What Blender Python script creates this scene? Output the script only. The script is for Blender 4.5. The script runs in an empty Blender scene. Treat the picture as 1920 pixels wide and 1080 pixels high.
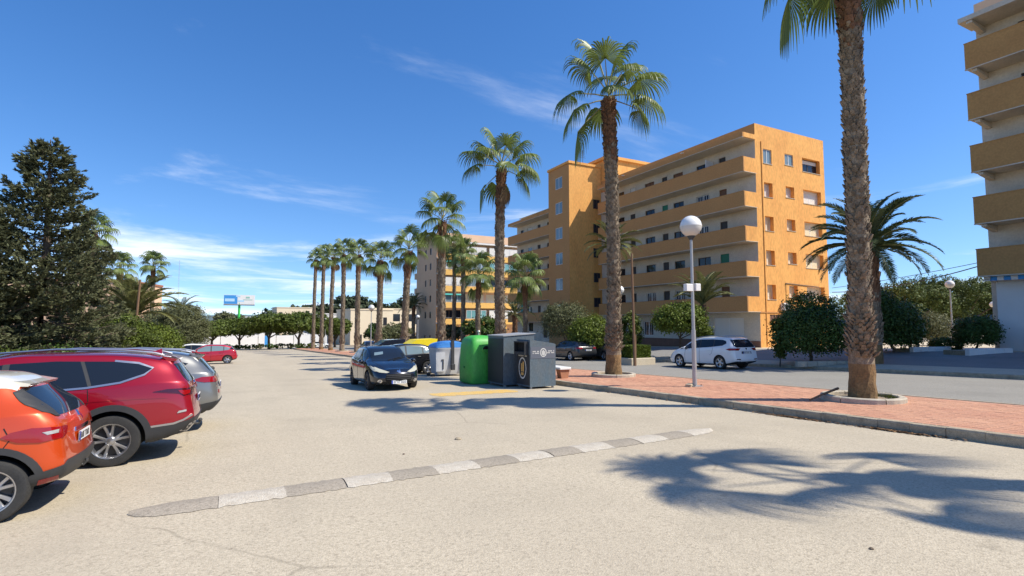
import bpy, bmesh, math, random
from mathutils import Vector, Matrix
from mathutils.bvhtree import BVHTree
from math import sin, cos, tan, pi, radians, sqrt, atan2, hypot

SC = bpy.context.scene
COL = SC.collection

# ------------------------------------------------------------------ camera
# world frame: +Y runs down the street (away), +X to the right across it, eye at 1.75 m
CAMZ = 1.75
PITCH = math.atan(0.068)
AZ = math.atan(0.525 / cos(PITCH))
cam_d = bpy.data.cameras.new('camera')
cam_d.sensor_width = 36.0
cam_d.lens = 18.75
cam_d.clip_start = 0.05
cam_d.clip_end = 9000
cam = bpy.data.objects.new('camera', cam_d)
cam.location = (0, 0, CAMZ)
cam.rotation_euler = (pi / 2 + PITCH, 0, -AZ)
COL.objects.link(cam)
SC.camera = cam

# ------------------------------------------------------------------ light
SUN_EL = radians(50.5)
SUN_H = Vector((0.745, -0.667, 0)).normalized()          # horizontal direction towards the sun
SUN_V = Vector((SUN_H.x * cos(SUN_EL), SUN_H.y * cos(SUN_EL), sin(SUN_EL)))
sun_d = bpy.data.lights.new('sun', 'SUN')
sun_d.energy = 5.0
sun_d.angle = radians(0.53)
sun_d.color = (1.0, 0.94, 0.83)
sun = bpy.data.objects.new('sun', sun_d)
sun.rotation_euler = SUN_V.to_track_quat('Z', 'Y').to_euler()
sun.location = (20, -20, 60)
COL.objects.link(sun)

W = bpy.data.worlds.new('World')
SC.world = W
W.use_nodes = True
nt = W.node_tree
nt.nodes.clear()
def wn(t, **kw):
    n = nt.nodes.new(t)
    for k, v in kw.items():
        setattr(n, k, v)
    return n
wo = wn('ShaderNodeOutputWorld')
bg = wn('ShaderNodeBackground')
bg.inputs['Strength'].default_value = 0.126
sky = wn('ShaderNodeTexSky')
sky.sky_type = 'NISHITA'
sky.sun_disc = False
sky.sun_elevation = SUN_EL
sky.sun_rotation = atan2(SUN_H.x, SUN_H.y)
sky.altitude = 10
sky.air_density = 1.0
sky.dust_density = 0.3
sky.ozone_density = 1.5
hs = wn('ShaderNodeHueSaturation')
hs.inputs['Hue'].default_value = 0.508
hs.inputs['Saturation'].default_value = 1.34
hs.inputs['Value'].default_value = 1.3
tc0 = wn('ShaderNodeTexCoord')
lift = wn('ShaderNodeVectorMath', operation='MAXIMUM')      # below the horizon the haze just carries on
lift.inputs[1].default_value = (-2, -2, 0.0)
nt.links.new(tc0.outputs['Generated'], lift.inputs[0])
lif2 = wn('ShaderNodeVectorMath', operation='ADD')          # clear dry air: the pale band at the horizon is thin
lif2.inputs[1].default_value = (0, 0, 0.085)
nt.links.new(lift.outputs[0], lif2.inputs[0])
lif3 = wn('ShaderNodeVectorMath', operation='NORMALIZE')
nt.links.new(lif2.outputs[0], lif3.inputs[0])
nt.links.new(lif3.outputs[0], sky.inputs['Vector'])
nt.links.new(sky.outputs[0], hs.inputs['Color'])
# thin fair-weather clouds on a flat layer high above: direction -> plane coordinates
tc = wn('ShaderNodeTexCoord')
sx = wn('ShaderNodeSeparateXYZ')
nt.links.new(tc.outputs['Generated'], sx.inputs[0])
def wm(op, a, b=None, c=None):
    n = wn('ShaderNodeMath', operation=op)
    for i, v in enumerate((a, b, c)):
        if v is None:
            continue
        if isinstance(v, (int, float)):
            n.inputs[i].default_value = v
        else:
            nt.links.new(v, n.inputs[i])
    return n.outputs[0]
zc = wm('ADD', wm('MAXIMUM', sx.outputs['Z'], 0.0), 0.055)
cx = wm('DIVIDE', sx.outputs['X'], zc)
cy = wm('DIVIDE', sx.outputs['Y'], zc)
cv = wn('ShaderNodeCombineXYZ')
nt.links.new(cx, cv.inputs[0]); nt.links.new(cy, cv.inputs[1])
mp = wn('ShaderNodeMapping')
mp.inputs['Rotation'].default_value = (0, 0, radians(18))
mp.inputs['Scale'].default_value = (0.8, 1.0, 1.0)
mp.inputs['Location'].default_value = (-4.92, 8.32, 0)
nt.links.new(cv.outputs[0], mp.inputs[0])
n1 = wn('ShaderNodeTexNoise')
n1.inputs['Scale'].default_value = 0.62
n1.inputs['Detail'].default_value = 9
n1.inputs['Roughness'].default_value = 0.62
n1.inputs['Distortion'].default_value = 0.5
nt.links.new(mp.outputs[0], n1.inputs['Vector'])
n2 = wn('ShaderNodeTexNoise')
n2.inputs['Scale'].default_value = 0.23
n2.inputs['Detail'].default_value = 3
nt.links.new(mp.outputs[0], n2.inputs['Vector'])
# clouds are denser towards the horizon (more of the layer is looked through)
low = wn('ShaderNodeMapRange')
low.inputs['From Min'].default_value = 0.0
low.inputs['From Max'].default_value = 0.36
low.inputs['To Min'].default_value = 0.17
low.inputs['To Max'].default_value = -0.03
nt.links.new(sx.outputs['Z'], low.inputs['Value'])
dens = wm('ADD', wm('ADD', wm('MULTIPLY', n1.outputs['Fac'], 0.75), wm('MULTIPLY', n2.outputs['Fac'], 0.45)), low.outputs[0])
cr = wn('ShaderNodeMapRange', interpolation_type='SMOOTHSTEP')
cr.inputs['From Min'].default_value = 0.685
cr.inputs['From Max'].default_value = 0.93
cr.inputs['To Max'].default_value = 0.85
nt.links.new(dens, cr.inputs['Value'])
mx = wn('ShaderNodeMix', data_type='RGBA')
nt.links.new(cr.outputs[0], mx.inputs['Factor'])
nt.links.new(hs.outputs[0], mx.inputs['A'])
mx.inputs['B'].default_value = (8.2, 8.5, 8.9, 1)
nt.links.new(mx.outputs['Result'], bg.inputs['Color'])
nt.links.new(bg.outputs[0], wo.inputs['Surface'])

SC.view_settings.view_transform = 'Standard'
SC.view_settings.look = 'None'
SC.view_settings.gamma = 1.0
SC.view_settings.use_curve_mapping = False
SC.view_settings.exposure = 0.3
SC.cycles.max_bounces = 6
SC.cycles.transparent_max_bounces = 8
SC.cycles.caustics_reflective = False
SC.cycles.caustics_refractive = False

# ------------------------------------------------------------------ helpers
FW = Vector((sin(AZ), cos(AZ), 0))
RT = Vector((cos(AZ), -sin(AZ), 0))
def ray(px, py):
    a = (px - 960) / 1000.0
    b = (540 - py) / 1000.0
    h = cos(PITCH) - b * sin(PITCH)
    return RT * a + FW * h + Vector((0, 0, sin(PITCH) + b * cos(PITCH)))
def at(px, py, d):
    """world point seen at a photo pixel, d metres in front of the eye"""
    r = ray(px, py)
    return Vector((0, 0, CAMZ)) + r * (d / (r.x * FW.x + r.y * FW.y))
SLOPE = 0.0275
def gz(y):
    """the street falls gently away from the camera and levels out far off"""
    if y <= 120:
        return -SLOPE * y
    t = y - 120
    return -SLOPE * 120 - 0.9 * (1 - math.exp(-t * SLOPE / 0.9))
def verge(x):
    """rise of the ground behind the far kerb"""
    return 0.15 + min(max((x - 25.6) / 9.0, 0), 1) * 0.5
def tz(x, y):
    return gz(y) + (verge(x) if x > 25.4 else 0.0)

MATS = {}
def pm(name, col, rough=0.6, metal=0.0, var=0.0, vscale=3.0, col2=None, bump=0.0, bscale=40.0, coat=0.0,
       spec=0.5, fine=0.0, fscale=120.0, island=0.0, trans=0.0, stretch=None):
    """procedural material: two-scale colour variation + relief on a Principled surface"""
    m = bpy.data.materials.new(name)
    m.use_nodes = True
    t = m.node_tree
    N = t.nodes
    L = t.links
    b = N['Principled BSDF']
    b.inputs['Roughness'].default_value = rough
    b.inputs['Metallic'].default_value = metal
    b.inputs['Coat Weight'].default_value = coat
    b.inputs['Coat Roughness'].default_value = 0.03
    b.inputs['Specular IOR Level'].default_value = spec
    g = N.new('ShaderNodeNewGeometry')
    vec = g.outputs['Position']
    if stretch:
        mpn = N.new('ShaderNodeMapping')
        mpn.inputs['Scale'].default_value = stretch
        L.new(vec, mpn.inputs[0])
        vec = mpn.outputs[0]
    c2 = col2 or tuple(c * 0.55 for c in col)
    out = None
    if var > 0:
        n = N.new('ShaderNodeTexNoise')
        n.inputs['Scale'].default_value = vscale
        n.inputs['Detail'].default_value = 6
        n.inputs['Roughness'].default_value = 0.6
        L.new(vec, n.inputs['Vector'])
        r = N.new('ShaderNodeMapRange')
        r.inputs['From Min'].default_value = 0.32
        r.inputs['From Max'].default_value = 0.72
        r.inputs['To Max'].default_value = var
        L.new(n.outputs['Fac'], r.inputs['Value'])
        x = N.new('ShaderNodeMix'); x.data_type = 'RGBA'
        x.inputs['A'].default_value = (*col, 1)
        x.inputs['B'].default_value = (*c2, 1)
        L.new(r.outputs[0], x.inputs['Factor'])
        out = x.outputs['Result']
    if fine > 0:
        n = N.new('ShaderNodeTexNoise')
        n.inputs['Scale'].default_value = fscale
        n.inputs['Detail'].default_value = 2
        L.new(vec, n.inputs['Vector'])
        r = N.new('ShaderNodeMapRange')
        r.inputs['From Min'].default_value = 0.3
        r.inputs['From Max'].default_value = 0.7
        r.inputs['To Min'].default_value = 1 - fine
        r.inputs['To Max'].default_value = 1 + fine
        L.new(n.outputs['Fac'], r.inputs['Value'])
        x = N.new('ShaderNodeMix'); x.data_type = 'RGBA'; x.blend_type = 'MULTIPLY'
        x.inputs['Factor'].default_value = 1
        if out: L.new(out, x.inputs['A'])
        else: x.inputs['A'].default_value = (*col, 1)
        L.new(r.outputs[0], x.inputs['B'])
        out = x.outputs['Result']
    if island > 0:
        r = N.new('ShaderNodeMapRange')
        r.inputs['To Min'].default_value = 1 - island
        r.inputs['To Max'].default_value = 1 + island
        L.new(g.outputs['Random Per Island'], r.inputs['Value'])
        x = N.new('ShaderNodeMix'); x.data_type = 'RGBA'; x.blend_type = 'MULTIPLY'
        x.inputs['Factor'].default_value = 1
        if out: L.new(out, x.inputs['A'])
        else: x.inputs['A'].default_value = (*col, 1)
        L.new(r.outputs[0], x.inputs['B'])
        out = x.outputs['Result']
    if out: L.new(out, b.inputs['Base Color'])
    else: b.inputs['Base Color'].default_value = (*col, 1)
    if bump > 0:
        n = N.new('ShaderNodeTexNoise')
        n.inputs['Scale'].default_value = bscale
        n.inputs['Detail'].default_value = 5
        L.new(vec, n.inputs['Vector'])
        bp = N.new('ShaderNodeBump')
        bp.inputs['Strength'].default_value = bump
        bp.inputs['Distance'].default_value = 0.02
        L.new(n.outputs['Fac'], bp.inputs['Height'])
        L.new(bp.outputs[0], b.inputs['Normal'])
    if trans > 0:
        tr = N.new('ShaderNodeBsdfTranslucent')
        if out: L.new(out, tr.inputs['Color'])
        else: tr.inputs['Color'].default_value = (*col, 1)
        ms = N.new('ShaderNodeMixShader')
        ms.inputs[0].default_value = trans
        L.new(b.outputs[0], ms.inputs[1]); L.new(tr.outputs[0], ms.inputs[2])
        L.new(ms.outputs[0], N['Material Output'].inputs['Surface'])
    MATS[name] = m
    return m
def M(n):
    return MATS[n]

class MB:
    """collects shapes and links them as ONE mesh object"""
    def __init__(s):
        s.v = []; s.f = []; s.m = []
    def add(s, vs, fs, mi=0):
        o = len(s.v)
        s.v += [tuple(p) for p in vs]
        s.f += [tuple(i + o for i in f) for f in fs]
        s.m += [mi] * len(fs)
        return s
    def box(s, x0, x1, y0, y1, z0, z1, mi=0):
        v = [(x0, y0, z0), (x1, y0, z0), (x1, y1, z0), (x0, y1, z0), (x0, y0, z1), (x1, y0, z1), (x1, y1, z1), (x0, y1, z1)]
        return s.add(v, [(0, 3, 2, 1), (4, 5, 6, 7), (0, 1, 5, 4), (1, 2, 6, 5), (2, 3, 7, 6), (3, 0, 4, 7)], mi)
    def bbox(s, x0, x1, y0, y1, z0, z1, b=0.02, mi=0):
        """box with chamfered top edges and vertical corners"""
        def ring(x0, x1, y0, y1, c, z):
            return [(x0 + c, y0, z), (x1 - c, y0, z), (x1, y0 + c, z), (x1, y1 - c, z), (x1 - c, y1, z), (x0 + c, y1, z), (x0, y1 - c, z), (x0, y0 + c, z)]
        v = ring(x0, x1, y0, y1, b, z0) + ring(x0, x1, y0, y1, b, z1 - b) + ring(x0 + b, x1 - b, y0 + b, y1 - b, b * .5, z1)
        f = [tuple(range(7, -1, -1)), tuple(range(16, 24))]
        for r in (0, 8):
            f += [(r + i, r + (i + 1) % 8, r + 8 + (i + 1) % 8, r + 8 + i) for i in range(8)]
        return s.add(v, f, mi)
    def prism(s, poly, axis, a, b, mi=0):
        """extrude a 2-D outline along an axis from a to b"""
        n = len(poly)
        def P(u, w, t):
            return {'x': (t, u, w), 'y': (u, t, w), 'z': (u, w, t)}[axis]
        v = [P(u, w, a) for u, w in poly] + [P(u, w, b) for u, w in poly]
        f = [tuple(range(n)), tuple(range(2 * n - 1, n - 1, -1))] + [(i, (i + 1) % n, n + (i + 1) % n, n + i) for i in range(n)]
        return s.add(v, f, mi)
    def tube(s, pts, rads, n=8, mi=0, cap=True):
        pts = [Vector(p) for p in pts]
        if isinstance(rads, (int, float)): rads = [rads] * len(pts)
        vs = []; up = Vector((0, 0, 1))
        for i, p in enumerate(pts):
            d = (pts[min(i + 1, len(pts) - 1)] - pts[max(i - 1, 0)]).normalized()
            a = d.cross(up)
            if a.length < 1e-3: a = d.cross(Vector((1, 0, 0)))
            a.normalize(); b = a.cross(d).normalized()
            for k in range(n):
                t = 2 * pi * k / n
                vs.append(p + a * (cos(t) * rads[i]) + b * (sin(t) * rads[i]))
        fs = []
        for i in range(len(pts) - 1):
            for k in range(n):
                fs.append((i * n + k, i * n + (k + 1) % n, (i + 1) * n + (k + 1) % n, (i + 1) * n + k))
        if cap:
            fs.append(tuple(range(n - 1, -1, -1)))
            fs.append(tuple(range((len(pts) - 1) * n, len(pts) * n)))
        return s.add(vs, fs, mi)
    def lathe(s, prof, n=24, axis='z', c=(0, 0, 0), mi=0):
        """prof: (radius, height) pairs turned about an axis"""
        vs = []; fs = []
        for r, h in prof:
            for k in range(n):
                t = 2 * pi * k / n
                u, w = r * cos(t), r * sin(t)
                p = {'z': (u, w, h), 'y': (u, h, w), 'x': (h, u, w)}[axis]
                vs.append((p[0] + c[0], p[1] + c[1], p[2] + c[2]))
        for i in range(len(prof) - 1):
            for k in range(n):
                fs.append((i * n + k, i * n + (k + 1) % n, (i + 1) * n + (k + 1) % n, (i + 1) * n + k))
        return s.add(vs, fs, mi)
    def mesh(s, name, mats, smooth=False, fix=True):
        me = bpy.data.meshes.new(name)
        me.from_pydata(s.v, [], s.f)
        for m in (mats if isinstance(mats, (list, tuple)) else [mats]):
            me.materials.append(M(m) if isinstance(m, str) else m)
        if any(s.m): me.polygons.foreach_set('material_index', s.m)
        if fix:
            bm = bmesh.new(); bm.from_mesh(me)
            bmesh.ops.recalc_face_normals(bm, faces=bm.faces[:])
            bm.to_mesh(me); bm.free()
        if smooth:
            me.polygons.foreach_set('use_smooth', [True] * len(me.polygons))
            if smooth != 'all':
                me.set_sharp_from_angle(angle=radians(38))
        me.update()
        return me
    def build(s, name, mats, parent=None, smooth=False, loc=(0, 0, 0), rot=(0, 0, 0), fix=True):
        return link(name, s.mesh(name, mats, smooth, fix), parent, loc, rot)

def link(name, me, parent=None, loc=(0, 0, 0), rot=(0, 0, 0), scale=None):
    o = bpy.data.objects.new(name, me)
    o.location = loc; o.rotation_euler = rot
    if scale is not None: o.scale = scale if not isinstance(scale, (int, float)) else (scale,) * 3
    if parent: o.parent = parent
    COL.objects.link(o)
    return o
def tag(o, label=None, cat=None, group=None, kind=None):
    if label: o['label'] = label
    if cat: o['category'] = cat
    if group: o['group'] = group
    if kind: o['kind'] = kind
    return o
def thing(name, loc, label, cat, group=None, rz=0):
    o = bpy.data.objects.new(name, None)
    o.empty_display_size = 0.3
    o.location = loc; o.rotation_euler = (0, 0, rz)
    COL.objects.link(o)
    return tag(o, label, cat, group)

def sstep(a, b, x):
    t = min(max((x - a) / (b - a), 0), 1)
    return t * t * (3 - 2 * t)
def interp(pts, x):
    """smooth monotone-ish curve through (x, y) control points"""
    if x <= pts[0][0]: return pts[0][1]
    if x >= pts[-1][0]: return pts[-1][1]
    for i in range(len(pts) - 1):
        if pts[i][0] <= x <= pts[i + 1][0]:
            x0, y0 = pts[i]; x1, y1 = pts[i + 1]
            t = (x - x0) / (x1 - x0)
            return y0 + (y1 - y0) * t
# ------------------------------------------------------------------ materials
def asphalt(name, ca, cb, cd, patch, grain=1.0):
    """worn chip-seal: pale stones in a darker binder, blotches, tyre lanes along the street, a few cracks"""
    m = bpy.data.materials.new(name); m.use_nodes = True
    t = m.node_tree; N = t.nodes; L = t.links
    b = N['Principled BSDF']; b.inputs['Roughness'].default_value = 0.9; b.inputs['Specular IOR Level'].default_value = 0.25
    g = N.new('ShaderNodeNewGeometry'); pos = g.outputs['Position']
    def noise(sc, det, vec=pos, rough=0.6):
        n = N.new('ShaderNodeTexNoise'); n.inputs['Scale'].default_value = sc; n.inputs['Detail'].default_value = det
        n.inputs['Roughness'].default_value = rough
        L.new(vec, n.inputs['Vector']); return n.outputs['Fac']
    def rng(v, a, c, lo=0.0, hi=1.0):
        r = N.new('ShaderNodeMapRange'); r.inputs['From Min'].default_value = a; r.inputs['From Max'].default_value = c
        r.inputs['To Min'].default_value = lo; r.inputs['To Max'].default_value = hi
        L.new(v, r.inputs['Value']); return r.outputs[0]
    def mix(f, A, B, mode='MIX'):
        x = N.new('ShaderNodeMix'); x.data_type = 'RGBA'; x.blend_type = mode
        if isinstance(f, (int, float)): x.inputs['Factor'].default_value = f
        else: L.new(f, x.inputs['Factor'])
        for k, v in (('A', A), ('B', B)):
            if isinstance(v, tuple): x.inputs[k].default_value = (*v, 1)
            else: L.new(v, x.inputs[k])
        return x.outputs['Result']
    vo = N.new('ShaderNodeTexVoronoi'); vo.inputs['Scale'].default_value = 64 * grain
    L.new(pos, vo.inputs['Vector'])
    wh = N.new('ShaderNodeSeparateColor'); L.new(vo.outputs['Color'], wh.inputs[0])
    c = mix(rng(wh.outputs[0], 0.1, 0.9), ca, cb)
    c = mix(rng(noise(30 * grain, 3), 0.52, 0.69, 0, 0.52), c, cd)
    c = mix(rng(noise(110 * grain, 2), 0.55, 0.70, 0, 0.62), c, cd)
    # broad blotches and faint lanes worn by tyres
    mp = N.new('ShaderNodeMapping'); mp.inputs['Scale'].default_value = (0.55, 0.09, 1)
    L.new(pos, mp.inputs[0])
    c = mix(rng(noise(1.0, 4, mp.outputs[0]), 0.40, 0.68, 0, 0.5), c, patch)
    c = mix(rng(noise(0.45, 5), 0.5, 0.75, 0, 0.35), c, tuple(v * 0.75 for v in patch))
    # oil and rubber stains, small and irregular
    c = mix(rng(noise(1.5, 6, rough=0.75), 0.63, 0.75, 0, 0.42), c, cd)
    # hairline cracks
    dv = N.new('ShaderNodeTexNoise'); dv.inputs['Scale'].default_value = 1.3; dv.inputs['Detail'].default_value = 5
    L.new(pos, dv.inputs['Vector'])
    ad = N.new('ShaderNodeMix'); ad.data_type = 'VECTOR'; ad.inputs['Factor'].default_value = 0.22
    L.new(pos, ad.inputs['A']); L.new(dv.outputs['Color'], ad.inputs['B'])
    cv = N.new('ShaderNodeTexVoronoi'); cv.feature = 'DISTANCE_TO_EDGE'; cv.inputs['Scale'].default_value = 0.21
    L.new(ad.outputs['Result'], cv.inputs['Vector'])
    gate = rng(noise(0.3, 2), 0.52, 0.6)
    line = rng(cv.outputs['Distance'], 0.001, 0.004, 0.3, 0.0)
    mu = N.new('ShaderNodeMath'); mu.operation = 'MULTIPLY'; L.new(gate, mu.inputs[0]); L.new(line, mu.inputs[1])
    c = mix(mu.outputs[0], c, tuple(v * 0.6 for v in cd))
    L.new(c, b.inputs['Base Color'])
    bp = N.new('ShaderNodeBump'); bp.inputs['Strength'].default_value = 0.4; bp.inputs['Distance'].default_value = 0.008
    L.new(vo.outputs['Distance'], bp.inputs['Height']); L.new(bp.outputs[0], b.inputs['Normal'])
    MATS[name] = m
asphalt('lot_asphalt', (0.56, 0.482, 0.355), (0.44, 0.375, 0.272), (0.19, 0.16, 0.117), (0.385, 0.33, 0.245))
asphalt('street_asphalt', (0.33, 0.31, 0.265), (0.25, 0.235, 0.205), (0.12, 0.115, 0.1), (0.24, 0.225, 0.195), 1.0)
asphalt('verge_asphalt', (0.30, 0.29, 0.27), (0.22, 0.215, 0.2), (0.12, 0.115, 0.11), (0.2, 0.19, 0.18), 1.0)
asphalt('hump_grey', (0.40, 0.345, 0.27), (0.31, 0.268, 0.21), (0.13, 0.11, 0.085), (0.27, 0.235, 0.18))
pm('hump_white', (0.53, 0.48, 0.39), 0.85, var=0.95, vscale=11, col2=(0.43, 0.37, 0.285), fine=0.25, fscale=90, bump=0.6, bscale=60)
pm('soil', (0.30, 0.235, 0.16), 0.95, var=0.9, vscale=0.5, col2=(0.18, 0.15, 0.09), fine=0.3, fscale=20)
pm('far_land', (0.16, 0.15, 0.09), 0.95, var=0.9, vscale=0.02, col2=(0.07, 0.085, 0.04))
pm('tile', (0.545, 0.29, 0.175), 0.8, var=0.85, vscale=0.9, col2=(0.44, 0.20, 0.12), fine=0.25, fscale=45, island=0.07)
pm('grout', (0.36, 0.22, 0.17), 0.9, fine=0.3, fscale=30)
pm('kerb', (0.47, 0.385, 0.265), 0.9, var=0.85, vscale=4.5, col2=(0.22, 0.18, 0.125), fine=0.25, fscale=70, bump=0.5, bscale=50)
pm('concrete', (0.50, 0.44, 0.34), 0.9, var=0.7, vscale=3, col2=(0.34, 0.29, 0.22), fine=0.2, fscale=60, bump=0.3)
pm('pale_paving', (0.55, 0.47, 0.34), 0.9, var=0.6, vscale=1.5, col2=(0.42, 0.35, 0.25), fine=0.2, fscale=40)
pm('yellow_paint', (0.66, 0.40, 0.07), 0.8, var=0.8, vscale=4, col2=(0.52, 0.40, 0.22), fine=0.3, fscale=60)
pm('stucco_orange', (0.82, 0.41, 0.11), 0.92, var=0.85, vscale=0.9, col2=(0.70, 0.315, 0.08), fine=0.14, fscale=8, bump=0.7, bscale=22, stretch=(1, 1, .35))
pm('stucco_orange_shaded', (0.54, 0.265, 0.09), 0.92, var=0.5, vscale=0.8, col2=(0.45, 0.21, 0.07), fine=0.1, fscale=9, bump=0.5, bscale=22)  # same orange stucco with shade mixed into its colour, mainly for west faces
pm('stucco_brown', (0.52, 0.275, 0.09), 0.92, var=0.6, vscale=0.8, col2=(0.42, 0.21, 0.07), fine=0.1, fscale=9, bump=0.5, bscale=22)
pm('stucco_white', (0.66, 0.59, 0.475), 0.92, var=0.7, vscale=0.9, col2=(0.50, 0.43, 0.33), fine=0.08, fscale=10, bump=0.25, bscale=20)
pm('stucco_beige', (0.56, 0.40, 0.25), 0.92, var=0.4, vscale=0.4, col2=(0.42, 0.3, 0.2), fine=0.06, fscale=8)
pm('stucco_yellow', (0.80, 0.47, 0.13), 0.92, var=0.4, vscale=0.5, col2=(0.7, 0.38, 0.1))
pm('stucco_peach', (0.78, 0.52, 0.33), 0.92, var=0.4, vscale=0.5, col2=(0.68, 0.42, 0.26))
pm('wall_white', (0.78, 0.755, 0.71), 0.9, var=0.4, vscale=0.6, col2=(0.64, 0.6, 0.54))
pm('wall_cream', (0.72, 0.60, 0.42), 0.9, var=0.4, vscale=0.4, col2=(0.62, 0.5, 0.34))
pm('wall_pink', (0.70, 0.5, 0.38), 0.9, var=0.4, vscale=0.4)
pm('brown_base', (0.22, 0.11, 0.07), 0.85, var=0.5, vscale=2)
pm('frame_white', (0.74, 0.73, 0.70), 0.5)
pm('frame_dark', (0.075, 0.05, 0.035), 0.6)
pm('glass', (0.012, 0.017, 0.026), 0.05, spec=0.42)
pm('glass_pale', (0.16, 0.22, 0.24), 0.08, spec=0.8)
pm('glass_teal', (0.16, 0.34, 0.34), 0.12, spec=0.6)
pm('shutter_white', (0.78, 0.74, 0.66), 0.6)
pm('shutter_cream', (0.78, 0.68, 0.46), 0.6)
pm('shutter_green', (0.03, 0.22, 0.13), 0.6)
pm('door_wood', (0.20, 0.085, 0.035), 0.6, var=0.5, vscale=3)
pm('door_dark', (0.04, 0.035, 0.032), 0.6)
pm('awning_teal', (0.04, 0.30, 0.27), 0.8)
pm('metal_grey', (0.46, 0.46, 0.45), 0.45, metal=0.35, var=0.5, vscale=3, col2=(0.3, 0.29, 0.28))
pm('metal_dark', (0.05, 0.05, 0.05), 0.5)
pm('globe', (0.82, 0.81, 0.77), 0.22, coat=0.4)
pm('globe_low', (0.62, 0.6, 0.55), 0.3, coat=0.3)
pm('wood_pole', (0.23, 0.13, 0.07), 0.9, var=0.8, vscale=6, col2=(0.12, 0.07, 0.04), stretch=(6, 6, 0.6))
pm('bark', (0.17, 0.125, 0.085), 0.95, var=0.8, vscale=7, col2=(0.08, 0.055, 0.035), bump=0.8, bscale=25)
pm('palm_bark', (0.26, 0.205, 0.14), 0.95, var=0.9, vscale=5, col2=(0.105, 0.078, 0.05), fine=0.3, fscale=30, island=0.35, bump=0.7, bscale=35)
pm('palm_boots', (0.20, 0.105, 0.055), 0.95, var=0.8, vscale=6, col2=(0.09, 0.045, 0.025), island=0.35, fine=0.25, fscale=30)
pm('palm_base', (0.27, 0.165, 0.07), 0.95, var=0.85, vscale=6, col2=(0.12, 0.07, 0.03), bump=0.8, bscale=30, fine=0.25, fscale=25)
pm('fan_leaf', (0.185, 0.235, 0.05), 0.42, var=0.55, vscale=1.5, col2=(0.10, 0.15, 0.035), island=0.35, trans=0.3, spec=0.42)
pm('fan_leaf_far', (0.165, 0.215, 0.05), 0.5, var=0.5, vscale=1.0, col2=(0.12, 0.16, 0.05), island=0.35, trans=0.3)
pm('petiole', (0.26, 0.24, 0.09), 0.5)
pm('date_leaf', (0.085, 0.11, 0.045), 0.45, var=0.5, vscale=2, col2=(0.06, 0.085, 0.04), island=0.3, trans=0.15, spec=0.22)
pm('date_leaf_yellow', (0.20, 0.20, 0.07), 0.5, var=0.5, vscale=2, col2=(0.12, 0.14, 0.05), island=0.3, trans=0.2, spec=0.22)
pm('conifer', (0.14, 0.145, 0.07), 0.7, var=0.7, vscale=1.0, col2=(0.065, 0.078, 0.04), island=0.45, trans=0.2, spec=0.22)
pm('leaf_mid', (0.12, 0.15, 0.025), 0.5, var=0.6, vscale=0.7, col2=(0.045, 0.075, 0.015), island=0.45, trans=0.25, spec=0.22)
pm('leaf_bright', (0.15, 0.19, 0.028), 0.5, var=0.6, vscale=0.9, col2=(0.075, 0.11, 0.018), island=0.45, trans=0.3, spec=0.22)
pm('leaf_dark', (0.085, 0.135, 0.028), 0.4, var=0.6, vscale=0.9, col2=(0.025, 0.05, 0.012), island=0.45, trans=0.18, spec=0.22)
pm('leaf_olive', (0.15, 0.155, 0.07), 0.55, var=0.6, vscale=0.9, col2=(0.085, 0.1, 0.04), island=0.4, trans=0.22, spec=0.22)
pm('leaf_pine', (0.125, 0.155, 0.04), 0.6, var=0.7, vscale=0.35, col2=(0.042, 0.066, 0.016), island=0.45, trans=0.15, spec=0.22)
pm('leaf_far', (0.06, 0.075, 0.035), 0.7, var=0.8, vscale=0.12, col2=(0.032, 0.045, 0.02), island=0.4, spec=0.22)
pm('tyre', (0.022, 0.022, 0.022), 0.85, fine=0.2, fscale=60, var=0.5, vscale=5, col2=(0.05, 0.047, 0.042))
pm('plastic_black', (0.028, 0.029, 0.031), 0.62, var=0.4, vscale=4, col2=(0.05, 0.049, 0.047))
pm('arch_dark', (0.006, 0.006, 0.006), 0.9)
pm('alloy', (0.50, 0.50, 0.51), 0.28, metal=0.9)
pm('alloy_dark', (0.05, 0.05, 0.052), 0.4, metal=0.5)
pm('chrome', (0.72, 0.72, 0.74), 0.12, metal=1.0)
pm('lamp_red', (0.26, 0.002, 0.004), 0.15, coat=.6)
pm('lamp_dark', (0.05, 0.002, 0.006), 0.12, coat=.6)
pm('lamp_white', (0.40, 0.39, 0.37), 0.2, coat=.6, var=.6, vscale=30, col2=(.2, .19, .18))
pm('lamp_clear', (0.55, 0.53, 0.40), 0.18, coat=1.0, var=0.5, vscale=25, col2=(0.35, 0.33, 0.24))
pm('plate', (0.76, 0.76, 0.74), 0.45)
pm('plate_blue', (0.02, 0.06, 0.35), 0.45)
pm('ink', (0.02, 0.02, 0.02), 0.5)
pm('print_white', (0.62, 0.60, 0.55), 0.6)
pm('print_orange', (0.62, 0.36, 0.10), 0.6)
pm('print_blue', (0.05, 0.28, 0.62), 0.6)
pm('bin_green', (0.06, 0.42, 0.055), 0.5, var=0.8, vscale=3, col2=(0.075, 0.31, 0.06), fine=0.12, fscale=20, stretch=(1, 1, .4))
pm('dead_leaf', (0.21, 0.135, 0.065), 0.8, var=.6, vscale=3, island=.4, trans=.15)
pm('bin_slate', (0.083, 0.122, 0.152), 0.6, var=0.75, vscale=4, col2=(0.12, 0.13, 0.13), fine=0.16, fscale=30, stretch=(1, 1, .4))
pm('bin_charcoal', (0.022, 0.024, 0.027), 0.55, var=0.4, vscale=3, col2=(0.035, 0.036, 0.036))
pm('bin_grey', (0.54, 0.54, 0.54), 0.5, var=0.5, vscale=2.5, col2=(0.42, 0.415, 0.41), stretch=(1, 1, 0.5))
pm('bin_blue', (0.06, 0.25, 0.62), 0.42, var=0.3, vscale=3)
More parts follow.
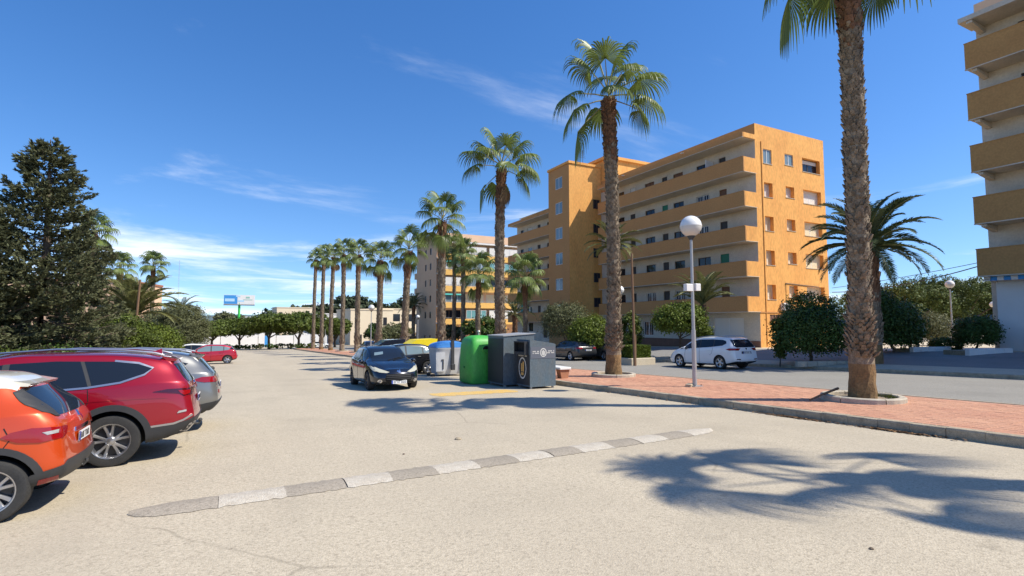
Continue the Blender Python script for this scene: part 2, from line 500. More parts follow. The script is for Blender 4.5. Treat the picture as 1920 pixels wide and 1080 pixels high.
pm('bin_yellow', (0.85, 0.66, 0.01), 0.42, var=0.25, vscale=3)
pm('dry_leaf', (0.22, 0.12, 0.05), 0.9, var=0.7, vscale=15, island=0.5)
pm('bill_green', (0.05, 0.55, 0.08), 0.5)
pm('bench_brick', (0.42, 0.19, 0.1), 0.85, var=0.6, vscale=6)
pm('roof_tile', (0.40, 0.16, 0.08), 0.9, var=0.5, vscale=2)
pm('step_red', (0.20, 0.035, 0.03), 0.7)
def paint(name, col, metal=0.35, rough=0.32):
    pm(name, col, rough, metal=metal, coat=1.0, var=0.12, vscale=2.0, col2=tuple(c * 0.8 for c in col))
paint('paint_orange', (0.60, 0.062, 0.002), 0.3)
paint('paint_cream', (0.74, 0.70, 0.58), 0.0)
paint('paint_ruby', (0.33, 0.0015, 0.013), 0.4)
paint('paint_grey', (0.22, 0.22, 0.21), 0.6)
paint('paint_red', (0.42, 0.006, 0.018), 0.2)
paint('paint_white', (0.80, 0.80, 0.79), 0.0)
paint('paint_navy', (0.010, 0.013, 0.022), 0.35, 0.25)
paint('paint_black', (0.008, 0.008, 0.009), 0.2, 0.25)
paint('paint_blue', (0.02, 0.035, 0.075), 0.4)
paint('paint_graphite', (0.035, 0.037, 0.04), 0.4)
# ------------------------------------------------------------------ ground, lot, street, pavements
KX, BX, FX = 10.55, 15.2, 25.4          # lot kerb, back of the palm strip, far kerb (x)
Y_END = 107.0                            # far tip of the palm strip
def sheet(name, x0, x1, ys, mat, dz, zf=None, kind='structure', nx=1, parent=None):
    b = MB()
    xs = [x0 + (x1 - x0) * i / nx for i in range(nx + 1)]
    v = [(x, y, (zf(x, y) if zf else gz(y)) + dz) for y in ys for x in xs]
    n = nx + 1
    f = [(j * n + i, j * n + i + 1, (j + 1) * n + i + 1, (j + 1) * n + i) for j in range(len(ys) - 1) for i in range(nx)]
    b.add(v, f)
    o = b.build(name, mat, parent, smooth='all', fix=False)
    if kind: tag(o, kind=kind)
    return o
YS = [-60, -30, 0, 30, 60, 90, 120] + [120 + 8 * i for i in range(1, 9)]
sheet('ground', -1500, 2500, [-600, -60, 0, 60, 120] + [120 + 8 * i for i in range(1, 12)] + [260, 400, 800, 1600, 4000], 'soil', -0.06, nx=4)
sheet('parking_lot', -6.2, KX + 0.02, YS[:12], 'lot_asphalt', 0.0, nx=2)
sheet('end_apron', KX + 0.02, BX, [Y_END + 2.2, 115, 120, 130, 140, 150, 160], 'lot_asphalt', -0.004)
sheet('street', BX - 0.05, FX + 0.02, YS, 'street_asphalt', -0.008, nx=2)
sheet('far_forecourt', 27.4, 36.0, [-30, 0, 20, 40, 60, 80, 100, 118], 'verge_asphalt', -0.004, tz, nx=8)
sheet('building_terrace', 35.98, 75, [-30, 0, 20, 40, 60, 80, 100, 118], 'pale_paving', -0.008, tz, nx=1)

# palm strip: bed, kerb stones both sides, tiles
KH = 0.17
def strip_z(x, y):
    return gz(y) + KH - 0.012
strip = sheet('pavement', KX + 0.14, BX - 0.13, [-12, 0, 30, 60, 90, Y_END], 'grout', 0.0, strip_z, nx=1)
kb = MB(); L = 0.53
def kerb_mesh(L, w, h):
    b = MB()
    b.prism([(0, -0.1), (w, -0.1), (w, h), (0.035, h), (0.012, h - 0.008), (0, h - 0.035)], 'y', 0.004, L - 0.004)
    return b.mesh('kerb_stone', 'kerb')
km = kerb_mesh(L, 0.15, KH)
sl = -math.atan(SLOPE)
rnd = random.Random(4)
n = int((Y_END + 6) / L)
for i in range(n):
    y = -6 + i * L
    link('kerb_stone', km, strip, (KX + rnd.uniform(-.006, .006), y, gz(y) + rnd.uniform(-.006, .004)), (sl, rnd.uniform(-.012, .012), rnd.uniform(-.006, .006)))
km2 = kerb_mesh(1.0, 0.14, KH)
for i in range(int(Y_END + 6)):
    y = -6 + i
    link('kerb_stone', km2, strip, (BX - 0.0, y + 1, gz(y + 1)), (-sl, 0, pi))
# rounded tip of the strip
for i in range(8):
    a0 = pi * i / 8
    cx_, r_ = (KX + BX) / 2, (BX - KX) / 2
    p0 = (cx_ - r_ * cos(a0), Y_END + r_ * sin(a0) * .5); p1 = (cx_ - r_ * cos(a0 + pi / 8), Y_END + r_ * sin(a0 + pi / 8) * .5)
    b = MB()
    q0 = (cx_ + (p0[0] - cx_) * .93, Y_END + (p0[1] - Y_END) * .88); q1 = (cx_ + (p1[0] - cx_) * .93, Y_END + (p1[1] - Y_END) * .88)
    b.prism([p0, p1, q1, q0], 'z', gz(Y_END) - .1, gz(Y_END) + KH)
    b.build('kerb_stone', 'kerb', strip)
b = MB()
b.prism([(cx_ - r_ * .93 * cos(pi * i / 8), Y_END + r_ * .44 * sin(pi * i / 8)) for i in range(9)], 'z', gz(Y_END) - .1, gz(Y_END) + KH - .006)
b.build('paving_tip', 'tile', strip)
TS = 0.20
def tile_shape(b, x, y, z, s=TS, g=0.004, h=0.012):
    zz = z + h; c = 0.006
    k = -SLOPE
    def p(ax, ay, az): return (x + ax, y + ay, z + az + k * ay)
    v = [p(g, g, 0), p(s - g, g, 0), p(s - g, s - g, 0), p(g, s - g, 0),
         p(g + c, g + c, h), p(s - g - c, g + c, h), p(s - g - c, s - g - c, h), p(g + c, s - g - c, h)]
    b.add(v, [(4, 5, 6, 7), (0, 1, 5, 4), (1, 2, 6, 5), (2, 3, 7, 6), (3, 0, 4, 7)])
tb = MB(); tile_shape(tb, 0, 0, 0)
tm = tb.mesh('paving_tile', 'tile', fix=False)
cells = []
for i in range(int((BX - KX - .29) / TS)):
    for j in range(int((Y_END - 1) / TS)):
        cells.append((KX + .15 + i * TS, j * TS))
def shown(c):      # rough size in the picture
    x, y = c[0] + .1, c[1] + .1
    d = x * FW.x + y * FW.y; r = (x * RT.x + y * RT.y) / d
    return -1 if abs(r) > .98 else 1 / d
cells.sort(key=shown, reverse=True)
holes = []
near, rest = cells[:300], cells[300:]
for x, y in near:
    link('paving_tile', tm, strip, (x, y, strip_z(x, y) + rnd.uniform(-.002, .002)), (rnd.uniform(-.004, .004), rnd.uniform(-.004, .004), 0))
rb = MB()
for x, y in rest:
    tile_shape(rb, x, y, strip_z(x, y) + rnd.uniform(-.002, .002))
tag(rb.build('paving_tiles', 'tile', strip, fix=False), kind='stuff')

# far pavement with its own kerb
farp = sheet('far_pavement', FX + 0.13, 27.4, [-12, 0, 20, 40, 60, 80, 100, 118], 'pale_paving', 0.0, tz, nx=1)
for i in range(95):
    y = -6 + i
    link('kerb_stone', km2, farp, (FX, y, gz(y) - 0.02), (sl, 0, 0))

# speed hump: low painted blocks, white and bare by turns, rounded ends
HUMP_Y = 6.62
hump = thing('speed_hump', (3.5, HUMP_Y + .2, gz(6.7)), 'low worn speed hump striped white and grey across the lot', 'speed hump')
xs = [-0.86, -0.06, 0.62, 1.28, 1.86, 2.46, 3.06, 3.66, 4.24, 4.80, 5.40, 5.98, 6.60, 7.22, 7.92]
for i in range(len(xs) - 1):
    x0, x1 = xs[i] + rnd.uniform(-.03, .03) * (i > 0), xs[i + 1]
    b = MB(); nx, ny = 10, 8
    for a in range(nx + 1):
        for c in range(ny + 1):
            u = a / nx; v = c / ny
            x = x0 + (x1 - x0) * u
            wid = 0.50
            if i == 0: wid *= sqrt(max(0.0, 1 - (1 - min(1, u / .6)) ** 2)) * .97 + .03
            if i == len(xs) - 2: wid *= sqrt(max(0.0, 1 - u ** 2)) * .97 + .03
            jag = (sin(x * 31) + sin(x * 53 + 1)) * .016 * (1 if c in (0, ny) else 0)
            yy = HUMP_Y + .05 * (x - .8) * .9 + .21 + (v - .5) * wid + jag
            h = .03 * (1 - (2 * v - 1) ** 2) + .003 * sin(x * 9) * sin(v * 7) + .005
            b.v.append((x - 3.5, yy - HUMP_Y - .2, gz(yy) + h - gz(6.7)))
    for a in range(nx):
        for c in range(ny):
            b.f.append((a * (ny + 1) + c, (a + 1) * (ny + 1) + c, (a + 1) * (ny + 1) + c + 1, a * (ny + 1) + c + 1)); b.m.append(0)
    b.build('hump_block', 'hump_white' if i % 2 else 'hump_grey', hump, smooth='all', fix=False)

# worn yellow no-parking paint in front of the bins
b = MB(); N_ = 26
for a in range(N_ + 1):
    x = 5.55 + (8.35 - 5.55) * a / N_
    yc = 15.9 - .25 * a / N_
    w = .48 + .05 * sin(a * 1.7) + .03 * sin(a * 4.1)
    if a in (0, N_): w *= .3
    b.v += [(x, yc - w + .02 * sin(a * 2.3), gz(yc - w) + .005), (x, yc + w, gz(yc + w) + .005)]
b.f = [(2 * a, 2 * a + 2, 2 * a + 3, 2 * a + 1) for a in range(N_)]; b.m = [0] * N_
tag(b.build('road_marking', 'yellow_paint', fix=False), kind='structure')
# kerb along the garden on the left
lk = sheet('garden_bed', -40, -6.2, [-10, 20, 50, 80, 110, 140], 'soil', 0.06, nx=1)
for i in range(int(115)):
    y = -4 + i
    link('kerb_stone', km2, lk, (-6.2, y + 1, gz(y + 1) - .02), (-sl, 0, pi))
# ------------------------------------------------------------------ buildings
def holed_wall(b, face, c, u0, u1, z0, z1, holes, depth=0.18, mi=0, rmi=None):
    """wall skin on x=c ('W', seen from -x, u=y) or y=c ('S', seen from -y, u=x) with recessed openings"""
    us = sorted({u0, u1, *[h[0] for h in holes], *[h[1] for h in holes]})
    zs = sorted({z0, z1, *[h[2] for h in holes], *[h[3] for h in holes]})
    def P(u, z, d=0.0):
        return (c + d, u, z) if face == 'W' else (u, c + d, z)
    for i in range(len(us) - 1):
        for j in range(len(zs) - 1):
            um, zm = (us[i] + us[i + 1]) / 2, (zs[j] + zs[j + 1]) / 2
            if any(h[0] < um < h[1] and h[2] < zm < h[3] for h in holes): continue
            b.add([P(us[i], zs[j]), P(us[i + 1], zs[j]), P(us[i + 1], zs[j + 1]), P(us[i], zs[j + 1])],
                  [(0, 1, 2, 3)] if face == 'S' else [(3, 2, 1, 0)], mi)
    for h in holes:
        a, e, p, q = h[:4]
        for (s, t) in (((a, p), (e, p)), ((e, p), (e, q)), ((e, q), (a, q)), ((a, q), (a, p))):
            b.add([P(*s), P(*t), P(*t, depth), P(*s, depth)], [(0, 1, 2, 3)], mi if rmi is None else rmi)
WM = {}
def win_mesh(w, h, kind):
    """frame + panes/shutter of a window facing -y, origin at bottom centre of the opening, set back in it"""
    key = (round(w, 2), round(h, 2), kind)
    if key in WM: return WM[key]
    fr = {'dark': 'frame_dark', 'wood': 'door_wood', 'door': 'frame_dark', 'wooddoor': 'door_wood', 'green': 'shutter_green', 'greendoor': 'shutter_green'}.get(kind, 'frame_white')
    f = MB(); t = 0.055; x = w / 2
    f.box(-x, x, -.05, .02, 0, t); f.box(-x, x, -.05, .02, h - t, h)
    f.box(-x, -x + t, -.05, .02, t, h - t); f.box(x - t, x, -.05, .02, t, h - t)
    door = 'door' in kind
    if not door and w > 0.7:
        f.box(-.03, .03, -.045, .02, t, h - t)
    if kind in ('bars',):
        for i in range(6):
            xx = -x + w * (i + .5) / 6; f.box(xx - .012, xx + .012, -.1, -.075, .03, h - .03)
    fm = f.mesh('window_frame', fr)
    p = MB()
    pmat = 'glass'
    if kind in ('shut', 'cream', 'green', 'greendoor'):
        k = int(h / .06) if w > .5 else 8
        for i in range(k):
            z0 = t + (h - 2 * t) * i / k; z1 = t + (h - 2 * t) * (i + .86) / k
            p.box(-x + t, x - t, -.035, -.02 + .004 * (i % 2), z0, z1)
        p.box(-x + t, x - t, -.018, .0, t, h - t)
        pmat = {'shut': 'shutter_white', 'cream': 'shutter_cream'}.get(kind, 'shutter_green')
    elif door:
        p.box(-x + t, x - t, -.03, 0.0, t, h - t); pmat = 'door_dark' if kind == 'door' else 'door_wood'
        p.box(-x + .2, x - .2, -.045, -.03, .25, h * .45); p.box(-x + .2, x - .2, -.045, -.03, h * .52, h - .25)
    else:
        p.box(-x + t, x - t, -.015, 0.0, t, h - t)
        if kind == 'pale': pmat = 'glass_pale'
        if kind == 'teal': pmat = 'glass_teal'
        if kind == 'wood': pmat = 'door_wood'
    nm = 'shutter' if kind in ('shut', 'cream', 'green', 'greendoor') else ('leaf' if door else 'pane')
    WM[key] = (fm, nm, p.mesh(nm, pmat))
    return WM[key]
def window(parent, face, c, u, z, w, h, kind, half=0.0):
    """window part (> pane or shutter) set in an opening; half > 0 adds a part-lowered roller shutter"""
    fm, nm, pmesh = win_mesh(w, h, kind)
    loc = (c, u, z) if face == 'W' else (u, c, z)
    o = link('door' if 'door' in kind else 'window', fm, parent, loc, (0, 0, -pi / 2 if face == 'W' else 0))
    link(nm, pmesh, o)
    if half:
        _, _, sm = win_mesh(w, h * half, 'shut')
        link('shutter', sm, o, (0, -.025, h * (1 - half) - .02))
    return o
def slabbox(name, parent, mat, *d):
    return MB().box(*d).build(name, mat, parent)

# ---- the orange block with open galleries, stair tower and a far wing (local frame: near corner of the gallery wall)
OX, OY = 38.57, 29.4
OZ = tz(OX, OY)
FH = 2.90
S1 = 2.75 - OZ                     # underside of the first gallery, above the base
ob = thing('apartment_building', (OX, OY, OZ), 'six-storey orange apartment building with open galleries and a stair tower', 'building')
GD = 1.5                           # gallery depth
TY0, TY1, TXF = 21.1, 25.6, -4.57  # stair tower
WY1 = 42.2                         # far end of the far wing
WO = -0.7                          # the far wing stands lower
def gallery(y0, y1, off, near_end, far_end):
    for k in range(5):
        z = S1 + FH * k + off
        slabbox('gallery_slab', ob, 'stucco_white', -GD + .02, 0.0, y0 + .02, y1 - .02, z, z + .17)
        b = MB()
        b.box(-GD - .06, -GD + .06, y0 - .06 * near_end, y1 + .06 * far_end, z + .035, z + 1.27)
        b.build('gallery_parapet', 'stucco_orange_shaded', ob)
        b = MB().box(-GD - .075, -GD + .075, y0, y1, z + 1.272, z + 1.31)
        b.build('parapet_coping', 'stucco_orange_shaded', ob)
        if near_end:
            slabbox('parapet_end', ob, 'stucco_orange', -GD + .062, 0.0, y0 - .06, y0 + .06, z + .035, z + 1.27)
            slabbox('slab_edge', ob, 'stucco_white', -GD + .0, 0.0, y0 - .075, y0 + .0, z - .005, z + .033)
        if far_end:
            slabbox('parapet_end', ob, 'stucco_orange_shaded', -GD + .062, 0.0, y1 - .06, y1 + .06, z + .035, z + 1.27)
        slabbox('slab_edge', ob, 'stucco_white', -GD - .075, -GD + .02, y0, y1, z - .006, z + .033)
    z = S1 + FH * 5 + off
    slabbox('roof_slab', ob, 'stucco_white', -GD + .02, 0.0, y0 + .02, y1 - .02, z, z + .2)
    slabbox('roof_edge', ob, 'stucco_orange_shaded', -GD - .08, -GD + .02, y0 - .05, y1 + .05 * far_end, z + .03, z + .42)
    slabbox('slab_edge', ob, 'stucco_white', -GD - .1, -GD + .02, y0 - .07, y1 + .05 * far_end, z - .01, z + .028)
    if near_end:
        slabbox('roof_edge', ob, 'stucco_orange', -GD + .022, 0.0, y0 - .07, y0 + .02, z + .03, z + .42)
gallery(0.0, TY0 - 1.4, 0.0, 1, 0)
gallery(TY1, WY1, WO, 0, 1)
# gallery wall openings per floor: (centre y, width, kind)  - window / door pattern of the photo
pat = [[(3.4, .75, 'door'), (5.7, 1.35, 'dark'), (8.75, 1.3, 'wood'), (10.6, .75, 'door'), (12.8, 1.4, 'wood'), (15.5, .75, 'shut'), (17.5, 1.2, 'dark')],
       [(3.4, .8, 'wooddoor'), (5.7, 1.5, 'bars'), (8.75, 1.35, 'dark'), (10.6, .8, 'greendoor'), (12.8, 1.4, 'dark'), (15.5, .8, 'door'), (17.5, 1.2, 'dark')],
       [(3.4, .8, 'door'), (5.7, 1.2, 'bars'), (8.75, 1.35, 'dark'), (10.6, .8, 'door'), (12.8, 1.4, 'dark'), (15.5, .8, 'door'), (17.5, 1.2, 'pale')],
       [(3.4, .95, 'greendoor'), (5.7, 1.5, 'dark'), (8.75, 1.35, 'dark'), (10.6, .8, 'door'), (12.8, 1.4, 'dark'), (15.5, .8, 'door'), (17.5, 1.2, 'dark')],
       [(3.4, .9, 'wooddoor'), (5.7, 1.3, 'bars'), (8.75, 1.4, 'bars'), (10.6, .85, 'door'), (12.8, 1.4, 'bars'), (15.5, .8, 'door'), (17.5, 1.2, 'dark')]]
holes = []; wins = []
for fl in range(5):
    z = S1 + FH * (4 - fl) + .17
    for (y, w, k) in pat[fl]:
        d = 'door' in k or k == 'shut' and w < .8
        a, h = (0.05, 2.1) if d else (1.12, 0.98)
        holes.append((y - w / 2, y + w / 2, z + a, z + a + h)); wins.append((y, z + a, w, h, k))
    for (y, w, k) in ((26.9, .8, 'door'), (30.2, 1.3, 'dark'), (32.9, 1.0, 'dark'), (35.6, .8, 'door'), (38.3, 1.3, 'pale'), (40.6, .9, 'dark')):
        if fl == 0 and k == 'pale': k = 'shut'
        d = 'door' in k
        a, h = (0.05, 2.1) if d else (1.12, 0.98)
        holes.append((y - w / 2, y + w / 2, z + WO + a, z + WO + a + h)); wins.append((y, z + WO + a, w, h, k))
ZT = 18.70 - OZ
# ground floor of the long side
for (y, w, z, h, k) in ((3.2, 3.2, .55, 1.9, 'shut'), (7.7, 1.2, 1.0, 1.2, 'bars'), (13.3, 1.5, .75, 1.45, 'bars'), (17.6, 1.1, 1.0, 1.1, 'dark'), (29.5, 1.2, .9, 1.2, 'dark'), (34, 1.0, .05, 2.1, 'door'), (38, 1.3, .9, 1.2, 'dark')):
    holes.append((y - w / 2, y + w / 2, z, z + h)); wins.append((y, z, w, h, k))
b = MB(); holed_wall(b, 'W', 0.0, 0.0, WY1, 0.0, S1 + FH * 5 + .1, holes, .16)
b.box(0.0, .02, 0.0, WY1, -1.2, 0.0)
b.build('gallery_wall', 'stucco_white', ob, fix=False)
for (y, z, w, h, k) in wins:
    window(ob, 'W', .14, y, z, w, h, k)
slabbox('plinth', ob, 'brown_base', -.05, .0 - .003, 0.02, TY0, -1.0, .52)
# main parapets above the roof
slabbox('roof_parapet', ob, 'stucco_orange_shaded', 0.0, .25, 0.02, TY0 - .02, S1 + FH * 5 + .1, ZT)
slabbox('roof_parapet', ob, 'stucco_orange_shaded', 0.0, .25, TY1 + .02, WY1 - 1.2, S1 + FH * 5 + WO + .1, S1 + FH * 5 + WO + .85)
# gable with windows
gh = []; gw = []
for fl in range(5):
    z = S1 + FH * fl + 1.07
    top = fl == 4
    kinds = (('pale', 0), ('pale', 0), ('dark', .35)) if top else ((('cream', 0), ('cream', 0), ('cream', 0)) if fl < 2 else (('cream', 0), ('cream', 0), ('cream' if fl == 2 else 'shut', 0)))
    if fl == 3: kinds = (('shut', 0), ('shut', 0), ('shut', 0))
    for (x, w), (k, hf) in zip(((1.55, 1.1), (4.42, 1.15), (7.55, 2.55)), kinds):
        h = 1.25 if w != 1.15 else 1.0
        zz = z + (1.25 - h)
        gh.append((x - w / 2, x + w / 2, zz, zz + h)); gw.append((x, zz, w, h, k, hf))
gh.append((1.2, 4.0, S1 - .75, S1 - .2)); 
b = MB(); holed_wall(b, 'S', 0.0, 0.0, 9.45, -1.2, ZT, gh, .42)
b.add([(9.45, 0, -1.2), (9.45, 14, -1.2), (9.45, 14, ZT), (9.45, 0, ZT)], [(0, 1, 2, 3)])
b.add([(0, 0, ZT), (9.45, 0, ZT), (9.45, .25, ZT), (0, .25, ZT)], [(0, 1, 2, 3)])
b.build('gable_wall', 'stucco_orange', ob, fix=False)
for (x, z, w, h, k, hf) in gw:
    window(ob, 'S', .40 if k != 'pale' or w < 1.12 and w > 1.13 else .12, x, z, w, h, k, hf)
    slabbox('window_sill', ob, 'concrete', x - w / 2 - .04, x + w / 2 + .04, -.04, .38, z - .05, z - .002)
b = MB()
for i in range(9):
    b.box(1.22 + i * .31, 1.22 + i * .31 + .24, .04, .1, S1 - .72, S1 - .23)
b.build('louvre', 'brown_base', ob)
slabbox('floor_band', ob, 'stucco_orange_shaded', .02, 9.5, -.05, -.002, S1 - .06, S1 + .04)
b = MB()
b.tube([(3.35, -.04, S1 + .3), (3.35, -.04, S1 + 2.5), (7.9, -.04, S1 + 2.32)], .03, 5)
b.build('cable_conduit', 'metal_dark', ob)
b = MB(); b.tube([(.75, -.035, S1 + FH * 5), (.75, -.035, .1)], .035, 6)
b.build('drain_pipe', 'stucco_orange', ob)
# rear volume seen past the gable, with glazed balconies
b = MB(); b.box(9.46, 12.3, 3.2, 16, -1.2, S1 + FH * 4 + 2.6); b.build('rear_wall', 'stucco_orange', ob)
for k in range(5):
    z = S1 + FH * k
    window(ob, 'S', 3.17, 10.6, z + .75, 1.7, 1.7, ('teal' if k == 1 else 'shut') if k != 3 else 'pale')
# body behind the skins (roof deck, back)
b = MB(); b.box(.26, 9.44, .3, TY0 + 21, ZT - .8, ZT - .75); b.box(9.2, 9.4, 0.5, 42, -1.2, ZT - .8)
b.build('roof_deck', 'concrete', ob)
b = MB(); b.box(4.0, 4.7, 3, 3.7, ZT - .8, ZT + .55); b.box(3.9, 4.8, 2.9, 3.8, ZT + .552, ZT + .66)
b.build('chimney', 'metal_grey', ob)
# stair tower
TZ = 20.35 - OZ
th = []
for i in range(6):
    z = 17.81 - OZ - 3.02 * i
    th.append((TY0 + 1.45, TY0 + 2.95, z, z + 1.38))
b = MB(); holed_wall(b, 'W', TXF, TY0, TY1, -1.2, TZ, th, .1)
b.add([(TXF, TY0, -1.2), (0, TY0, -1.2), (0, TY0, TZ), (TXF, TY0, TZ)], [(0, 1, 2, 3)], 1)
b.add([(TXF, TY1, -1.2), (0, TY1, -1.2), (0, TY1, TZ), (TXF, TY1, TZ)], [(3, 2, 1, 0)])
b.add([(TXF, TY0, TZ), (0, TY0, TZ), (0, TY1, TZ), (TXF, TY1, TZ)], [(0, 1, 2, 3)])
b.build('stair_tower', ['stucco_orange_shaded', 'stucco_orange'], ob, fix=False)  # shade is in the colour of all tower faces but the near one
slabbox('tower_coping', ob, 'stucco_orange', TXF - .12, .02, TY0 - .12, TY1 + .12, TZ + .002, TZ + .28)
for (a, e, z, z1) in th:
    window(ob, 'W', TXF + .08, (a + e) / 2, z, e - a, z1 - z, 'pale')
# lift house on the roof
b = MB(); b.box(.05, 6.4, TY0 - 1.2, TY1 + 1.0, ZT - .9, 21.2 - OZ); b.build('lift_house', 'stucco_orange', ob)
slabbox('lift_house_roof', ob, 'stucco_orange', -.25, 6.7, TY0 - 1.5, TY1 + 1.3, 21.202 - OZ, 21.55 - OZ)
slabbox('lift_house_panel', ob, 'wall_white', .1, 1.3, TY0 - 1.225, TY0 - 1.203, 19.1 - OZ, 20.9 - OZ)
b = MB()
b.tube([(-1.2, TY0 + 2, TZ + .2), (-1.2, TY0 + 2, TZ + 2.6)], .03, 5)
for i in range(4):
    b.tube([(-1.7 + .1 * i, TY0 + 2, TZ + 1.7 + i * .22), (-.7 - .1 * i, TY0 + 2, TZ + 1.7 + i * .22)], .015, 4)
b.build('aerial', 'metal_dark', ob)
# recessed stair windows between tower and gallery
for k in range(5):
    window(ob, 'S', TY0 - .03, -.75, S1 + FH * k + 1.0, .9, 1.1, 'dark')
# lamps under the roof edge
for y in (6.5, 15.0):
    b = MB(); b.lathe([(0, 0), (.14, 0), (.18, .06), (.0, .09)], 10, c=(-GD - .2, y, S1 + FH * 5 + .42))
    b.build('gallery_lamp', 'globe', ob)
b = MB(); b.box(-.75, -.6, 38.3, 39.6, S1 + .3, S1 + 1.9); b.build('teal_awning', 'awning_teal', ob)
# an open shutter on the top floor
b = MB(); b.box(-.95, -.05, 4.35, 4.38, S1 + FH * 4 + 1.0, S1 + FH * 4 + 2.2); b.box(-.99, -.95, 4.33, 4.40, S1 + FH * 4 + .9, S1 + FH * 4 + 2.25)
b.build('open_shutter', 'frame_white', ob)
# air-conditioning units hung on the gable: things of their own
def aircon(x, z, label):
    t = thing('air_conditioner', (OX + x, OY - .002, OZ + z), label, 'air conditioner', 'air conditioners on the orange gable')
    MB().bbox(-.42, .42, -.36, -.04, .04, .64, .03).build('casing', 'frame_white', t)
    b = MB(); b.lathe([(.24, -.362), (.24, -.375), (.2, -.385), (.03, -.375), (0.0, -.37)], 18, 'y', (-.1, 0, .34)); b.build('fan_grille', 'metal_dark', t)
    b = MB(); b.box(-.36, -.32, -.38, .0, 0, .038); b.box(.32, .36, -.38, .0, 0, .038); b.build('bracket', 'metal_grey', t)
aircon(5.5, S1 + .95, 'white air conditioner hung beside the first-floor wide window of the orange gable')
aircon(3.0, S1 + .15, 'white air conditioner at the foot of the conduit on the orange gable')

# ---- the nearer block at the right edge: brown gallery bands over a white ground floor
RX, RY = 37.45, 14.35
RZ = tz(38, 10)
rb_ = thing('apartment_building', (RX, RY, RZ), 'brown banded apartment block cut off by the right edge of the photo', 'building')
y0 = -34.0
slabs = [4.43, 7.42, 10.43, 13.5, 16.5]
holes = []; wins = []
for k, z in enumerate(slabs):
    for i in range(9):
        y = -2.6 - i * 3.4
        if i % 2: holes.append((y - .45, y + .45, z + .25 - RZ, z + 2.35 - RZ)); wins.append((y, z + .25 - RZ, .9, 2.1, 'wooddoor'))
        else: holes.append((y - .7, y + .7, z + 1.35 - RZ, z + 2.35 - RZ)); wins.append((y, z + 1.35 - RZ, 1.4, 1.0, 'dark'))
b = MB(); holed_wall(b, 'W', 1.5, y0, 0.0, -1.0, 19.6 - RZ, holes, .16)
b.add([(1.5, 0, -1), (11, 0, -1), (11, 0, 20.9 - RZ), (1.5, 0, 20.9 - RZ)], [(3, 2, 1, 0)])
b.add([(1.5, y0, -1), (11, y0, -1), (11, y0, 20.9 - RZ), (1.5, y0, 20.9 - RZ)], [(0, 1, 2, 3)])
b.add([(11, 0, -1), (11, y0, -1), (11, y0, 20.9 - RZ), (11, 0, 20.9 - RZ)], [(0, 1, 2, 3)])
b.add([(1.5, 0, 20.9 - RZ), (11, 0, 20.9 - RZ), (11, y0, 20.9 - RZ), (1.5, y0, 20.9 - RZ)], [(0, 1, 2, 3)])
b.build('gallery_wall', 'stucco_white', rb_, fix=False)
for (y, z, w, h, k) in wins: window(rb_, 'W', 1.64, y, z, w, h, k)
for z in slabs:
    z -= RZ
    slabbox('gallery_slab', rb_, 'stucco_white', .02, 1.5, y0, -.02, z, z + .2)
    slabbox('slab_edge', rb_, 'stucco_white', -.05, .06, y0, .05, z - .01, z + .045)
    slabbox('gallery_parapet', rb_, 'stucco_brown', -.03, .12, y0, .03, z + .047, z + 1.55)
    slabbox('parapet_coping', rb_, 'stucco_brown', -.05, .14, y0, .05, z + 1.552, z + 1.6)
    slabbox('parapet_end', rb_, 'stucco_brown', .122, 1.5, -.09, .03, z + .047, z + 1.55)
    for i in range(9):
        y = -.35 - i * 4.2
        MB().prism([(.1, z - .02), (1.5, z - .02), (1.5, z - .34), (.1, z - .16)], 'y', y - .12, y + .12).build('bracket', 'stucco_white', rb_)
z = 19.35 - RZ
slabbox('roof_slab', rb_, 'stucco_white', -.2, 1.5, y0, .2, z, z + .28)
for i in range(9):
    y = -.3 - i * 4.2
    MB().prism([(-.1, z - .02), (1.5, z - .02), (1.5, z - .4), (-.1, z - .16)], 'y', y - .14, y + .14).build('bracket', 'stucco_white', rb_)
slabbox('roof_parapet', rb_, 'stucco_peach', 1.35, 1.6, y0, -.02, z + .282, z + 1.5)
# striped awning valance under the first gallery
for i in range(26):
    y = -.15 - i * .3
    b = MB(); b.box(.2, .23, y - .29, y - .0, 4.18 - RZ, 4.41 - RZ); b.build('awning_stripe', 'print_blue' if i % 2 else 'wall_white', rb_)
slabbox('pillar', rb_, 'wall_white', 1.0, 1.497, -1.6, -.4, -1, 4.42 - RZ)

# entrance steps of that block: white treads with dark red risers
st = thing('entrance_steps', (35.6, 9.0, tz(35.6, 9)), 'white entrance steps with dark red risers beside the right-hand block', 'steps')
for i in range(5):
    MB().box(.35 * i, 3.2, -2.2, 2.2, -.3 + (.17 * i if i else 0), .17 * i + .12).build('tread', 'wall_white', st)
    MB().box(.35 * i - .012, .35 * i - .001, -2.18, 2.18, .17 * i - .02, .17 * i + .085).build('riser', 'step_red', st)
MB().prism([(-.3, -.4), (3.2, -.4), (3.2, 1.6), (2.4, 1.5), (-.3, .45)], 'y', 2.21, 2.5).build('side_wall', 'wall_white', st)

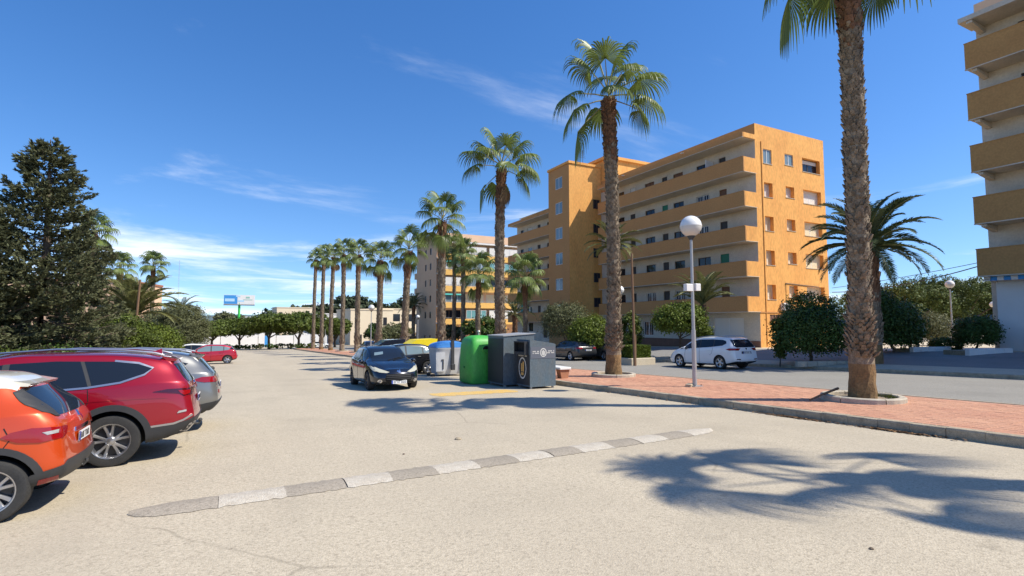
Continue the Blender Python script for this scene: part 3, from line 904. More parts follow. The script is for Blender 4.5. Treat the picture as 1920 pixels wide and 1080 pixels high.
# ---- distant block: shaded beige side, sunlit balconies in yellow bands
BXc, BYc = 32.15, 90.0
BZ = tz(BXc, BYc)
db = thing('apartment_building', (BXc, BYc, BZ), 'distant beige apartment block with yellow-banded glazed balconies', 'building')
H3 = 18.1 - BZ
F3 = [1.95, 4.9, 7.85, 10.8, 13.6]
wh = []
for z in F3:
    for y in (3.2, 5.9): wh.append((y - .45, y + .45, z + .9 - BZ, z + 2.1 - BZ))
wh.append((5.5, 6.4, .6, 1.7)); wh.append((2.7, 3.6, .6, 1.7))
b = MB(); holed_wall(b, 'W', 0, 0, 11.4, -1.5, H3, wh, .12)
b.add([(0, 11.4, -1.5), (17, 11.4, -1.5), (17, 11.4, H3), (0, 11.4, H3)], [(3, 2, 1, 0)])
b.add([(0, 0, H3), (17, 0, H3), (17, 11.4, H3), (0, 11.4, H3)], [(0, 1, 2, 3)])
b.add([(17, 0, -1.5), (17, 11.4, -1.5), (17, 11.4, H3), (17, 0, H3)], [(0, 1, 2, 3)])
b.build('side_wall', 'stucco_beige', db, fix=False)
for (a, e, z, z1) in wh: window(db, 'W', .1, (a + e) / 2, z, e - a, z1 - z, 'dark')
b = MB(); b.add([(0, .9, -1.5), (17, .9, -1.5), (17, .9, H3), (0, .9, H3)], [(0, 1, 2, 3)]); b.build('balcony_back_wall', 'stucco_peach', db, fix=False)
fills = [('dark', 'teal', 'shut'), ('pale', 'cream', 'cream'), ('shut', 'pale', 'dark'), ('shut', 'pale', 'teal'), ('dark', 'shut', 'shut')]
for k, z in enumerate(F3):
    z -= BZ
    slabbox('balcony_slab', db, 'wall_white', .05, 17, -.5, .88, z - .1, z + .12)
    slabbox('balcony_parapet', db, 'stucco_yellow', .02, 17, -.58, -.48, z - .22, z + .78)
    b = MB()
    b.box(.05, 16.9, -.56, -.53, z + .98, z + 1.02)
    for i in range(18): b.box(.1 + i * .97, .14 + i * .97, -.56, -.53, z + .78, z + .98)
    b.build('railing', 'metal_grey', db)
    for i, (x0, x1) in enumerate(((.5, 5.0), (5.6, 9.6), (10.2, 16.6))):
        kd = fills[k][i]
        wide = x1 - x0
        for j in range(2 if wide < 5 else 3):
            ww = wide / (2 if wide < 5 else 3)
            window(db, 'S', -.45 if kd in ('shut', 'teal', 'pale') else .86, x0 + ww * (j + .5), z + .8, ww - .05, 1.55, kd)
    if k == 1 or k == 3:
        MB().prism([(-.6, z + 2.35), (-.9, z + 2.1), (-.9, z + 2.05), (-.55, z + 2.28)], 'x', .6, 5.2).build('awning', 'awning_teal', db)
for z in F3:
    slabbox('side_balcony', db, 'stucco_beige', -.05, 2.2, 11.45, 12.7, z - .2 - BZ, z + .95 - BZ)
slabbox('roof_parapet', db, 'stucco_peach', -.1, 17.1, -.62, -.2, H3 - 1.3, H3 + .05)
slabbox('roof_slab', db, 'wall_white', 0.0, 17, -.6, .88, H3 - 1.62, H3 - 1.32)
b = MB(); b.box(5.2, 6.1, 4, 5, H3, H3 + .75); b.box(5.1, 6.2, 3.9, 5.1, H3 + .76, H3 + .86); b.build('chimney', 'metal_dark', db)
for i in range(6):
    slabbox('ground_pillar', db, 'stucco_yellow', .1 + i * 3.3, .7 + i * 3.3, -.4, .1, -1.5, F3[0] - .23 - BZ)

# ---- villas, walls and houses beyond the end of the street
def villa(px, py, d, w, h, dep, mat, label, wins, roof=None, rz=None, terrace=None, k=1.0):
    p = at(px, py, d * k)
    w, h, dep = w * k, h * k, dep * k
    terrace = terrace * k if terrace else None
    wins = [(a * k, b_ * k, c_ * k, e_ * k, f_) for (a, b_, c_, e_, f_) in wins]
    t = thing('house', (p.x, p.y, p.z), label, 'house', rz=.12 if rz is None else rz)
    hol = [(x - a / 2, x + a / 2, z, z + c) for (x, z, a, c, k) in wins]
    b = MB(); holed_wall(b, 'S', 0, -w / 2, w / 2, -3, h, hol, .15)
    b.add([(-w / 2, 0, -3), (-w / 2, dep, -3), (-w / 2, dep, h), (-w / 2, 0, h)], [(0, 1, 2, 3)])
    b.add([(w / 2, 0, -3), (w / 2, dep, -3), (w / 2, dep, h), (w / 2, 0, h)], [(0, 1, 2, 3)])
    b.add([(-w / 2, 0, h), (w / 2, 0, h), (w / 2, dep, h), (-w / 2, dep, h)], [(0, 1, 2, 3)])
    b.build('wall', mat, t, fix=False)
    for (x, z, a, c, k) in wins: window(t, 'S', .12, x, z, a, c, k)
    MB().box(-w / 2 - .15, w / 2 + .15, -.15, dep, h + .002, h + .32).build('roof', roof or mat, t)
    if terrace:
        MB().box(-w / 2, w / 2, -1.6, -.01, terrace, terrace + .25).build('balcony', 'wall_white', t)
        MB().box(-w / 2, w / 2, -1.62, -1.5, terrace + .252, terrace + 1.1).build('balcony_parapet', mat, t)
    return t
villa(648, 652, 118, 9, 7.2, 8, 'wall_pink', 'pink house with a flat roof seen between two far palm trunks', [(-2, 4.2, 1.2, 1.4, 'dark'), (1.8, 4.2, 1.2, 1.4, 'shut'), (0, .6, 2.4, 2, 'dark')], terrace=3.0, k=1.45)
villa(697, 655, 104, 8.5, 7.6, 9, 'wall_cream', 'cream villa with a blank sunlit wall behind the globe lamp', [(2.6, 4.6, .8, 1.6, 'dark'), (-2.6, .8, 1.2, 2.1, 'dark')], k=1.45)
villa(752, 655, 108, 11, 8.0, 9, 'wall_cream', 'cream villa with a glazed top floor beside the shaded block', [(-2.4, 5.6, 4.2, 1.5, 'dark'), (2.6, 5.6, 3.4, 1.5, 'dark'), (-3, .2, 3.2, 2.4, 'dark'), (2.5, .2, 2.6, 2.4, 'dark')], terrace=3.4, k=1.45)
villa(628, 640, 160, 14, 8.0, 9, 'wall_white', 'white stepped house under the pine ridge', [(-4, 4.5, 1.6, 1.4, 'dark'), (0, 4.5, 1.6, 1.4, 'dark'), (4, 4.5, 1.6, 1.4, 'dark')], terrace=3.2)
villa(553, 625, 230, 15, 10.9, 10, 'wall_cream', 'flat-roofed cream house standing above the row of round trees', [(5, 8, 1.6, 1.7, 'dark'), (-6, 7.6, 1.4, 1.4, 'dark')])
villa(475, 632, 250, 14, 9.2, 9, 'wall_white', 'white house half hidden behind the tree under the billboard', [(-4, 6.4, 1.4, 1.4, 'dark'), (3, 6.4, 1.4, 1.4, 'dark')])
villa(380, 632, 240, 14, 5.6, 9, 'wall_white', 'low white house glimpsed over the far left tree row', [(2, 2.6, 1.4, 1.4, 'dark')])
villa(112, 640, 76, 16, 8.6, 12, 'stucco_peach', 'peach house with a tiled roof edge behind the tall dark conifer', [(5, 4.6, 1.3, 1.4, 'dark'), (2, 4.6, 1.3, 1.4, 'dark'), (-3, 4.6, 1.3, 1.4, 'dark')], roof='roof_tile', rz=-AZ + .2)
# white boundary wall at the end of the lot: a run of rounded bays, with a blue gate
wl = thing('boundary_wall', (-20, 150, gz(150)), 'long white boundary wall with an arched top and a blue gate', 'wall')
def aty(px, y):
    r = ray(px, 640); return r * (y / r.y)
p0 = aty(300, 146); p1 = aty(614, 146)
def wall_run(a, b_, h0, h1, name='wall_panel', mat='wall_white', th=.3):
    """upright panel between two ground points, arched top"""
    d = (b_ - a); n = Vector((-d.y, d.x, 0)).normalized() * th
    m = MB(); k = 8
    top = [h0 + (h1 - h0) * sin(pi * i / k) for i in range(k + 1)]
    vs = []
    for i in range(k + 1):
        p = a + d * (i / k)
        vs += [(p.x, p.y, -1.5), (p.x, p.y, top[i]), (p.x + n.x, p.y + n.y, -1.5), (p.x + n.x, p.y + n.y, top[i])]
    f = []
    for i in range(k):
        o = 4 * i
        f += [(o, o + 4, o + 5, o + 1), (o + 2, o + 3, o + 7, o + 6), (o + 1, o + 5, o + 7, o + 3)]
    f += [(0, 1, 3, 2), (4 * k, 4 * k + 2, 4 * k + 3, 4 * k + 1)]
    m.add([(x + 20, y - 150, z) for x, y, z in vs], f)
    return m.build(name, mat, wl)
A = Vector((p0.x, p0.y, 0)); Bv = Vector((p1.x, p1.y, 0))
hs_ = [2.4, 2.4, 2.6, 5.6, 3.2, 0, 2.8, 3.4, 3.4]
for i, h in enumerate(hs_):
    a = A + (Bv - A) * (i / 9); c = A + (Bv - A) * ((i + 1) / 9 - .004)
    if i == 5:
        m_ = a + (c - a) * .35; n_ = a + (c - a) * .65
        wall_run(a, m_, 3.4, 3.5, 'gate_post'); wall_run(m_, n_, 2.7, 2.75, 'gate', 'print_blue', .1); wall_run(n_, c, 3.4, 3.5, 'gate_post')
    else:
        wall_run(a, c, min(h, 3.0), h)
# ------------------------------------------------------------------ palms
def fan_mesh(elev, seed, far=False, droop=1.0, mat=None):
    """one fan frond of a Washingtonia: petiole, pleated blade, hanging tips; origin at the crown, pointing +x"""
    r = random.Random(seed)
    b = MB()
    e = radians(elev)
    PL = r.uniform(1.15, 1.5)
    sag = .10 if elev > 20 else .28
    ax = Vector((cos(e), 0, sin(e)))
    pts = [ax * (PL * t) + Vector((0, 0, -sag * t * t)) for t in (0, .35, .7, 1)]
    b.tube(pts, [.032, .026, .02, .014], 4 if far else 5, 0)
    hub = pts[-1]
    e2 = e - radians(16 if elev >= 55 else 30 if elev > 20 else 38) - (sag * .8)
    ax = Vector((cos(e2), 0, sin(e2)))
    sd = Vector((0, 1, 0))
    nm = sd.cross(ax) * -1
    if nm.z < 0 and elev > -20: nm = -nm
    K = 22 if far else 38
    span = radians(128)
    segs = 5 if far else 7
    for i in range(K):
        a = -span + 2 * span * (i + .5) / K
        R = r.uniform(1.12, 1.36) * (1 - .28 * (abs(a) / span) ** 2)
        da = 2 * span / K
        d0 = (ax * cos(a) + sd * sin(a) - nm * (.42 * (abs(a) / span) ** 1.5)).normalized()
        cup = .05
        split = .5
        vs = []
        drop = r.uniform(.75, 1.25) * droop
        p = hub.copy(); prev = 0
        dirv = d0.copy()
        for s in range(segs + 1):
            t = s / segs
            rr = R * t
            if s:
                step = R / segs
                if t > split:
                    k = (t - split) / (1 - split)
                    dirv = (d0 * (1 - .55 * k) + Vector((0, 0, -1)) * (k * 2.3 * drop)).normalized()
                p = p + dirv * step
            side = dirv.cross(nm).normalized()
            wv = rr * da * .5 if t <= split else R * split * da * .5 * (1 - ((t - split) / (1 - split)) ** 1.4)
            wv = max(wv, .004)
            q = p + nm * (-cup * min(rr, .6) * (abs(a) / span))
            up = nm * (.32 * wv)
            vs += [q - side * wv - up, q + up, q + side * wv - up]
        f = []
        for s in range(segs):
            o = 3 * s
            f += [(o, o + 1, o + 4, o + 3), (o + 1, o + 2, o + 5, o + 4)]
        b.add(vs, f, 1)
    return b.mesh('frond', ['petiole' if not mat else mat, mat or ('fan_leaf_far' if far else 'fan_leaf')], smooth=False, fix=False)
FAN = {}
for far in (0, 1):
    for el in (78, 55, 34, 12, -12, -38):
        FAN[(far, el)] = [fan_mesh(el, 100 + el + 7 * j, bool(far), .5 if el >= 55 else .75 if el > 20 else 1.05) for j in range(3)]

DEAD = [fan_mesh(-62, 300 + j, True, 1.3, 'dead_leaf') for j in range(2)]
def palm_trunk(base, top, r0, r1, seed, scales, bend=.0, zb=.95):
    rr = random.Random(seed)
    H = (top - base).length
    b = MB()
    n = 14; rows = max(24, int(H / .22))
    off = Vector((rr.uniform(-1, 1), rr.uniform(-1, 1), 0)) * bend
    def ctr(t):
        return (top - base) * t + off * sin(pi * t)
    def rad(t):
        z = t * H
        w = r1 + (r0 - r1) * math.exp(-z / 1.6)
        w *= 1 + .1 * sstep(H - 1.3, H - .4, z)
        return w * (1 - .25 * sstep(H - .2, H, z))
    for i in range(rows + 1):
        t = i / rows; c = ctr(t)
        for k in range(n):
            a = 2 * pi * k / n + .2 * (i % 2)
            w = rad(t) * (1 + rr.uniform(-.05, .05))
            b.v.append((c.x + w * cos(a), c.y + w * sin(a), c.z))
    for i in range(rows):
        z = H * (i + .5) / rows
        mi = 1 if z > H - 2.6 + rr.uniform(-.5, .5) else (2 if z < zb + rr.uniform(-.1, .1) else 0)
        for k in range(n):
            b.f.append((i * n + k, i * n + (k + 1) % n, (i + 1) * n + (k + 1) % n, (i + 1) * n + k)); b.m.append(mi)
    # old leaf bases: tilted wedges in staggered rows
    if scales:
        step = scales
        m = int((H - 1.1) / step)
        for i in range(m):
            z = 1.05 + i * step
            t = z / H; c = ctr(t); w = rad(t)
            per = 13
            for k in range(per):
                if rr.random() < .12: continue
                a = 2 * pi * (k + .5 * (i % 2) + rr.uniform(-.25, .25)) / per
                d = Vector((cos(a), sin(a), 0)); s = Vector((-sin(a), cos(a), 0))
                big = rr.uniform(.6, 1.35) * (1.25 if z > H - 2.4 else 1)
                hw = .055 * big; ln = step * 1.5 * big; pr = .05 * big * rr.uniform(.5, 1.5)
                if z < 2.0: pr *= 1.8
                p = Vector((c.x, c.y, c.z)) + d * (w * .97)
                tip = p + d * pr + Vector((0, 0, ln)) + s * rr.uniform(-.03, .03)
                v = [p - s * hw, p + s * hw, p + d * (pr * .7) + Vector((0, 0, ln * .35)) , tip - s * hw * .6, tip + s * hw * .6, p + Vector((0, 0, ln * .8))]
                b.add(v, [(0, 1, 2), (0, 2, 3), (1, 4, 2), (2, 4, 3), (3, 4, 5), (0, 3, 5), (1, 5, 4)], 1 if z > H - 2.4 + rr.uniform(-.6, .6) else 0)
    return b, ctr(1.0)

def fan_palm(base, ztop, label, seed, group, scale=1.0, r0=.40, r1=.27, scales=.085, far=False, fr=None, lean=(0, 0), specific=None, nf=26, dead=0):
    t = thing('palm_tree', base, label, 'palm', group)
    top = Vector((lean[0], lean[1], ztop - base[2]))
    b, c = palm_trunk(Vector((0, 0, 0)), top, r0, r1, seed, scales, .12, .95 if scales < .1 else .3)
    b.build('trunk', ['palm_bark', 'palm_boots', 'palm_base'], t, smooth=False, fix=False)
    rr = random.Random(seed + 5)
    plan = specific or []
    if not specific:
        k = nf
        for i in range(k):
            u = i / k
            el = 78 if u < .17 else 55 if u < .38 else 34 if u < .6 else 12 if u < .8 else -12 if u < .92 else -38
            plan.append((el, 137.5 * i + rr.uniform(-15, 15), rr.uniform(.88, 1.1)))
    for (el, azd, s) in plan:
        me = FAN[(1 if far else 0, el)][rr.randrange(3)]
        p = c + Vector((0, 0, .0 + .28 * sin(radians(el))))
        link('frond', me, t, p, (rr.uniform(-.15, .15), 0, radians(azd)), scale * s)
    for j in range(dead):
        link('dead_frond', DEAD[j % 2], t, c + Vector((0, 0, -.35)), (rr.uniform(-.3, .3), 0, 2.4 * j + seed), scale * rr.uniform(.6, .8))
    return t

PX_, PY0, PDY = 13.3, 7.4, 9.5
tops = [11.0, 11.1, 10.95, 10.55, 9.1, 8.15, 8.35, 10.0, 11.2, 11.9, 12.9, 13.5]
PLAB = ['tall fan palm just beyond the right edge, seen by its shadow',
        'nearest tall fan palm with its crown cut off by the top edge',
        'fan palm with a full crown standing between the globe lamp and the bins',
        'fan palm rising behind the slate bins',
        'fan palm in front of the distant beige block, behind the blue-lidded bins',
        'short stout fan palm behind the yellow-lidded bin',
        'sixth fan palm of the row, short, behind the roof of the dark hatchback',
        'seventh fan palm of the row, just left of the dark hatchback',
        'eighth fan palm of the row counting from the right edge',
        'ninth fan palm of the row counting from the right edge',
        'tenth fan palm of the row, last but one on the left',
        'farthest fan palm, leftmost of the row at the tip of the strip']
for i, zt in enumerate(tops):
    y = PY0 + PDY * (i - 1)
    base = (PX_ + random.Random(i).uniform(-.12, .12), y, gz(y) + KH - .03)
    spec = None
    if i == 2:
        # fronds placed as in the photo: azimuth measured in the picture plane (0 = right, 180 = left)
        spec = [(78, 150, 1.1), (78, 10, 1.1), (55, 180, 1.05), (55, 20, 1.0), (55, 260, 1), (55, 80, 1), (34, 5, 1.2), (34, 300, .9),
                (12, 0, 1.15), (12, 185, 1.05), (12, 280, .85), (12, 90, 1), (-12, 355, .95), (-12, 195, 1.05), (-38, 190, 1.15)]
    if i == 3:
        spec = [(78, 170, 1.1), (78, 20, 1), (55, 165, 1.1), (55, 5, 1.05), (55, 280, 1), (55, 90, 1), (34, 10, 1.1), (34, 180, 1.2), (34, 230, 1), (12, 350, 1.1), (12, 20, 1), (12, 190, 1.05), (12, 290, .9), (-12, 0, 1), (-12, 100, 1), (-38, 185, 1)]
    if i == 1:
        spec = [(78, 170, 1.1), (78, 20, 1), (55, 165, 1.1), (55, 5, 1.05), (55, 280, 1), (34, 10, 1.1), (34, 180, 1.2), (34, 230, 1), (12, 350, 1.1), (12, 185, 1.2), (-12, 190, 1.05), (-12, 75, .9), (-38, 178, 1.05), (-38, 20, .75), (12, 15, 1.2)]
    if spec: spec = [(a, z - math.degrees(AZ), s) for a, z, s in spec]
    sc_ = [1.05, 1.12, 1.04, 1.04, 1.0, .92, .95, .95, .95, .95, .95, .95][i]
    fan_palm(base, zt, PLAB[i], 40 + i, 'fan palms in a row along the strip', scale=sc_, r0=[.33, .31, .34, .35, .37, .38, .38, .37, .36, .36, .36, .36][i], r1=[.22, .208, .23, .235, .25, .26, .26, .25, .25, .25, .26, .26][i],
             scales=.075 if i < 4 else .13 if i < 7 else .2, far=i > 5, lean=[(0, 0), (-.5, -.35), (-.1, 0), (0.05, .1), (0, 0), (.3, -.1), (.1, 0), (0, 0), (0, 0), (.2, 0), (.1, 0), (.15, 0)][i],
             specific=spec, dead=[0, 0, 0, 1, 3, 2, 3, 0, 1, 2, 0, 1][i], nf=[9, 13, 17, 17, 16, 17, 17, 17, 17, 17, 17, 17][i])
    # concrete planter ring of curved kerb stones round the foot, with soil inside
    if i < 9:
        yb = Vector((base[0], base[1], gz(y) + KH))
        t = thing('planter_ring', yb, ['concrete ring around the palm off the right edge', 'low concrete ring of curved stones around the nearest palm', 'low concrete ring around the palm beside the globe lamp',
            'concrete ring around the palm behind the slate bins', 'concrete ring around the palm behind the blue lids', 'concrete ring round the stout palm behind the yellow lid', 'concrete ring round the sixth palm of the row', 'concrete ring round the seventh palm of the row', 'concrete ring round the eighth palm of the row'][i], 'planter', 'concrete planter rings round the palms')
        ro, ri, hh = (.86, .70, .13)
        for k in range(6):
            b = MB(); m = 5
            a0 = 2 * pi * k / 6 + .012; a1 = 2 * pi * (k + 1) / 6 - .012
            for j in range(m + 1):
                a = a0 + (a1 - a0) * j / m
                for (q, z) in ((ro, -.03), (ro, hh - .02), (ro - .025, hh), (ri + .02, hh), (ri, hh - .02), (ri, -.03)):
                    b.v.append((q * cos(a), q * sin(a), z))
            for j in range(m):
                for q in range(5): b.f.append((j * 6 + q, (j + 1) * 6 + q, (j + 1) * 6 + q + 1, j * 6 + q + 1)); b.m.append(0)
            b.f += [(0, 1, 2, 3, 4, 5), tuple(m * 6 + q for q in (5, 4, 3, 2, 1, 0))]; b.m += [0, 0]
            b.build('ring_stone', 'concrete', t, fix=True)
        b = MB(); b.lathe([(.705, .045), (.5, .06), (0.0, .08)], 16); b.build('soil', 'soil', t)

# ------------------------------------------------------------------ feather palms
def feather_mesh(elev, seed, L=2.6, far=False, mat='date_leaf', arch=1.0):
    r = random.Random(seed); b = MB()
    e = radians(elev)
    n = 20 if far else 36
    p = Vector((0, 0, 0)); pts = [p.copy()]; dirs = []
    for i in range(n):
        t = i / n
        ang = e - radians(70) * arch * t ** 1.6
        d = Vector((cos(ang), 0, sin(ang))); dirs.append(d)
        p = p + d * (L / n); pts.append(p.copy())
    b.tube(pts, [.03 * (1 - .8 * i / n) + .004 for i in range(n + 1)], 4, 0)
    for i in range(3, n + 1):
        t = i / n
        d = dirs[min(i, n - 1)]
        up = Vector((0, 1, 0)).cross(d) * -1
        if up.z < 0: up = -up
        ll = .42 * (sin(pi * min(t * .93 + .1, 1)) ** .6) * (L / 2.6) * r.uniform(.85, 1.1) + .05
        for sgn in (-1, 1):
            for sub in range(2):
                dd = (d * .75 + Vector((0, sgn, 0)) * .85 + up * r.uniform(.1, .45)).normalized()
                o = pts[i] + d * (-.5 * sub * L / n)
                tip = o + dd * ll + Vector((0, 0, -.16 * ll))
                mid = o + dd * ll * .5
                w = d * .016 * (1.8 if far else 1.45) * (L / 2.6) ** .5
                b.add([o - w * .5, o + w * .5, mid + w, tip, mid - w], [(0, 1, 2, 3, 4)], 1)
    return b.mesh('frond', ['petiole', mat], fix=False)
def date_palm(base, zc, label, seed, L, nf, mat='date_leaf', r0=.3, far=False, group=None, low=True, els=None):
    t = thing('date_palm', base, label, 'palm', group)
    rr = random.Random(seed)
    H = zc - base[2]
    if H > .3:
        b, c = palm_trunk(Vector((0, 0, 0)), Vector((0, 0, H)), r0 * 1.1, r0, seed, .14, .05)
        b.build('trunk', ['palm_bark', 'palm_boots', 'palm_base'], t, fix=False)
    meshes = {}
    for i in range(nf):
        u = i / nf
        el = els[int(u * len(els))] if els else (80 if u < .15 else 62 if u < .35 else 42 if u < .6 else 20 if u < .82 else -6)
        key = (el, i % 2)
        if key not in meshes: meshes[key] = feather_mesh(el, seed * 13 + el + i, L, far, mat)
        link('frond', meshes[key], t, (0, 0, H), (rr.uniform(-.2, .2), 0, radians(137.5 * i) + rr.uniform(-.2, .2)), rr.uniform(.85, 1.1))
    return t
def foot(px, py, d):
    """stand something on the terrain below the photo pixel at distance d"""
    p = at(px, py, d)
    return Vector((p.x, p.y, tz(p.x, p.y)))
f = foot(1638, 650, 26.0)
date_palm(f, at(1640, 462, 26.0).z, 'big dark date palm with arching feather fronds behind the nearest trunk', 7, 3.3, 46, r0=.34, els=(82, 72, 62, 50, 40, 28, 14, 0, -14))
f = foot(1318, 640, 37)
date_palm(f, at(1318, 572, 37).z, 'short date palm with upright fronds in front of the orange gallery', 11, 2.9, 20, 'date_leaf_yellow', r0=.22, els=(82, 70, 58, 40))
f = foot(1150, 640, 44)
date_palm(f, at(1150, 462, 44).z, 'feathery palm whose crown spreads behind the palm beside the lamp', 17, 2.7, 24, 'date_leaf_yellow', r0=.2, els=(75, 50, 30, 12, -5))
f = foot(248, 640, 40)
date_palm(f, at(250, 592, 40).z, 'sprawling date palm with yellowing drooping fronds beside the wooden post', 23, 3.9, 44, 'date_leaf_yellow', r0=.3, els=(80, 66, 50, 34, 15))
f = foot(338, 640, 70)
date_palm(f, at(338, 582, 70).z, 'date palm whose thin fronds top the olive tree on the left', 29, 2.9, 20, 'date_leaf', r0=.2, far=True, els=(70, 50, 30, 10))
f = foot(775, 640, 100)
date_palm(f, at(775, 572, 100).z, 'distant date palm against the shaded side of the beige block', 31, 3.4, 24, 'date_leaf', r0=.3, far=True)
f = foot(965, 640, 52)
date_palm(f, at(966, 590, 52).z, 'dark feather palm at the far corner of the orange wing', 37, 2.4, 18, 'date_leaf', r0=.2, far=True)
for (px, pyb, pyt, d, lab, sc_, r_) in (
    (220, 600, 505, 62, 'fan palm with a broad crown behind the left garden', 1.0, .28), (283, 600, 500, 74, 'slim fan palm standing clear against the sky on the left', 1.0, .22),
    (170, 600, 440, 56, 'fan palm whose crown shows behind the tall conifer', 1.1, .24),
    (897, 640, 517, 50, 'slim dark fan palm with a ragged crown in front of the yellow bands', 1.0, .19), (984, 640, 523, 46, 'fan palm in front of the far wing of the orange building', 1.0, .17),
    (850, 640, 472, 66, 'thin fan palm, left one of a pair before the distant block', .95, .2), (868, 640, 478, 64, 'thin fan palm, right one of a pair before the distant block', .95, .22)):
    f = foot(px, pyb, d)
    fan_palm(f, at(px, pyt, d).z, lab, int(px), 'fan palms off the strip', sc_, r_ * 1.2, r_, .25, True, nf=20)

# ------------------------------------------------------------------ leaf crowns
def leaf_cloud(b, lobes, n, size, rr, clump=.22, elong=1.6, flat=0.0, fill=.55, mi=0):
    """leaf-sized faces in clumps through ellipsoid lobes (cx, cy, cz, rx, ry, rz)"""
    vol = [l[3] * l[4] * l[5] for l in lobes]; tot = sum(v ** .7 for v in vol)
    for l, v in zip(lobes, vol):
        m = int(n * v ** .7 / tot); per = 26
        for c in range(max(1, m // per)):
            while True:
                d = Vector((rr.gauss(0, 1), rr.gauss(0, 1), rr.gauss(0, 1))).normalized()
                if d.z > -.75: break
            q = fill + (1 - fill) * rr.random() ** .5
            cc = Vector((l[0] + d.x * l[3] * q, l[1] + d.y * l[4] * q, l[2] + d.z * l[5] * q))
            cr = clump * rr.uniform(.6, 1.3) * min(l[3], l[5])
            for k in range(per):
                o = cc + Vector((rr.gauss(0, 1), rr.gauss(0, 1), rr.gauss(0, .75))) * cr * .6
                nn = (d + Vector((rr.gauss(0, .7), rr.gauss(0, .7), rr.gauss(0, .7) + .35))).normalized()
                a = nn.orthogonal().normalized()
                a = Matrix.Rotation(rr.random() * 6.28, 3, nn) @ a
                c2 = nn.cross(a)
                s = size * rr.uniform(.6, 1.3)
                h = s / elong
                b.add([o - a * s * .5, o + c2 * h * .5, o + a * s * .5, o - c2 * h * .5], [(0, 1, 2, 3)], mi)
def tree(base, lobes, mat, label, n, size, name='tree', cat='tree', trunk_h=None, tr=.12, seed=1, group=None, clump=.22, elong=1.6, fill=.55, limbs=5):
    t = thing(name, base, label, cat, group)
    rr = random.Random(seed)
    b = MB()
    zt = trunk_h if trunk_h is not None else min(l[2] for l in lobes)
    b.tube([(0, 0, -.1), (rr.uniform(-.1, .1), rr.uniform(-.1, .1), zt * .5), (rr.uniform(-.15, .15), 0, zt)], [tr * 1.4, tr, tr * .8], 7)
    for l in (lobes * 3)[:limbs]:
        e = Vector((l[0] + rr.uniform(-.4, .4) * l[3], l[1] + rr.uniform(-.4, .4) * l[4], l[2] + rr.uniform(-.2, .5) * l[5]))
        s = Vector((0, 0, zt * rr.uniform(.6, .95)))
        b.tube([s, (s + e) / 2 + Vector((0, 0, .15)), e], [tr * .6, tr * .4, tr * .12], 5)
    b.build('trunk', 'bark', t, smooth=True)
    c = MB(); leaf_cloud(c, lobes, int(n * 2.3), size * 1.12, rr, clump, elong, fill=fill)
    c.build('crown', mat, t, fix=False)
    return t
def lobes_ball(rx, rz, zc, k, rr, sub=.55):
    ls = [(0, 0, zc, rx * .72, rx * .72, rz * .72)]
    for i in range(k):
        a = 2 * pi * i / k + rr.uniform(-.3, .3); h = rr.uniform(-.45, .6)
        q = rx * .62 * sqrt(max(.1, 1 - h * h * .7))
        ls.append((q * cos(a), q * sin(a), zc + h * rz * .75, rx * sub * rr.uniform(.7, 1), rx * sub * rr.uniform(.7, 1), rz * sub * rr.uniform(.6, .9)))
    return ls
R_ = random.Random
# shrubs and trees in front of the orange block
f = foot(1276, 640, 36)
tree(f, [(0, 0, 2.55, 1.7, 1.7, 1.05), (1.0, .2, 2.3, 1.0, 1.0, .75), (-1.1, -.2, 2.6, .9, .9, .8), (.2, -.3, 3.2, .9, .9, .5), (1.7, -.3, 1.75, .7, .7, .45)], 'leaf_bright', 'round clipped small tree above the white people carrier', 9000, .13, trunk_h=1.5, tr=.07, seed=3, clump=.3, fill=.6)
f = foot(1062, 645, 43)
tree(f, [(0, 0, 2.9, 2.0, 2.0, 1.6), (-1.0, 0, 3.4, 1.0, 1.0, .9), (.8, .3, 3.3, 1.0, 1.0, .8)], 'leaf_olive', 'feathery olive-green tree at the foot of the stair tower', 7000, .17, trunk_h=1.4, tr=.1, seed=5, clump=.22, elong=4, fill=.45)
f = foot(1105, 645, 40.5)
tree(f, [(0, 0, 1.9, 1.5, 1.5, 1.3), (.7, 0, 2.4, .9, .9, .8), (-.6, 0, 1.2, .9, .9, .8)], 'leaf_bright', 'bushy yellow-green shrub between the tower and the palm beside the lamp', 6500, .14, 'bush', 'bush', trunk_h=.6, tr=.06, seed=6, clump=.28)
f = foot(1182, 645, 38)
tree(f, [(0, 0, 1.9, .8, .8, 1.5)], 'leaf_mid', 'narrow green shrub behind the small globe lamp', 2600, .13, 'bush', 'bush', trunk_h=.6, tr=.05, seed=61)
# clipped hedge in a low wall
f = foot(1192, 655, 33)
t = thing('hedge', f, 'clipped box hedge behind the wooden telegraph post', 'hedge')
b = MB(); rr = R_(8)
for i in range(2600):
    x, y, z = rr.uniform(-.75, .75), rr.uniform(-.5, .5), rr.uniform(.42, 1.15)
    k = rr.randrange(3)
    if k == 0: z = 1.15
    elif k == 1: y = -.5
    else: x = rr.choice((-.75, .75))
    o = Vector((x, y, z)); nn = Vector((rr.gauss(0, 1), rr.gauss(0, 1), rr.gauss(0, 1))).normalized(); a = nn.orthogonal().normalized(); c2 = nn.cross(a); s = rr.uniform(.04, .09)
    b.add([o - a * s, o + c2 * s * .6, o + a * s, o - c2 * s * .6], [(0, 1, 2, 3)])
b.build('foliage', 'leaf_bright', t, fix=False)
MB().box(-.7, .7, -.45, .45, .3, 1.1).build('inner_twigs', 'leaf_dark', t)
b = MB(); b.bbox(-.95, .95, -.7, .7, -.2, .42, .03); b.build('low_wall', 'pale_paving', t)
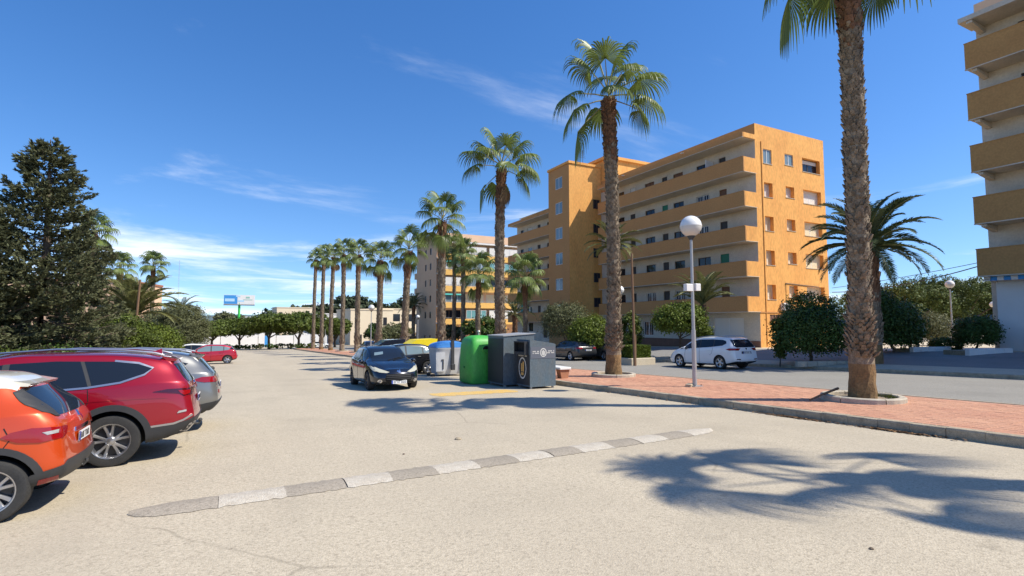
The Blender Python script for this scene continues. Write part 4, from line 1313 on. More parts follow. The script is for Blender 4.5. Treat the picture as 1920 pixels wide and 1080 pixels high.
# big round bush near the gable
f = foot(1520, 660, 28)
tree(f, [(0, 0, 1.55, 1.75, 1.6, 1.35), (1.0, .6, 2.7, 1.3, 1.2, 1.0), (-.7, 0, 2.0, 1.0, 1.0, .8), (-1.35, 0, 1.2, .8, .8, .7), (.9, -.4, 1.3, 1.0, 1.0, .9), (.3, .2, 2.4, .9, .9, .6)], 'leaf_dark', 'large glossy round bush at the foot of the orange gable', 15000, .10, 'bush', 'bush', trunk_h=.7, tr=.09, seed=9, clump=.26, fill=.75)
f = foot(1462, 665, 28)
tree(f, [(0, 0, 1.2, .35, .35, .5), (-.15, 0, 2.1, .3, .3, .4), (.1, 0, .6, .3, .3, .3), (-.05, 0, 1.65, .25, .25, .3)], 'leaf_mid', 'small spindly shrub left of the large round bush', 900, .11, 'bush', 'bush', trunk_h=.5, tr=.03, seed=10, clump=.5)
f = foot(1832, 650, 30)
tree(f, [(0, 0, 1.05, 1.05, 1.0, .85), (.5, 0, 1.3, .6, .6, .5)], 'leaf_dark', 'dark ball-clipped bush in the shade of the right-hand block', 6500, .09, 'bush', 'bush', trunk_h=.3, tr=.07, seed=12, clump=.25, fill=.8)
f = foot(1774, 652, 32)
tree(f, [(0, 0, .32, .85, .8, .42)], 'leaf_dark', 'low dark dome-shaped shrub beside the ball-clipped bush', 3000, .08, 'bush', 'bush', trunk_h=.1, tr=.03, seed=13, clump=.25, fill=.8)
f = foot(1746, 640, 44)
tree(f, [(0, 0, 1.5, 1.6, 1.5, 1.2), (-.9, 0, 1.1, .9, .9, .8), (.9, 0, 1.0, .9, .9, .7)], 'leaf_olive', 'sunlit yellow-green shrub behind the dark dome shrub', 7000, .13, 'bush', 'bush', trunk_h=.3, tr=.05, seed=14, clump=.25, elong=3)
f = foot(1672, 650, 31)
tree(f, [(0, 0, 1.6, 1.6, 1.3, 1.5), (-.8, .3, 2.6, 1.2, 1.0, 1.0), (1.2, 0, 1.2, 1.3, .9, 1.1), (2.1, .4, 1.6, 1.1, .9, 1.3)], 'leaf_dark', 'dark shrub mass around the foot of the big date palm', 11000, .12, 'bush', 'bush', trunk_h=.3, tr=.06, seed=15, clump=.28)
# stone pines behind
for i, (px, d, r, zc, h) in enumerate(((1700, 62, 4.8, 4.4, 2.8), (1752, 70, 6.0, 5.0, 3.3), (1806, 66, 5.4, 5.4, 3.2), (1850, 74, 6.0, 5.4, 3.4), (1660, 76, 5.5, 4.2, 2.8), (1905, 70, 5.6, 5.4, 3.2))):
    f = foot(px, 640, d); rr = R_(70 + i)
    ls = [(rr.uniform(-.75, .75) * r, rr.uniform(-.75, .75) * r, zc + rr.uniform(-.5, .45) * h, r * rr.uniform(.3, .5), r * rr.uniform(.3, .5), h * rr.uniform(.3, .45)) for _ in range(13)]
    tree(f, ls, 'leaf_pine', ['leftmost stone pine', 'broad stone pine left of the tall far globe lamp', 'stone pine just right of the tall far globe lamp', 'stone pine against the white corner wall', 'stone pine hidden behind the date palm', 'stone pine behind the right-hand block'][i] + ' in the grove on the right', 9000, .26, 'pine_tree', 'tree', trunk_h=zc - h, tr=.22, seed=80 + i, group='stone pines behind the shrubs', clump=.34, elong=2.2, fill=.7)
# ------------------------------------------------------------------ left garden
def conifer(base, H, R, label, seed, n_br, lean=0):
    t = thing('conifer_tree', base, label, 'tree')
    rr = random.Random(seed)
    b = MB(); b.tube([(0, 0, -.2), (.1, 0, H * .5), (lean, 0, H)], [.26, .17, .02], 8)
    c = MB()
    for i in range(n_br):
        u = (i + rr.random()) / n_br
        z = H * (.04 + .94 * u)
        rad = R * (1 - u) ** .72 * rr.uniform(.42, 1.2) + .22
        a = rr.random() * 2 * pi
        d = Vector((cos(a), sin(a), 0)); s = Vector((-sin(a), cos(a), 0))
        o = Vector((lean * u, 0, z))
        drop = rr.uniform(.02, .3) * (1.2 - u)
        P = []
        for k in range(7):
            q = k / 6
            P.append(o + d * rad * q + Vector((0, 0, rad * (-drop * q * 1.6 + (.30 + .25 * u) * q * q * q))))
        b.tube([P[0], P[3], P[6]], [.05 * (1.1 - u), .03 * (1.1 - u), .008], 4)
        m = int(8 + rad * 15)
        for j in range(m):
            q = .22 + .78 * sqrt((j + rr.random()) / m)
            k = min(int(q * 6), 5); f_ = q * 6 - k
            p = P[k].lerp(P[k + 1], f_)
            spread = (.16 + .30 * rad * .33 * (1.08 - q)) 
            p = p + s * rr.gauss(0, spread) + Vector((0, 0, rr.gauss(0, .07)))
            ax = (d + s * rr.gauss(0, .55) + Vector((0, 0, rr.uniform(.0, .75)))).normalized()
            L_ = rr.uniform(.13, .26)
            for w in range(7):
                aa = (ax + Vector((rr.gauss(0, .5), rr.gauss(0, .5), rr.gauss(0, .4)))).normalized()
                bb = aa.orthogonal().normalized(); bb = Matrix.Rotation(rr.random() * 6.28, 3, aa) @ bb
                st = p + ax * rr.uniform(-.05, .06)
                ww = .028 * rr.uniform(.7, 1.4)
                c.add([st - bb * ww * .6, st + aa * L_ * .45 - bb * ww, st + aa * L_, st + aa * L_ * .45 + bb * ww, st + bb * ww * .6], [(0, 1, 2, 3, 4)])
    b.build('trunk', 'bark', t, smooth=True)
    c.build('crown', 'conifer', t, fix=False)
    return t
f = foot(72, 645, 25)
conifer(f, at(66, 262, 25).z - f.z, 3.7, 'tall dark conifer with layered upswept branches left of the cars', 3, 255)
f = foot(-60, 645, 23)
conifer(f, 8.2, 3.0, 'second dark conifer cut off by the left edge', 5, 200)
f = foot(146, 640, 29)
conifer(f, 6.6, 2.3, 'smaller dark conifer tucked against the right of the tall one', 9, 130)
f = foot(215, 640, 33)
tree(f, [(0, 0, 2.2, 1.8, 1.5, 1.2), (1.2, 0, 1.9, 1.1, 1.0, .9), (-1.2, 0, 2.0, 1.2, 1.0, 1.0), (.4, -.3, 2.8, .9, .9, .7)], 'leaf_mid', 'glossy citrus tree with yellow-green leaves left of the wooden post', 8500, .11, trunk_h=1.1, tr=.08, seed=20, clump=.28)
f = foot(283, 640, 40)
tree(f, [(0, 0, 1.8, 1.8, 1.6, 1.3), (.9, 0, 1.5, 1.1, .9, 1.1)], 'leaf_bright', 'low leafy citrus tree right of the wooden post', 5500, .13, trunk_h=.8, tr=.07, seed=21, clump=.28)
f = foot(346, 640, 50)
tree(f, [(0, 0, 3.0, 2.0, 1.8, 2.2), (-.9, 0, 4.1, 1.3, 1.2, 1.1), (.9, 0, 2.4, 1.1, 1.0, 1.4), (-1.5, 0, 2.6, 1.3, 1.2, 1.5), (.3, 0, 4.3, 1.0, 1.0, .9)], 'leaf_olive', 'rounded grey-green olive tree near the far parked cars', 11000, .16, trunk_h=1.0, tr=.12, seed=22, clump=.24, elong=3)
f = foot(318, 640, 58)
tree(f, [(0, 0, 3.4, 2.3, 2.0, 2.2), (-1.6, 0, 3.6, 1.6, 1.4, 1.7)], 'leaf_olive', 'taller olive tree behind the rounded one', 7000, .18, trunk_h=1.0, tr=.14, seed=23, clump=.24, elong=3)
for i, (px, d) in enumerate(((331, 44), (336, 46.5))):
    f = foot(px, 645, d)
    tree(f, [(0, 0, .9, .22, .22, .9)], 'leaf_bright', ['left', 'right'][i] + ' one of two slim columnar cypresses behind the far parked cars', 700, .12, 'cypress', 'tree', trunk_h=.4, tr=.04, seed=30 + i, clump=.6, group='slim cypresses by the far cars')
f = foot(316, 655, 36)
t = thing('hedge', f, 'bright green clipped hedge between the wooden post and the far cars', 'hedge')
b = MB(); rr = R_(28)
for i in range(2600):
    x, y, z = rr.uniform(-1, 1), rr.uniform(-.4, .4), rr.uniform(0, .75)
    k = rr.randrange(3)
    if k == 0: z = .75
    elif k == 1: y = -.4
    else: x = rr.choice((-1, 1))
    o = Vector((x, y, z)); nn = Vector((rr.gauss(0, 1), rr.gauss(0, 1), rr.gauss(0, 1))).normalized(); a = nn.orthogonal().normalized(); c2 = nn.cross(a); s = rr.uniform(.05, .1)
    b.add([o - a * s, o + c2 * s * .6, o + a * s, o - c2 * s * .6], [(0, 1, 2, 3)])
b.build('foliage', 'leaf_bright', t, fix=False)
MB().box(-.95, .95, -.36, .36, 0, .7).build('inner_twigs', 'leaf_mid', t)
for i, (px, d, w, hh) in enumerate(((20, 20, 1.6, 1.0), (110, 24, 1.8, 1.1), (195, 27, 1.5, .9), (262, 33, 1.2, .8))):
    f = foot(px, 660, d); rr = R_(90 + i)
    tree(f, lobes_ball(w, hh, hh * .8, 5, rr), 'leaf_dark' if i % 2 else 'leaf_mid', ['low shrub under the second conifer', 'low dark shrub under the tall conifer', 'low shrub between the conifers and the citrus tree', 'low dark shrub at the foot of the wooden post'][i], 3500, .1, 'bush', 'bush', trunk_h=.2, tr=.05, seed=95 + i, clump=.3)
# ------------------------------------------------------------------ round trees at the end of the lot, and beyond
for i, (px, d, r, h, zc) in enumerate(((398, 104, 4.6, 2.2, 4.0), (448, 112, 5.2, 2.5, 4.3), (505, 106, 5.6, 2.9, 5.0), (560, 108, 5.6, 2.9, 5.0), (604, 116, 4.4, 2.7, 4.6), (628, 122, 3.8, 2.6, 4.2))):
    f = foot(px, 640, d); rr = R_(50 + i)
    tree(f, lobes_ball(r, h, zc, 8, rr, .5), 'leaf_mid', ['first round tree from the left', 'second round tree, below the billboard', 'third round tree, tallest in the middle', 'fourth round tree, before the blue gate', 'fifth round tree, behind the farthest palms', 'sixth round tree, behind the palm row'][i] + ' at the end of the lot', 7000, .34, trunk_h=zc - h * .8, tr=.24, seed=55 + i, group='round trees at the end of the lot', clump=.3)
f = foot(434, 630, 170)
tree(f, lobes_ball(5.4, 5.2, 5.2, 8, R_(66), .5), 'leaf_olive', 'big round grey-green tree under the billboard', 6000, .55, trunk_h=2, tr=.4, seed=67, clump=.28)
for i, (px, d, r, h) in enumerate(((722, 92, 2.0, 1.7), (745, 94, 2.4, 1.9), (845, 70, 1.8, 1.4), (905, 60, 2.4, 1.9), (700, 96, 1.6, 2.2))):
    f = foot(px, 640, d); rr = R_(120 + i)
    tree(f, lobes_ball(r, h, h + .8, 6, rr), ['leaf_olive', 'leaf_olive', 'leaf_olive', 'leaf_dark', 'leaf_dark'][i], ['small olive tree left of the stout palm', 'small olive tree right of the stout palm', 'olive shrub at the corner of the distant block', 'dark dense bush before the distant block', 'dark open tree in front of the cream villa'][i], 3500, .24, trunk_h=h * .7, tr=.1, seed=125 + i, clump=.3)
# low planting along the far wall
for i in range(9):
    px = 430 + i * 19
    f = foot(px, 645, 100 + (i * 7) % 9); rr = R_(140 + i)
    tree(f, lobes_ball(.9 + .3 * (i % 3), .7, .6, 4, rr), ['leaf_olive', 'leaf_dark', 'leaf_mid'][i % 3], ['grey-green', 'dark', 'mid-green'][i % 3] + ' low bush number %s from the left before the white wall' % ['one', 'two', 'three', 'four', 'five', 'six', 'seven', 'eight', 'nine'][i], 500, .25, 'bush', 'bush', trunk_h=.2, tr=.05, seed=150 + i, group='low bushes before the white wall')
# wooded ridge far off: one mass
b = MB(); rr = R_(33)
lobes = []
for i in range(170):
    px = rr.uniform(505, 815)
    d = rr.uniform(300, 390)
    top = 588 - 20 * sstep(520, 600, px) - 6 * sin(px * .05) - rr.uniform(-4, 7)
    p = at(px, top + rr.uniform(0, 26), d)
    r = rr.uniform(3, 6.5)
    lobes.append((p.x, p.y, p.z - r * .5, r, r, r * .8))
leaf_cloud(b, lobes, 60000, 2.0, rr, .34, 1.4, fill=.6)
tag(b.build('pine_wood', 'leaf_far', None, fix=False), 'dark pine wood covering the far ridge', None, None, 'stuff')
b = MB(); rr = R_(34); lobes = []
for i in range(70):
    px = rr.uniform(300, 640); d = rr.uniform(200, 290)
    p = at(px, rr.uniform(606, 628), d); r = rr.uniform(2.5, 4.5)
    lobes.append((p.x, p.y, p.z - r * .4, r * 1.3, r * 1.3, r * .7))
for i in range(60):
    px = rr.uniform(-300, 330); d = rr.uniform(70, 150)
    p = at(px, rr.uniform(595, 625), d); r = rr.uniform(1.8, 3.2)
    lobes.append((p.x, p.y, p.z - r * .4, r * 1.3, r * 1.3, r * .9))
leaf_cloud(b, lobes, 50000, .8, rr, .34, 1.5, fill=.6)
tag(b.build('tree_belt', 'leaf_far', None, fix=False), 'belt of scrub and trees beyond the walls', None, None, 'stuff')
# low blue-grey hills on the horizon
b = MB(); k = 60
for i in range(k + 1):
    a = radians(-70 + 140 * i / k) + AZ
    p = Vector((sin(a), cos(a), 0)) * 2600
    h = 40 + 14 * sin(i * .7) + 8 * sin(i * 1.9)
    b.v += [(p.x, p.y, -40), (p.x, p.y, h), (p.x * 1.3, p.y * 1.3, h * .6)]
for i in range(k):
    o = 3 * i; b.f += [(o, o + 3, o + 4, o + 1), (o + 1, o + 4, o + 5, o + 2)]; b.m += [0, 0]
pm('hill', (0.10, 0.14, 0.17), 0.95, var=.6, vscale=.004, col2=(0.07, .1, .1))
tag(b.build('hills', 'hill', None, smooth='all', fix=False), kind='structure')
# the rise under the wooded ridge
b = MB(); k = 24; rows = 5
for j in range(rows):
    for i in range(k + 1):
        px = 490 + 420 * i / k; d = 270 + 45 * j
        top = 640 - (52 * sstep(500, 610, px)) * (j / 3 if j < 4 else .7)
        p = at(px, top, d); b.v.append(tuple(p))
b.f = [(j * (k + 1) + i, j * (k + 1) + i + 1, (j + 1) * (k + 1) + i + 1, (j + 1) * (k + 1) + i) for j in range(rows - 1) for i in range(k)]; b.m = [0] * len(b.f)
tag(b.build('terrain', 'far_land', None, smooth='all', fix=False), kind='structure')
# ------------------------------------------------------------------ cars
def pchip(pts):
    xs = [p[0] for p in pts]; ys = [p[1] for p in pts]; n = len(xs)
    h = [xs[i + 1] - xs[i] for i in range(n - 1)]; d = [(ys[i + 1] - ys[i]) / h[i] for i in range(n - 1)]
    m = [0.0] * n
    m[0], m[-1] = d[0], d[-1]
    for i in range(1, n - 1):
        if d[i - 1] * d[i] > 0:
            w1 = 2 * h[i] + h[i - 1]; w2 = h[i] + 2 * h[i - 1]
            m[i] = (w1 + w2) / (w1 / d[i - 1] + w2 / d[i])
    def f(x):
        if x <= xs[0]: return ys[0]
        if x >= xs[-1]: return ys[-1]
        i = 0
        while xs[i + 1] < x: i += 1
        t = (x - xs[i]) / h[i]
        return ((1 + 2 * t) * (1 - t) ** 2 * ys[i] + t * (1 - t) ** 2 * h[i] * m[i] + t * t * (3 - 2 * t) * ys[i + 1] + t * t * (t - 1) * h[i] * m[i + 1])
    return f
def spline(P, per=3):
    out = []
    n = len(P)
    for i in range(n - 1):
        p0, p1, p2, p3 = P[max(i - 1, 0)], P[i], P[i + 1], P[min(i + 2, n - 1)]
        for k in range(per):
            t = k / per
            out.append(tuple(.5 * (2 * p1[c] + (p2[c] - p0[c]) * t + (2 * p0[c] - 5 * p1[c] + 4 * p2[c] - p3[c]) * t * t + (3 * p1[c] - p0[c] - 3 * p2[c] + p3[c]) * t ** 3) for c in (0, 1)))
    out.append(P[-1])
    return out
def body_mesh(c):
    L, w = c['L'], c['w']
    top, belt, bot = pchip(c['top']), pchip(c['belt']), pchip(c['bot'])
    wid, fb, rb_f = pchip(c['wid']), pchip(c['fb']), pchip(c['rb'])
    rw = c.get('roofw', .76)
    s1, s2 = c.get('s1', .8), c.get('s2', 1.1)
    st = [0, .03, .08, .15, .25, .38, .52, .68] + [.85 + (L - 1.7) * i / 34 for i in range(35)] + [L - .68, L - .52, L - .38, L - .25, L - .15, L - .08, L - .03, L]
    b = MB(); rings = []
    for s in st:
        hw = w * wid(s); zb = bot(s); ze = belt(s); zt = top(s)
        ze = min(ze, zt - .05)
        dz = zt - ze
        g = sstep(.10, .36, dz)
        def lp(a, q): return (a[0] + (q[0] - a[0]) * g, a[1] + (q[1] - a[1]) * g)
        wr = hw * rw
        P = [(0, zb), (.8 * hw, zb), (.94 * hw, zb + .04), (.985 * hw, zb + .15), (1.0 * hw, zb + .45 * (ze - zb)), (.995 * hw, zb + .76 * (ze - zb)), (.968 * hw, ze),
             lp((.90 * hw, ze + .5 * dz), (.945 * hw, ze + .05)),
             lp((.78 * hw, ze + .78 * dz), (.945 * hw + (wr - .945 * hw) * .52, ze + .52 * (dz - .06))),
             lp((.60 * hw, ze + .93 * dz), (wr, zt - .085)), lp((.42 * hw, ze + .98 * dz), (wr * .88, zt - .03)), (.36 * hw * (1 - g) * .6 + wr * .5 * g + .05, zt - .004), (0, zt)]
        Q = spline(P, 3)
        ring = []
        for (y, z) in Q:
            ss = s
            if s < s1: ss = s + fb(z) * (1 - s / s1) ** 1.5
            if L - s < s2: ss = s - rb_f(z) * (1 - (L - s) / s2) ** 1.3
            ring.append((ss, y, z))
        rings.append(ring)
    n = len(rings[0])
    full = []
    for r in rings:
        full.append([(x, y, z) for x, y, z in r] + [(x, -y, z) for x, y, z in r[-2:0:-1]])
    m = len(full[0])
    for r in full: b.v += [(L / 2 - x, y, z) for x, y, z in r]
    for i in range(len(full) - 1):
        for k in range(m): b.f.append((i * m + k, i * m + (k + 1) % m, (i + 1) * m + (k + 1) % m, (i + 1) * m + k)); b.m.append(0)
    # end caps, bulged
    for ring, bulge in ((rings[0], c.get('nose_bulge', .09)), (rings[-1], -c.get('tail_bulge', .045))):
        K = 8
        base = len(b.v)
        for (x, y, z) in ring:
            for k in range(-K, K + 1):
                u = k / K
                b.v.append((L / 2 - (x - bulge * (1 - u * u) * min(1, y / (.5 * w))), y * u, z))
        for j in range(n - 1):
            for k in range(2 * K):
                o = base + j * (2 * K + 1) + k
                b.f.append((o, o + 1, o + 2 * K + 2, o + 2 * K + 1)); b.m.append(0)
    me = bpy.data.meshes.new('body')
    me.from_pydata(b.v, [], b.f)
    bm = bmesh.new(); bm.from_mesh(me)
    bmesh.ops.remove_doubles(bm, verts=bm.verts[:], dist=.0008)
    bmesh.ops.dissolve_degenerate(bm, edges=bm.edges[:], dist=.0004)
    bmesh.ops.recalc_face_normals(bm, faces=bm.faces[:])
    return bm
TMPC = []
def cut_wheels(bm, c, mats):
    """wheel wells by boolean; well walls get the dark material"""
    me = bpy.data.meshes.new('body'); bm.to_mesh(me)
    for m in mats: me.materials.append(M(m))
    o = bpy.data.objects.new('tmp_body', me); COL.objects.link(o)
    cut = []
    for s in (c['fo'], c['fo'] + c['wb']):
        x = c['L'] / 2 - s
        for sg in (1, -1):
            q = MB(); ra = c['r'] + c.get('arch', .055); nn = 40
            y0, y1 = sg * (c['w'] - .40), sg * (c['w'] + .2)
            q.v = [(x + ra * cos(2 * pi * i / nn), y, c['r'] + .012 + ra * sin(2 * pi * i / nn)) for y in (y0, y1) for i in range(nn)]
            q.f = [tuple(range(nn)), tuple(range(2 * nn - 1, nn - 1, -1))] + [(i, (i + 1) % nn, nn + (i + 1) % nn, nn + i) for i in range(nn)]; q.m = [0] * len(q.f)
            co = q.build('tmp_cut', 'arch_dark'); cut.append(co)
            md = o.modifiers.new('b', 'BOOLEAN'); md.operation = 'DIFFERENCE'; md.solver = 'EXACT'; md.object = co
    dg = bpy.context.evaluated_depsgraph_get()
    dg.update()
    ne = bpy.data.meshes.new_from_object(o.evaluated_get(dg))
    for q in cut + [o]: bpy.data.objects.remove(q)
    ne.materials.clear()
    for m in mats: ne.materials.append(M(m))
    dark = len(mats) - 1
    for p in ne.polygons:
        cc = p.center; mi = 0
        for s in (c['fo'], c['fo'] + c['wb']):
            x = c['L'] / 2 - s
            dd = hypot(cc.x - x, cc.z - c['r'] - .012)
            if dd < c['r'] + c.get('arch', .055) + .004 and abs(cc.y) > c['w'] - .42: mi = dark
        if cc.z < .5 and p.normal.z < -.55: mi = dark
        if mi == 0 and len(mats) == 3:
            zt = pchip(c['belt'])(c['L'] / 2 - cc.x) + .30
            if cc.z > max(zt, c['H'] - c.get('roofcut', .17)): mi = 1
        p.material_index = mi
    ne.polygons.foreach_set('use_smooth', [True] * len(ne.polygons))
    ne.set_sharp_from_angle(angle=radians(40))
    return ne
class Car:
    def __init__(s, c, loc, heading, label, group=None, name='parked_car', k=1.0):
        s.c = c
        s.root = thing(name, loc, label, 'car', group)
        f = Vector((cos(heading), sin(heading), -SLOPE * sin(heading))).normalized()
        up = Vector((0, SLOPE, 1)).normalized(); lf = up.cross(f)
        mt = Matrix((f, lf, up)).transposed().to_4x4(); mt.translation = loc
        s.root.matrix_basis = mt @ Matrix.Diagonal((k, k, k, 1))
        bm = body_mesh(c)
        s.bvh = BVHTree.FromBMesh(bm)
        me = cut_wheels(bm, c, [c['paint']] + ([c['roof']] if c.get('roof') else []) + ['arch_dark'])
        bm.free()
        s.body = link('body', me, s.root)
        s.wheels()
    def hit(s, proj, u, v, sg):
        """surface point for a projected 2-D coordinate"""
        L = s.c['L']
        if proj == 'side': o, d = Vector((L / 2 - u, sg * 3, v)), Vector((0, -sg, 0))
        elif proj == 'front': o, d = Vector((L, u, v)), Vector((-1, 0, 0))
        elif proj == 'rear': o, d = Vector((-L, u, v)), Vector((1, 0, 0))
        else: o, d = Vector((L / 2 - u, v, 4)), Vector((0, 0, -1))
        h = s.bvh.ray_cast(o, d)
        if h[0] is None:
            tgt = {'side': o + d * (3 - s.c['w'] * .9), 'front': Vector((L / 2, u, v)), 'rear': Vector((-L / 2, u, v)), 'top': Vector((L / 2 - u, v, 1))}[proj]
            h = s.bvh.find_nearest(tgt)
            return h[0], -d
        n = h[1]
        return h[0], (n if n.dot(-d) > 0 else -d)
    def patch(s, name, mat, proj, poly, off=.006, sg=1, parent=None, grid=.045, mesh_only=False):
        bm = bmesh.new()
        bm.faces.new([bm.verts.new((u, v, 0)) for u, v in poly])
        us = [p[0] for p in poly]; vs = [p[1] for p in poly]
        for ax, lo, hi in ((0, min(us), max(us)), (1, min(vs), max(vs))):
            k = int((hi - lo) / grid)
            for i in range(1, k + 1):
                t = lo + (hi - lo) * i / (k + 1)
                bmesh.ops.bisect_plane(bm, geom=bm.verts[:] + bm.edges[:] + bm.faces[:], plane_co=(t, 0, 0) if ax == 0 else (0, t, 0), plane_no=(1, 0, 0) if ax == 0 else (0, 1, 0))
        bmesh.ops.triangulate(bm, faces=[f for f in bm.faces if len(f.verts) > 4])
        ct = Vector((0, 0, 0))
        for v in bm.verts:
            p, d = s.hit(proj, v.co.x, v.co.y, sg)
            v.co = p + d * off
        d = {'side': Vector((0, sg, 0)), 'front': Vector((1, 0, 0)), 'rear': Vector((-1, 0, 0)), 'top': Vector((0, 0, 1))}[proj]
        be = [e for e in bm.edges if e.is_boundary]
        r = bmesh.ops.extrude_edge_only(bm, edges=be)
        for g in r['geom']:
            if isinstance(g, bmesh.types.BMVert): g.co -= d * (off + .004)
        bmesh.ops.recalc_face_normals(bm, faces=bm.faces[:])
        # outward on average
        a = sum((f.normal.dot(d) * f.calc_area() for f in bm.faces), 0)
        if a < 0: bmesh.ops.reverse_faces(bm, faces=bm.faces[:])
        me = bpy.data.meshes.new(name); bm.to_mesh(me); bm.free()
        me.materials.append(M(mat))
        me.polygons.foreach_set('use_smooth', [True] * len(me.polygons)); me.set_sharp_from_angle(angle=radians(45))
        return link(name, me, parent or s.root)
    def both(s, name, mat, poly, off=.006, **k):
        return [s.patch(name, mat, 'side', poly, off, sg, **k) for sg in (1, -1)]
    def sym(s, name, mat, proj, poly, off=.006):
        """mirrored pair on the front or rear"""
        return [s.patch(name, mat, proj, [(sg * u, v) for u, v in poly][::sg], off) for sg in (1, -1)]
    def line(s, proj, pts, w=.010, sg=1, name='seam', mat='arch_dark', off=.0035, parent=None):
        n = len(pts); a = []; b_ = []
        for i, p in enumerate(pts):
            q0 = pts[max(i - 1, 0)]; q1 = pts[min(i + 1, n - 1)]
            dx, dy = q1[0] - q0[0], q1[1] - q0[1]; l = hypot(dx, dy) or 1
            a.append((p[0] - dy / l * w / 2, p[1] + dx / l * w / 2)); b_.append((p[0] + dy / l * w / 2, p[1] - dx / l * w / 2))
        return s.patch(name, mat, proj, a + b_[::-1], off, sg, parent=parent or s.body, grid=.035)
    def wheels(s):
        c = s.c; r = c['r']; rr = r * c.get('rim', .66)
        key = (round(r, 3), c.get('rims', 'five'), round(rr, 3), c.get('rimmat', 'alloy'))
        if key not in WHEELS:
            hub = MB(); hub.lathe([(0, .03), (rr - .01, .02), (rr + .01, -.08), (0, -.08)], 24, 'y')
            ty = MB(); ty.lathe([(rr - .01, -.10), (r - .045, -.118), (r - .012, -.108), (r, -.085), (r, .085), (r - .012, .108), (r - .045, .118), (rr - .01, .104), (rr - .012, .06)], 36, 'y')
            tm_ = ty.mesh('tyre', 'tyre', smooth=True)
            ri = MB(); ri.lathe([(rr - .03, .03), (rr - .022, .085), (rr - .006, .108), (rr + .006, .110), (rr + .004, .10)], 36, 'y')
            ri.lathe([(0.0, .098), (.05, .094), (.065, .08), (.065, .03)], 14, 'y')
            kind = c.get('rims', 'five')
            n = 5 if kind in ('five', 'split') else 7
            for i in range(n):
                a = 2 * pi * i / n + .3
                if kind == 'split':
                    arms = [(a - .10, a - .24, .022), (a + .10, a + .24, .022)]
                elif kind == 'multi': arms = [(a, a, .028)]
                else: arms = [(a, a, .05)]
                for (a0, a1, hw) in arms:
                    p0 = Vector((cos(a0), 0, sin(a0))) * .045; p1 = Vector((cos(a1), 0, sin(a1))) * (rr - .008)
                    sd = (p1 - p0).normalized().cross(Vector((0, 1, 0)))
                    y0, y1 = .088, .095
                    v = []
                    for (p, yy, k) in ((p0, y0, 1.0), (p0.lerp(p1, .5), y0 - .008, .9), (p1, y1, 1.15)):
                        v += [p + sd * hw * k + Vector((0, yy - .012, 0)), p + sd * hw * k * .6 + Vector((0, yy, 0)), p - sd * hw * k * .6 + Vector((0, yy, 0)), p - sd * hw * k + Vector((0, yy - .012, 0)),
                              p - sd * hw * k * .9 + Vector((0, yy - .05, 0)), p + sd * hw * k * .9 + Vector((0, yy - .05, 0))]
                    f_ = []
                    for q in (0, 6):
                        f_ += [(q + k, q + (k + 1) % 6, q + 6 + (k + 1) % 6, q + 6 + k) for k in range(6)]
                    ri.add(v, f_)
            WHEELS[key] = (hub.mesh('wheel', 'alloy_dark', smooth=True), tm_, ri.mesh('rim', c.get('rimmat', 'alloy'), smooth=True))
        hm, tm_, rm = WHEELS[key]
        for q in (c['fo'], c['fo'] + c['wb']):
            for sg in (1, -1):
                o = link('wheel', hm, s.root, (c['L'] / 2 - q, sg * (c['w'] - .125), r), (0, random.Random(q * 31 + sg).uniform(0, 6), 0 if sg > 0 else pi))
                link('tyre', tm_, o); link('rim', rm, o)
    def arches(s, wdt=.075, mat='plastic_black', lo=.0):
        c = s.c; ra = c['r'] + c.get('arch', .055)
        for q in (c['fo'], c['fo'] + c['wb']):
            for sg in (1, -1):
                zc = c['r'] + .012
                zmin = c['bot'][2][1] + .03 + lo
                a0 = math.asin(max(-.95, (zmin - zc) / ra)); pts = []
                N_ = 22
                for i in range(N_ + 1):
                    a = a0 + (pi - 2 * a0) * i / N_; pts.append((q - ra * .995 * cos(a), zc + ra * .995 * sin(a)))
                for i in range(N_, -1, -1):
                    a = a0 + (pi - 2 * a0) * i / N_; pts.append((q - (ra + wdt) * cos(a), max(zmin, zc + (ra + wdt) * sin(a))))
                s.patch('arch_trim', mat, 'side', pts, .014, sg, parent=s.body)
    def handle(s, q, z, mat='chrome', sgs=(1, -1)):
        for sg in sgs:
            p, d = s.hit('side', q, z, sg)
            b = MB(); b.tube([(-.10, 0, 0), (-.07, sg * .035, .004), (.07, sg * .035, .004), (.10, 0, 0)], [.012, .016, .016, .012], 6)
            b.build('door_handle', mat, s.root, smooth=True, loc=p)
    def mirror(s, q, z, mat):
        for sg in (1, -1):
            p, d = s.hit('side', q, z, sg)
            b = MB(); v = []
            for (x, k) in ((-.05, .8), (-.02, 1), (.05, .95), (.10, .6), (.12, .2)):
                for i in range(10):
                    a = 2 * pi * i / 10
                    v.append((x, sg * (.12 + .105 * k * cos(a)), .06 + .075 * k * sin(a)))
            f_ = [(i * 10 + k, i * 10 + (k + 1) % 10, (i + 1) * 10 + (k + 1) % 10, (i + 1) * 10 + k) for i in range(4) for k in range(10)] + [tuple(range(10)), tuple(range(49, 39, -1))]
            b.add(v, f_); m = b.build('mirror', mat, s.root, smooth=True, loc=p + Vector((0, -sg * .015, 0)))
            MB().bbox(-.02, .05, min(sg * -.03, sg * .06), max(sg * -.03, sg * .06), -.03, .02, .01).build('mirror_foot', 'plastic_black', m)
            g = MB(); g.add([(-.052, sg * (.12 + .085 * cos(a)), .06 + .06 * sin(a)) for a in [2 * pi * i / 10 for i in range(10)]], [tuple(range(10))]); g.build('mirror_glass', 'glass', m)
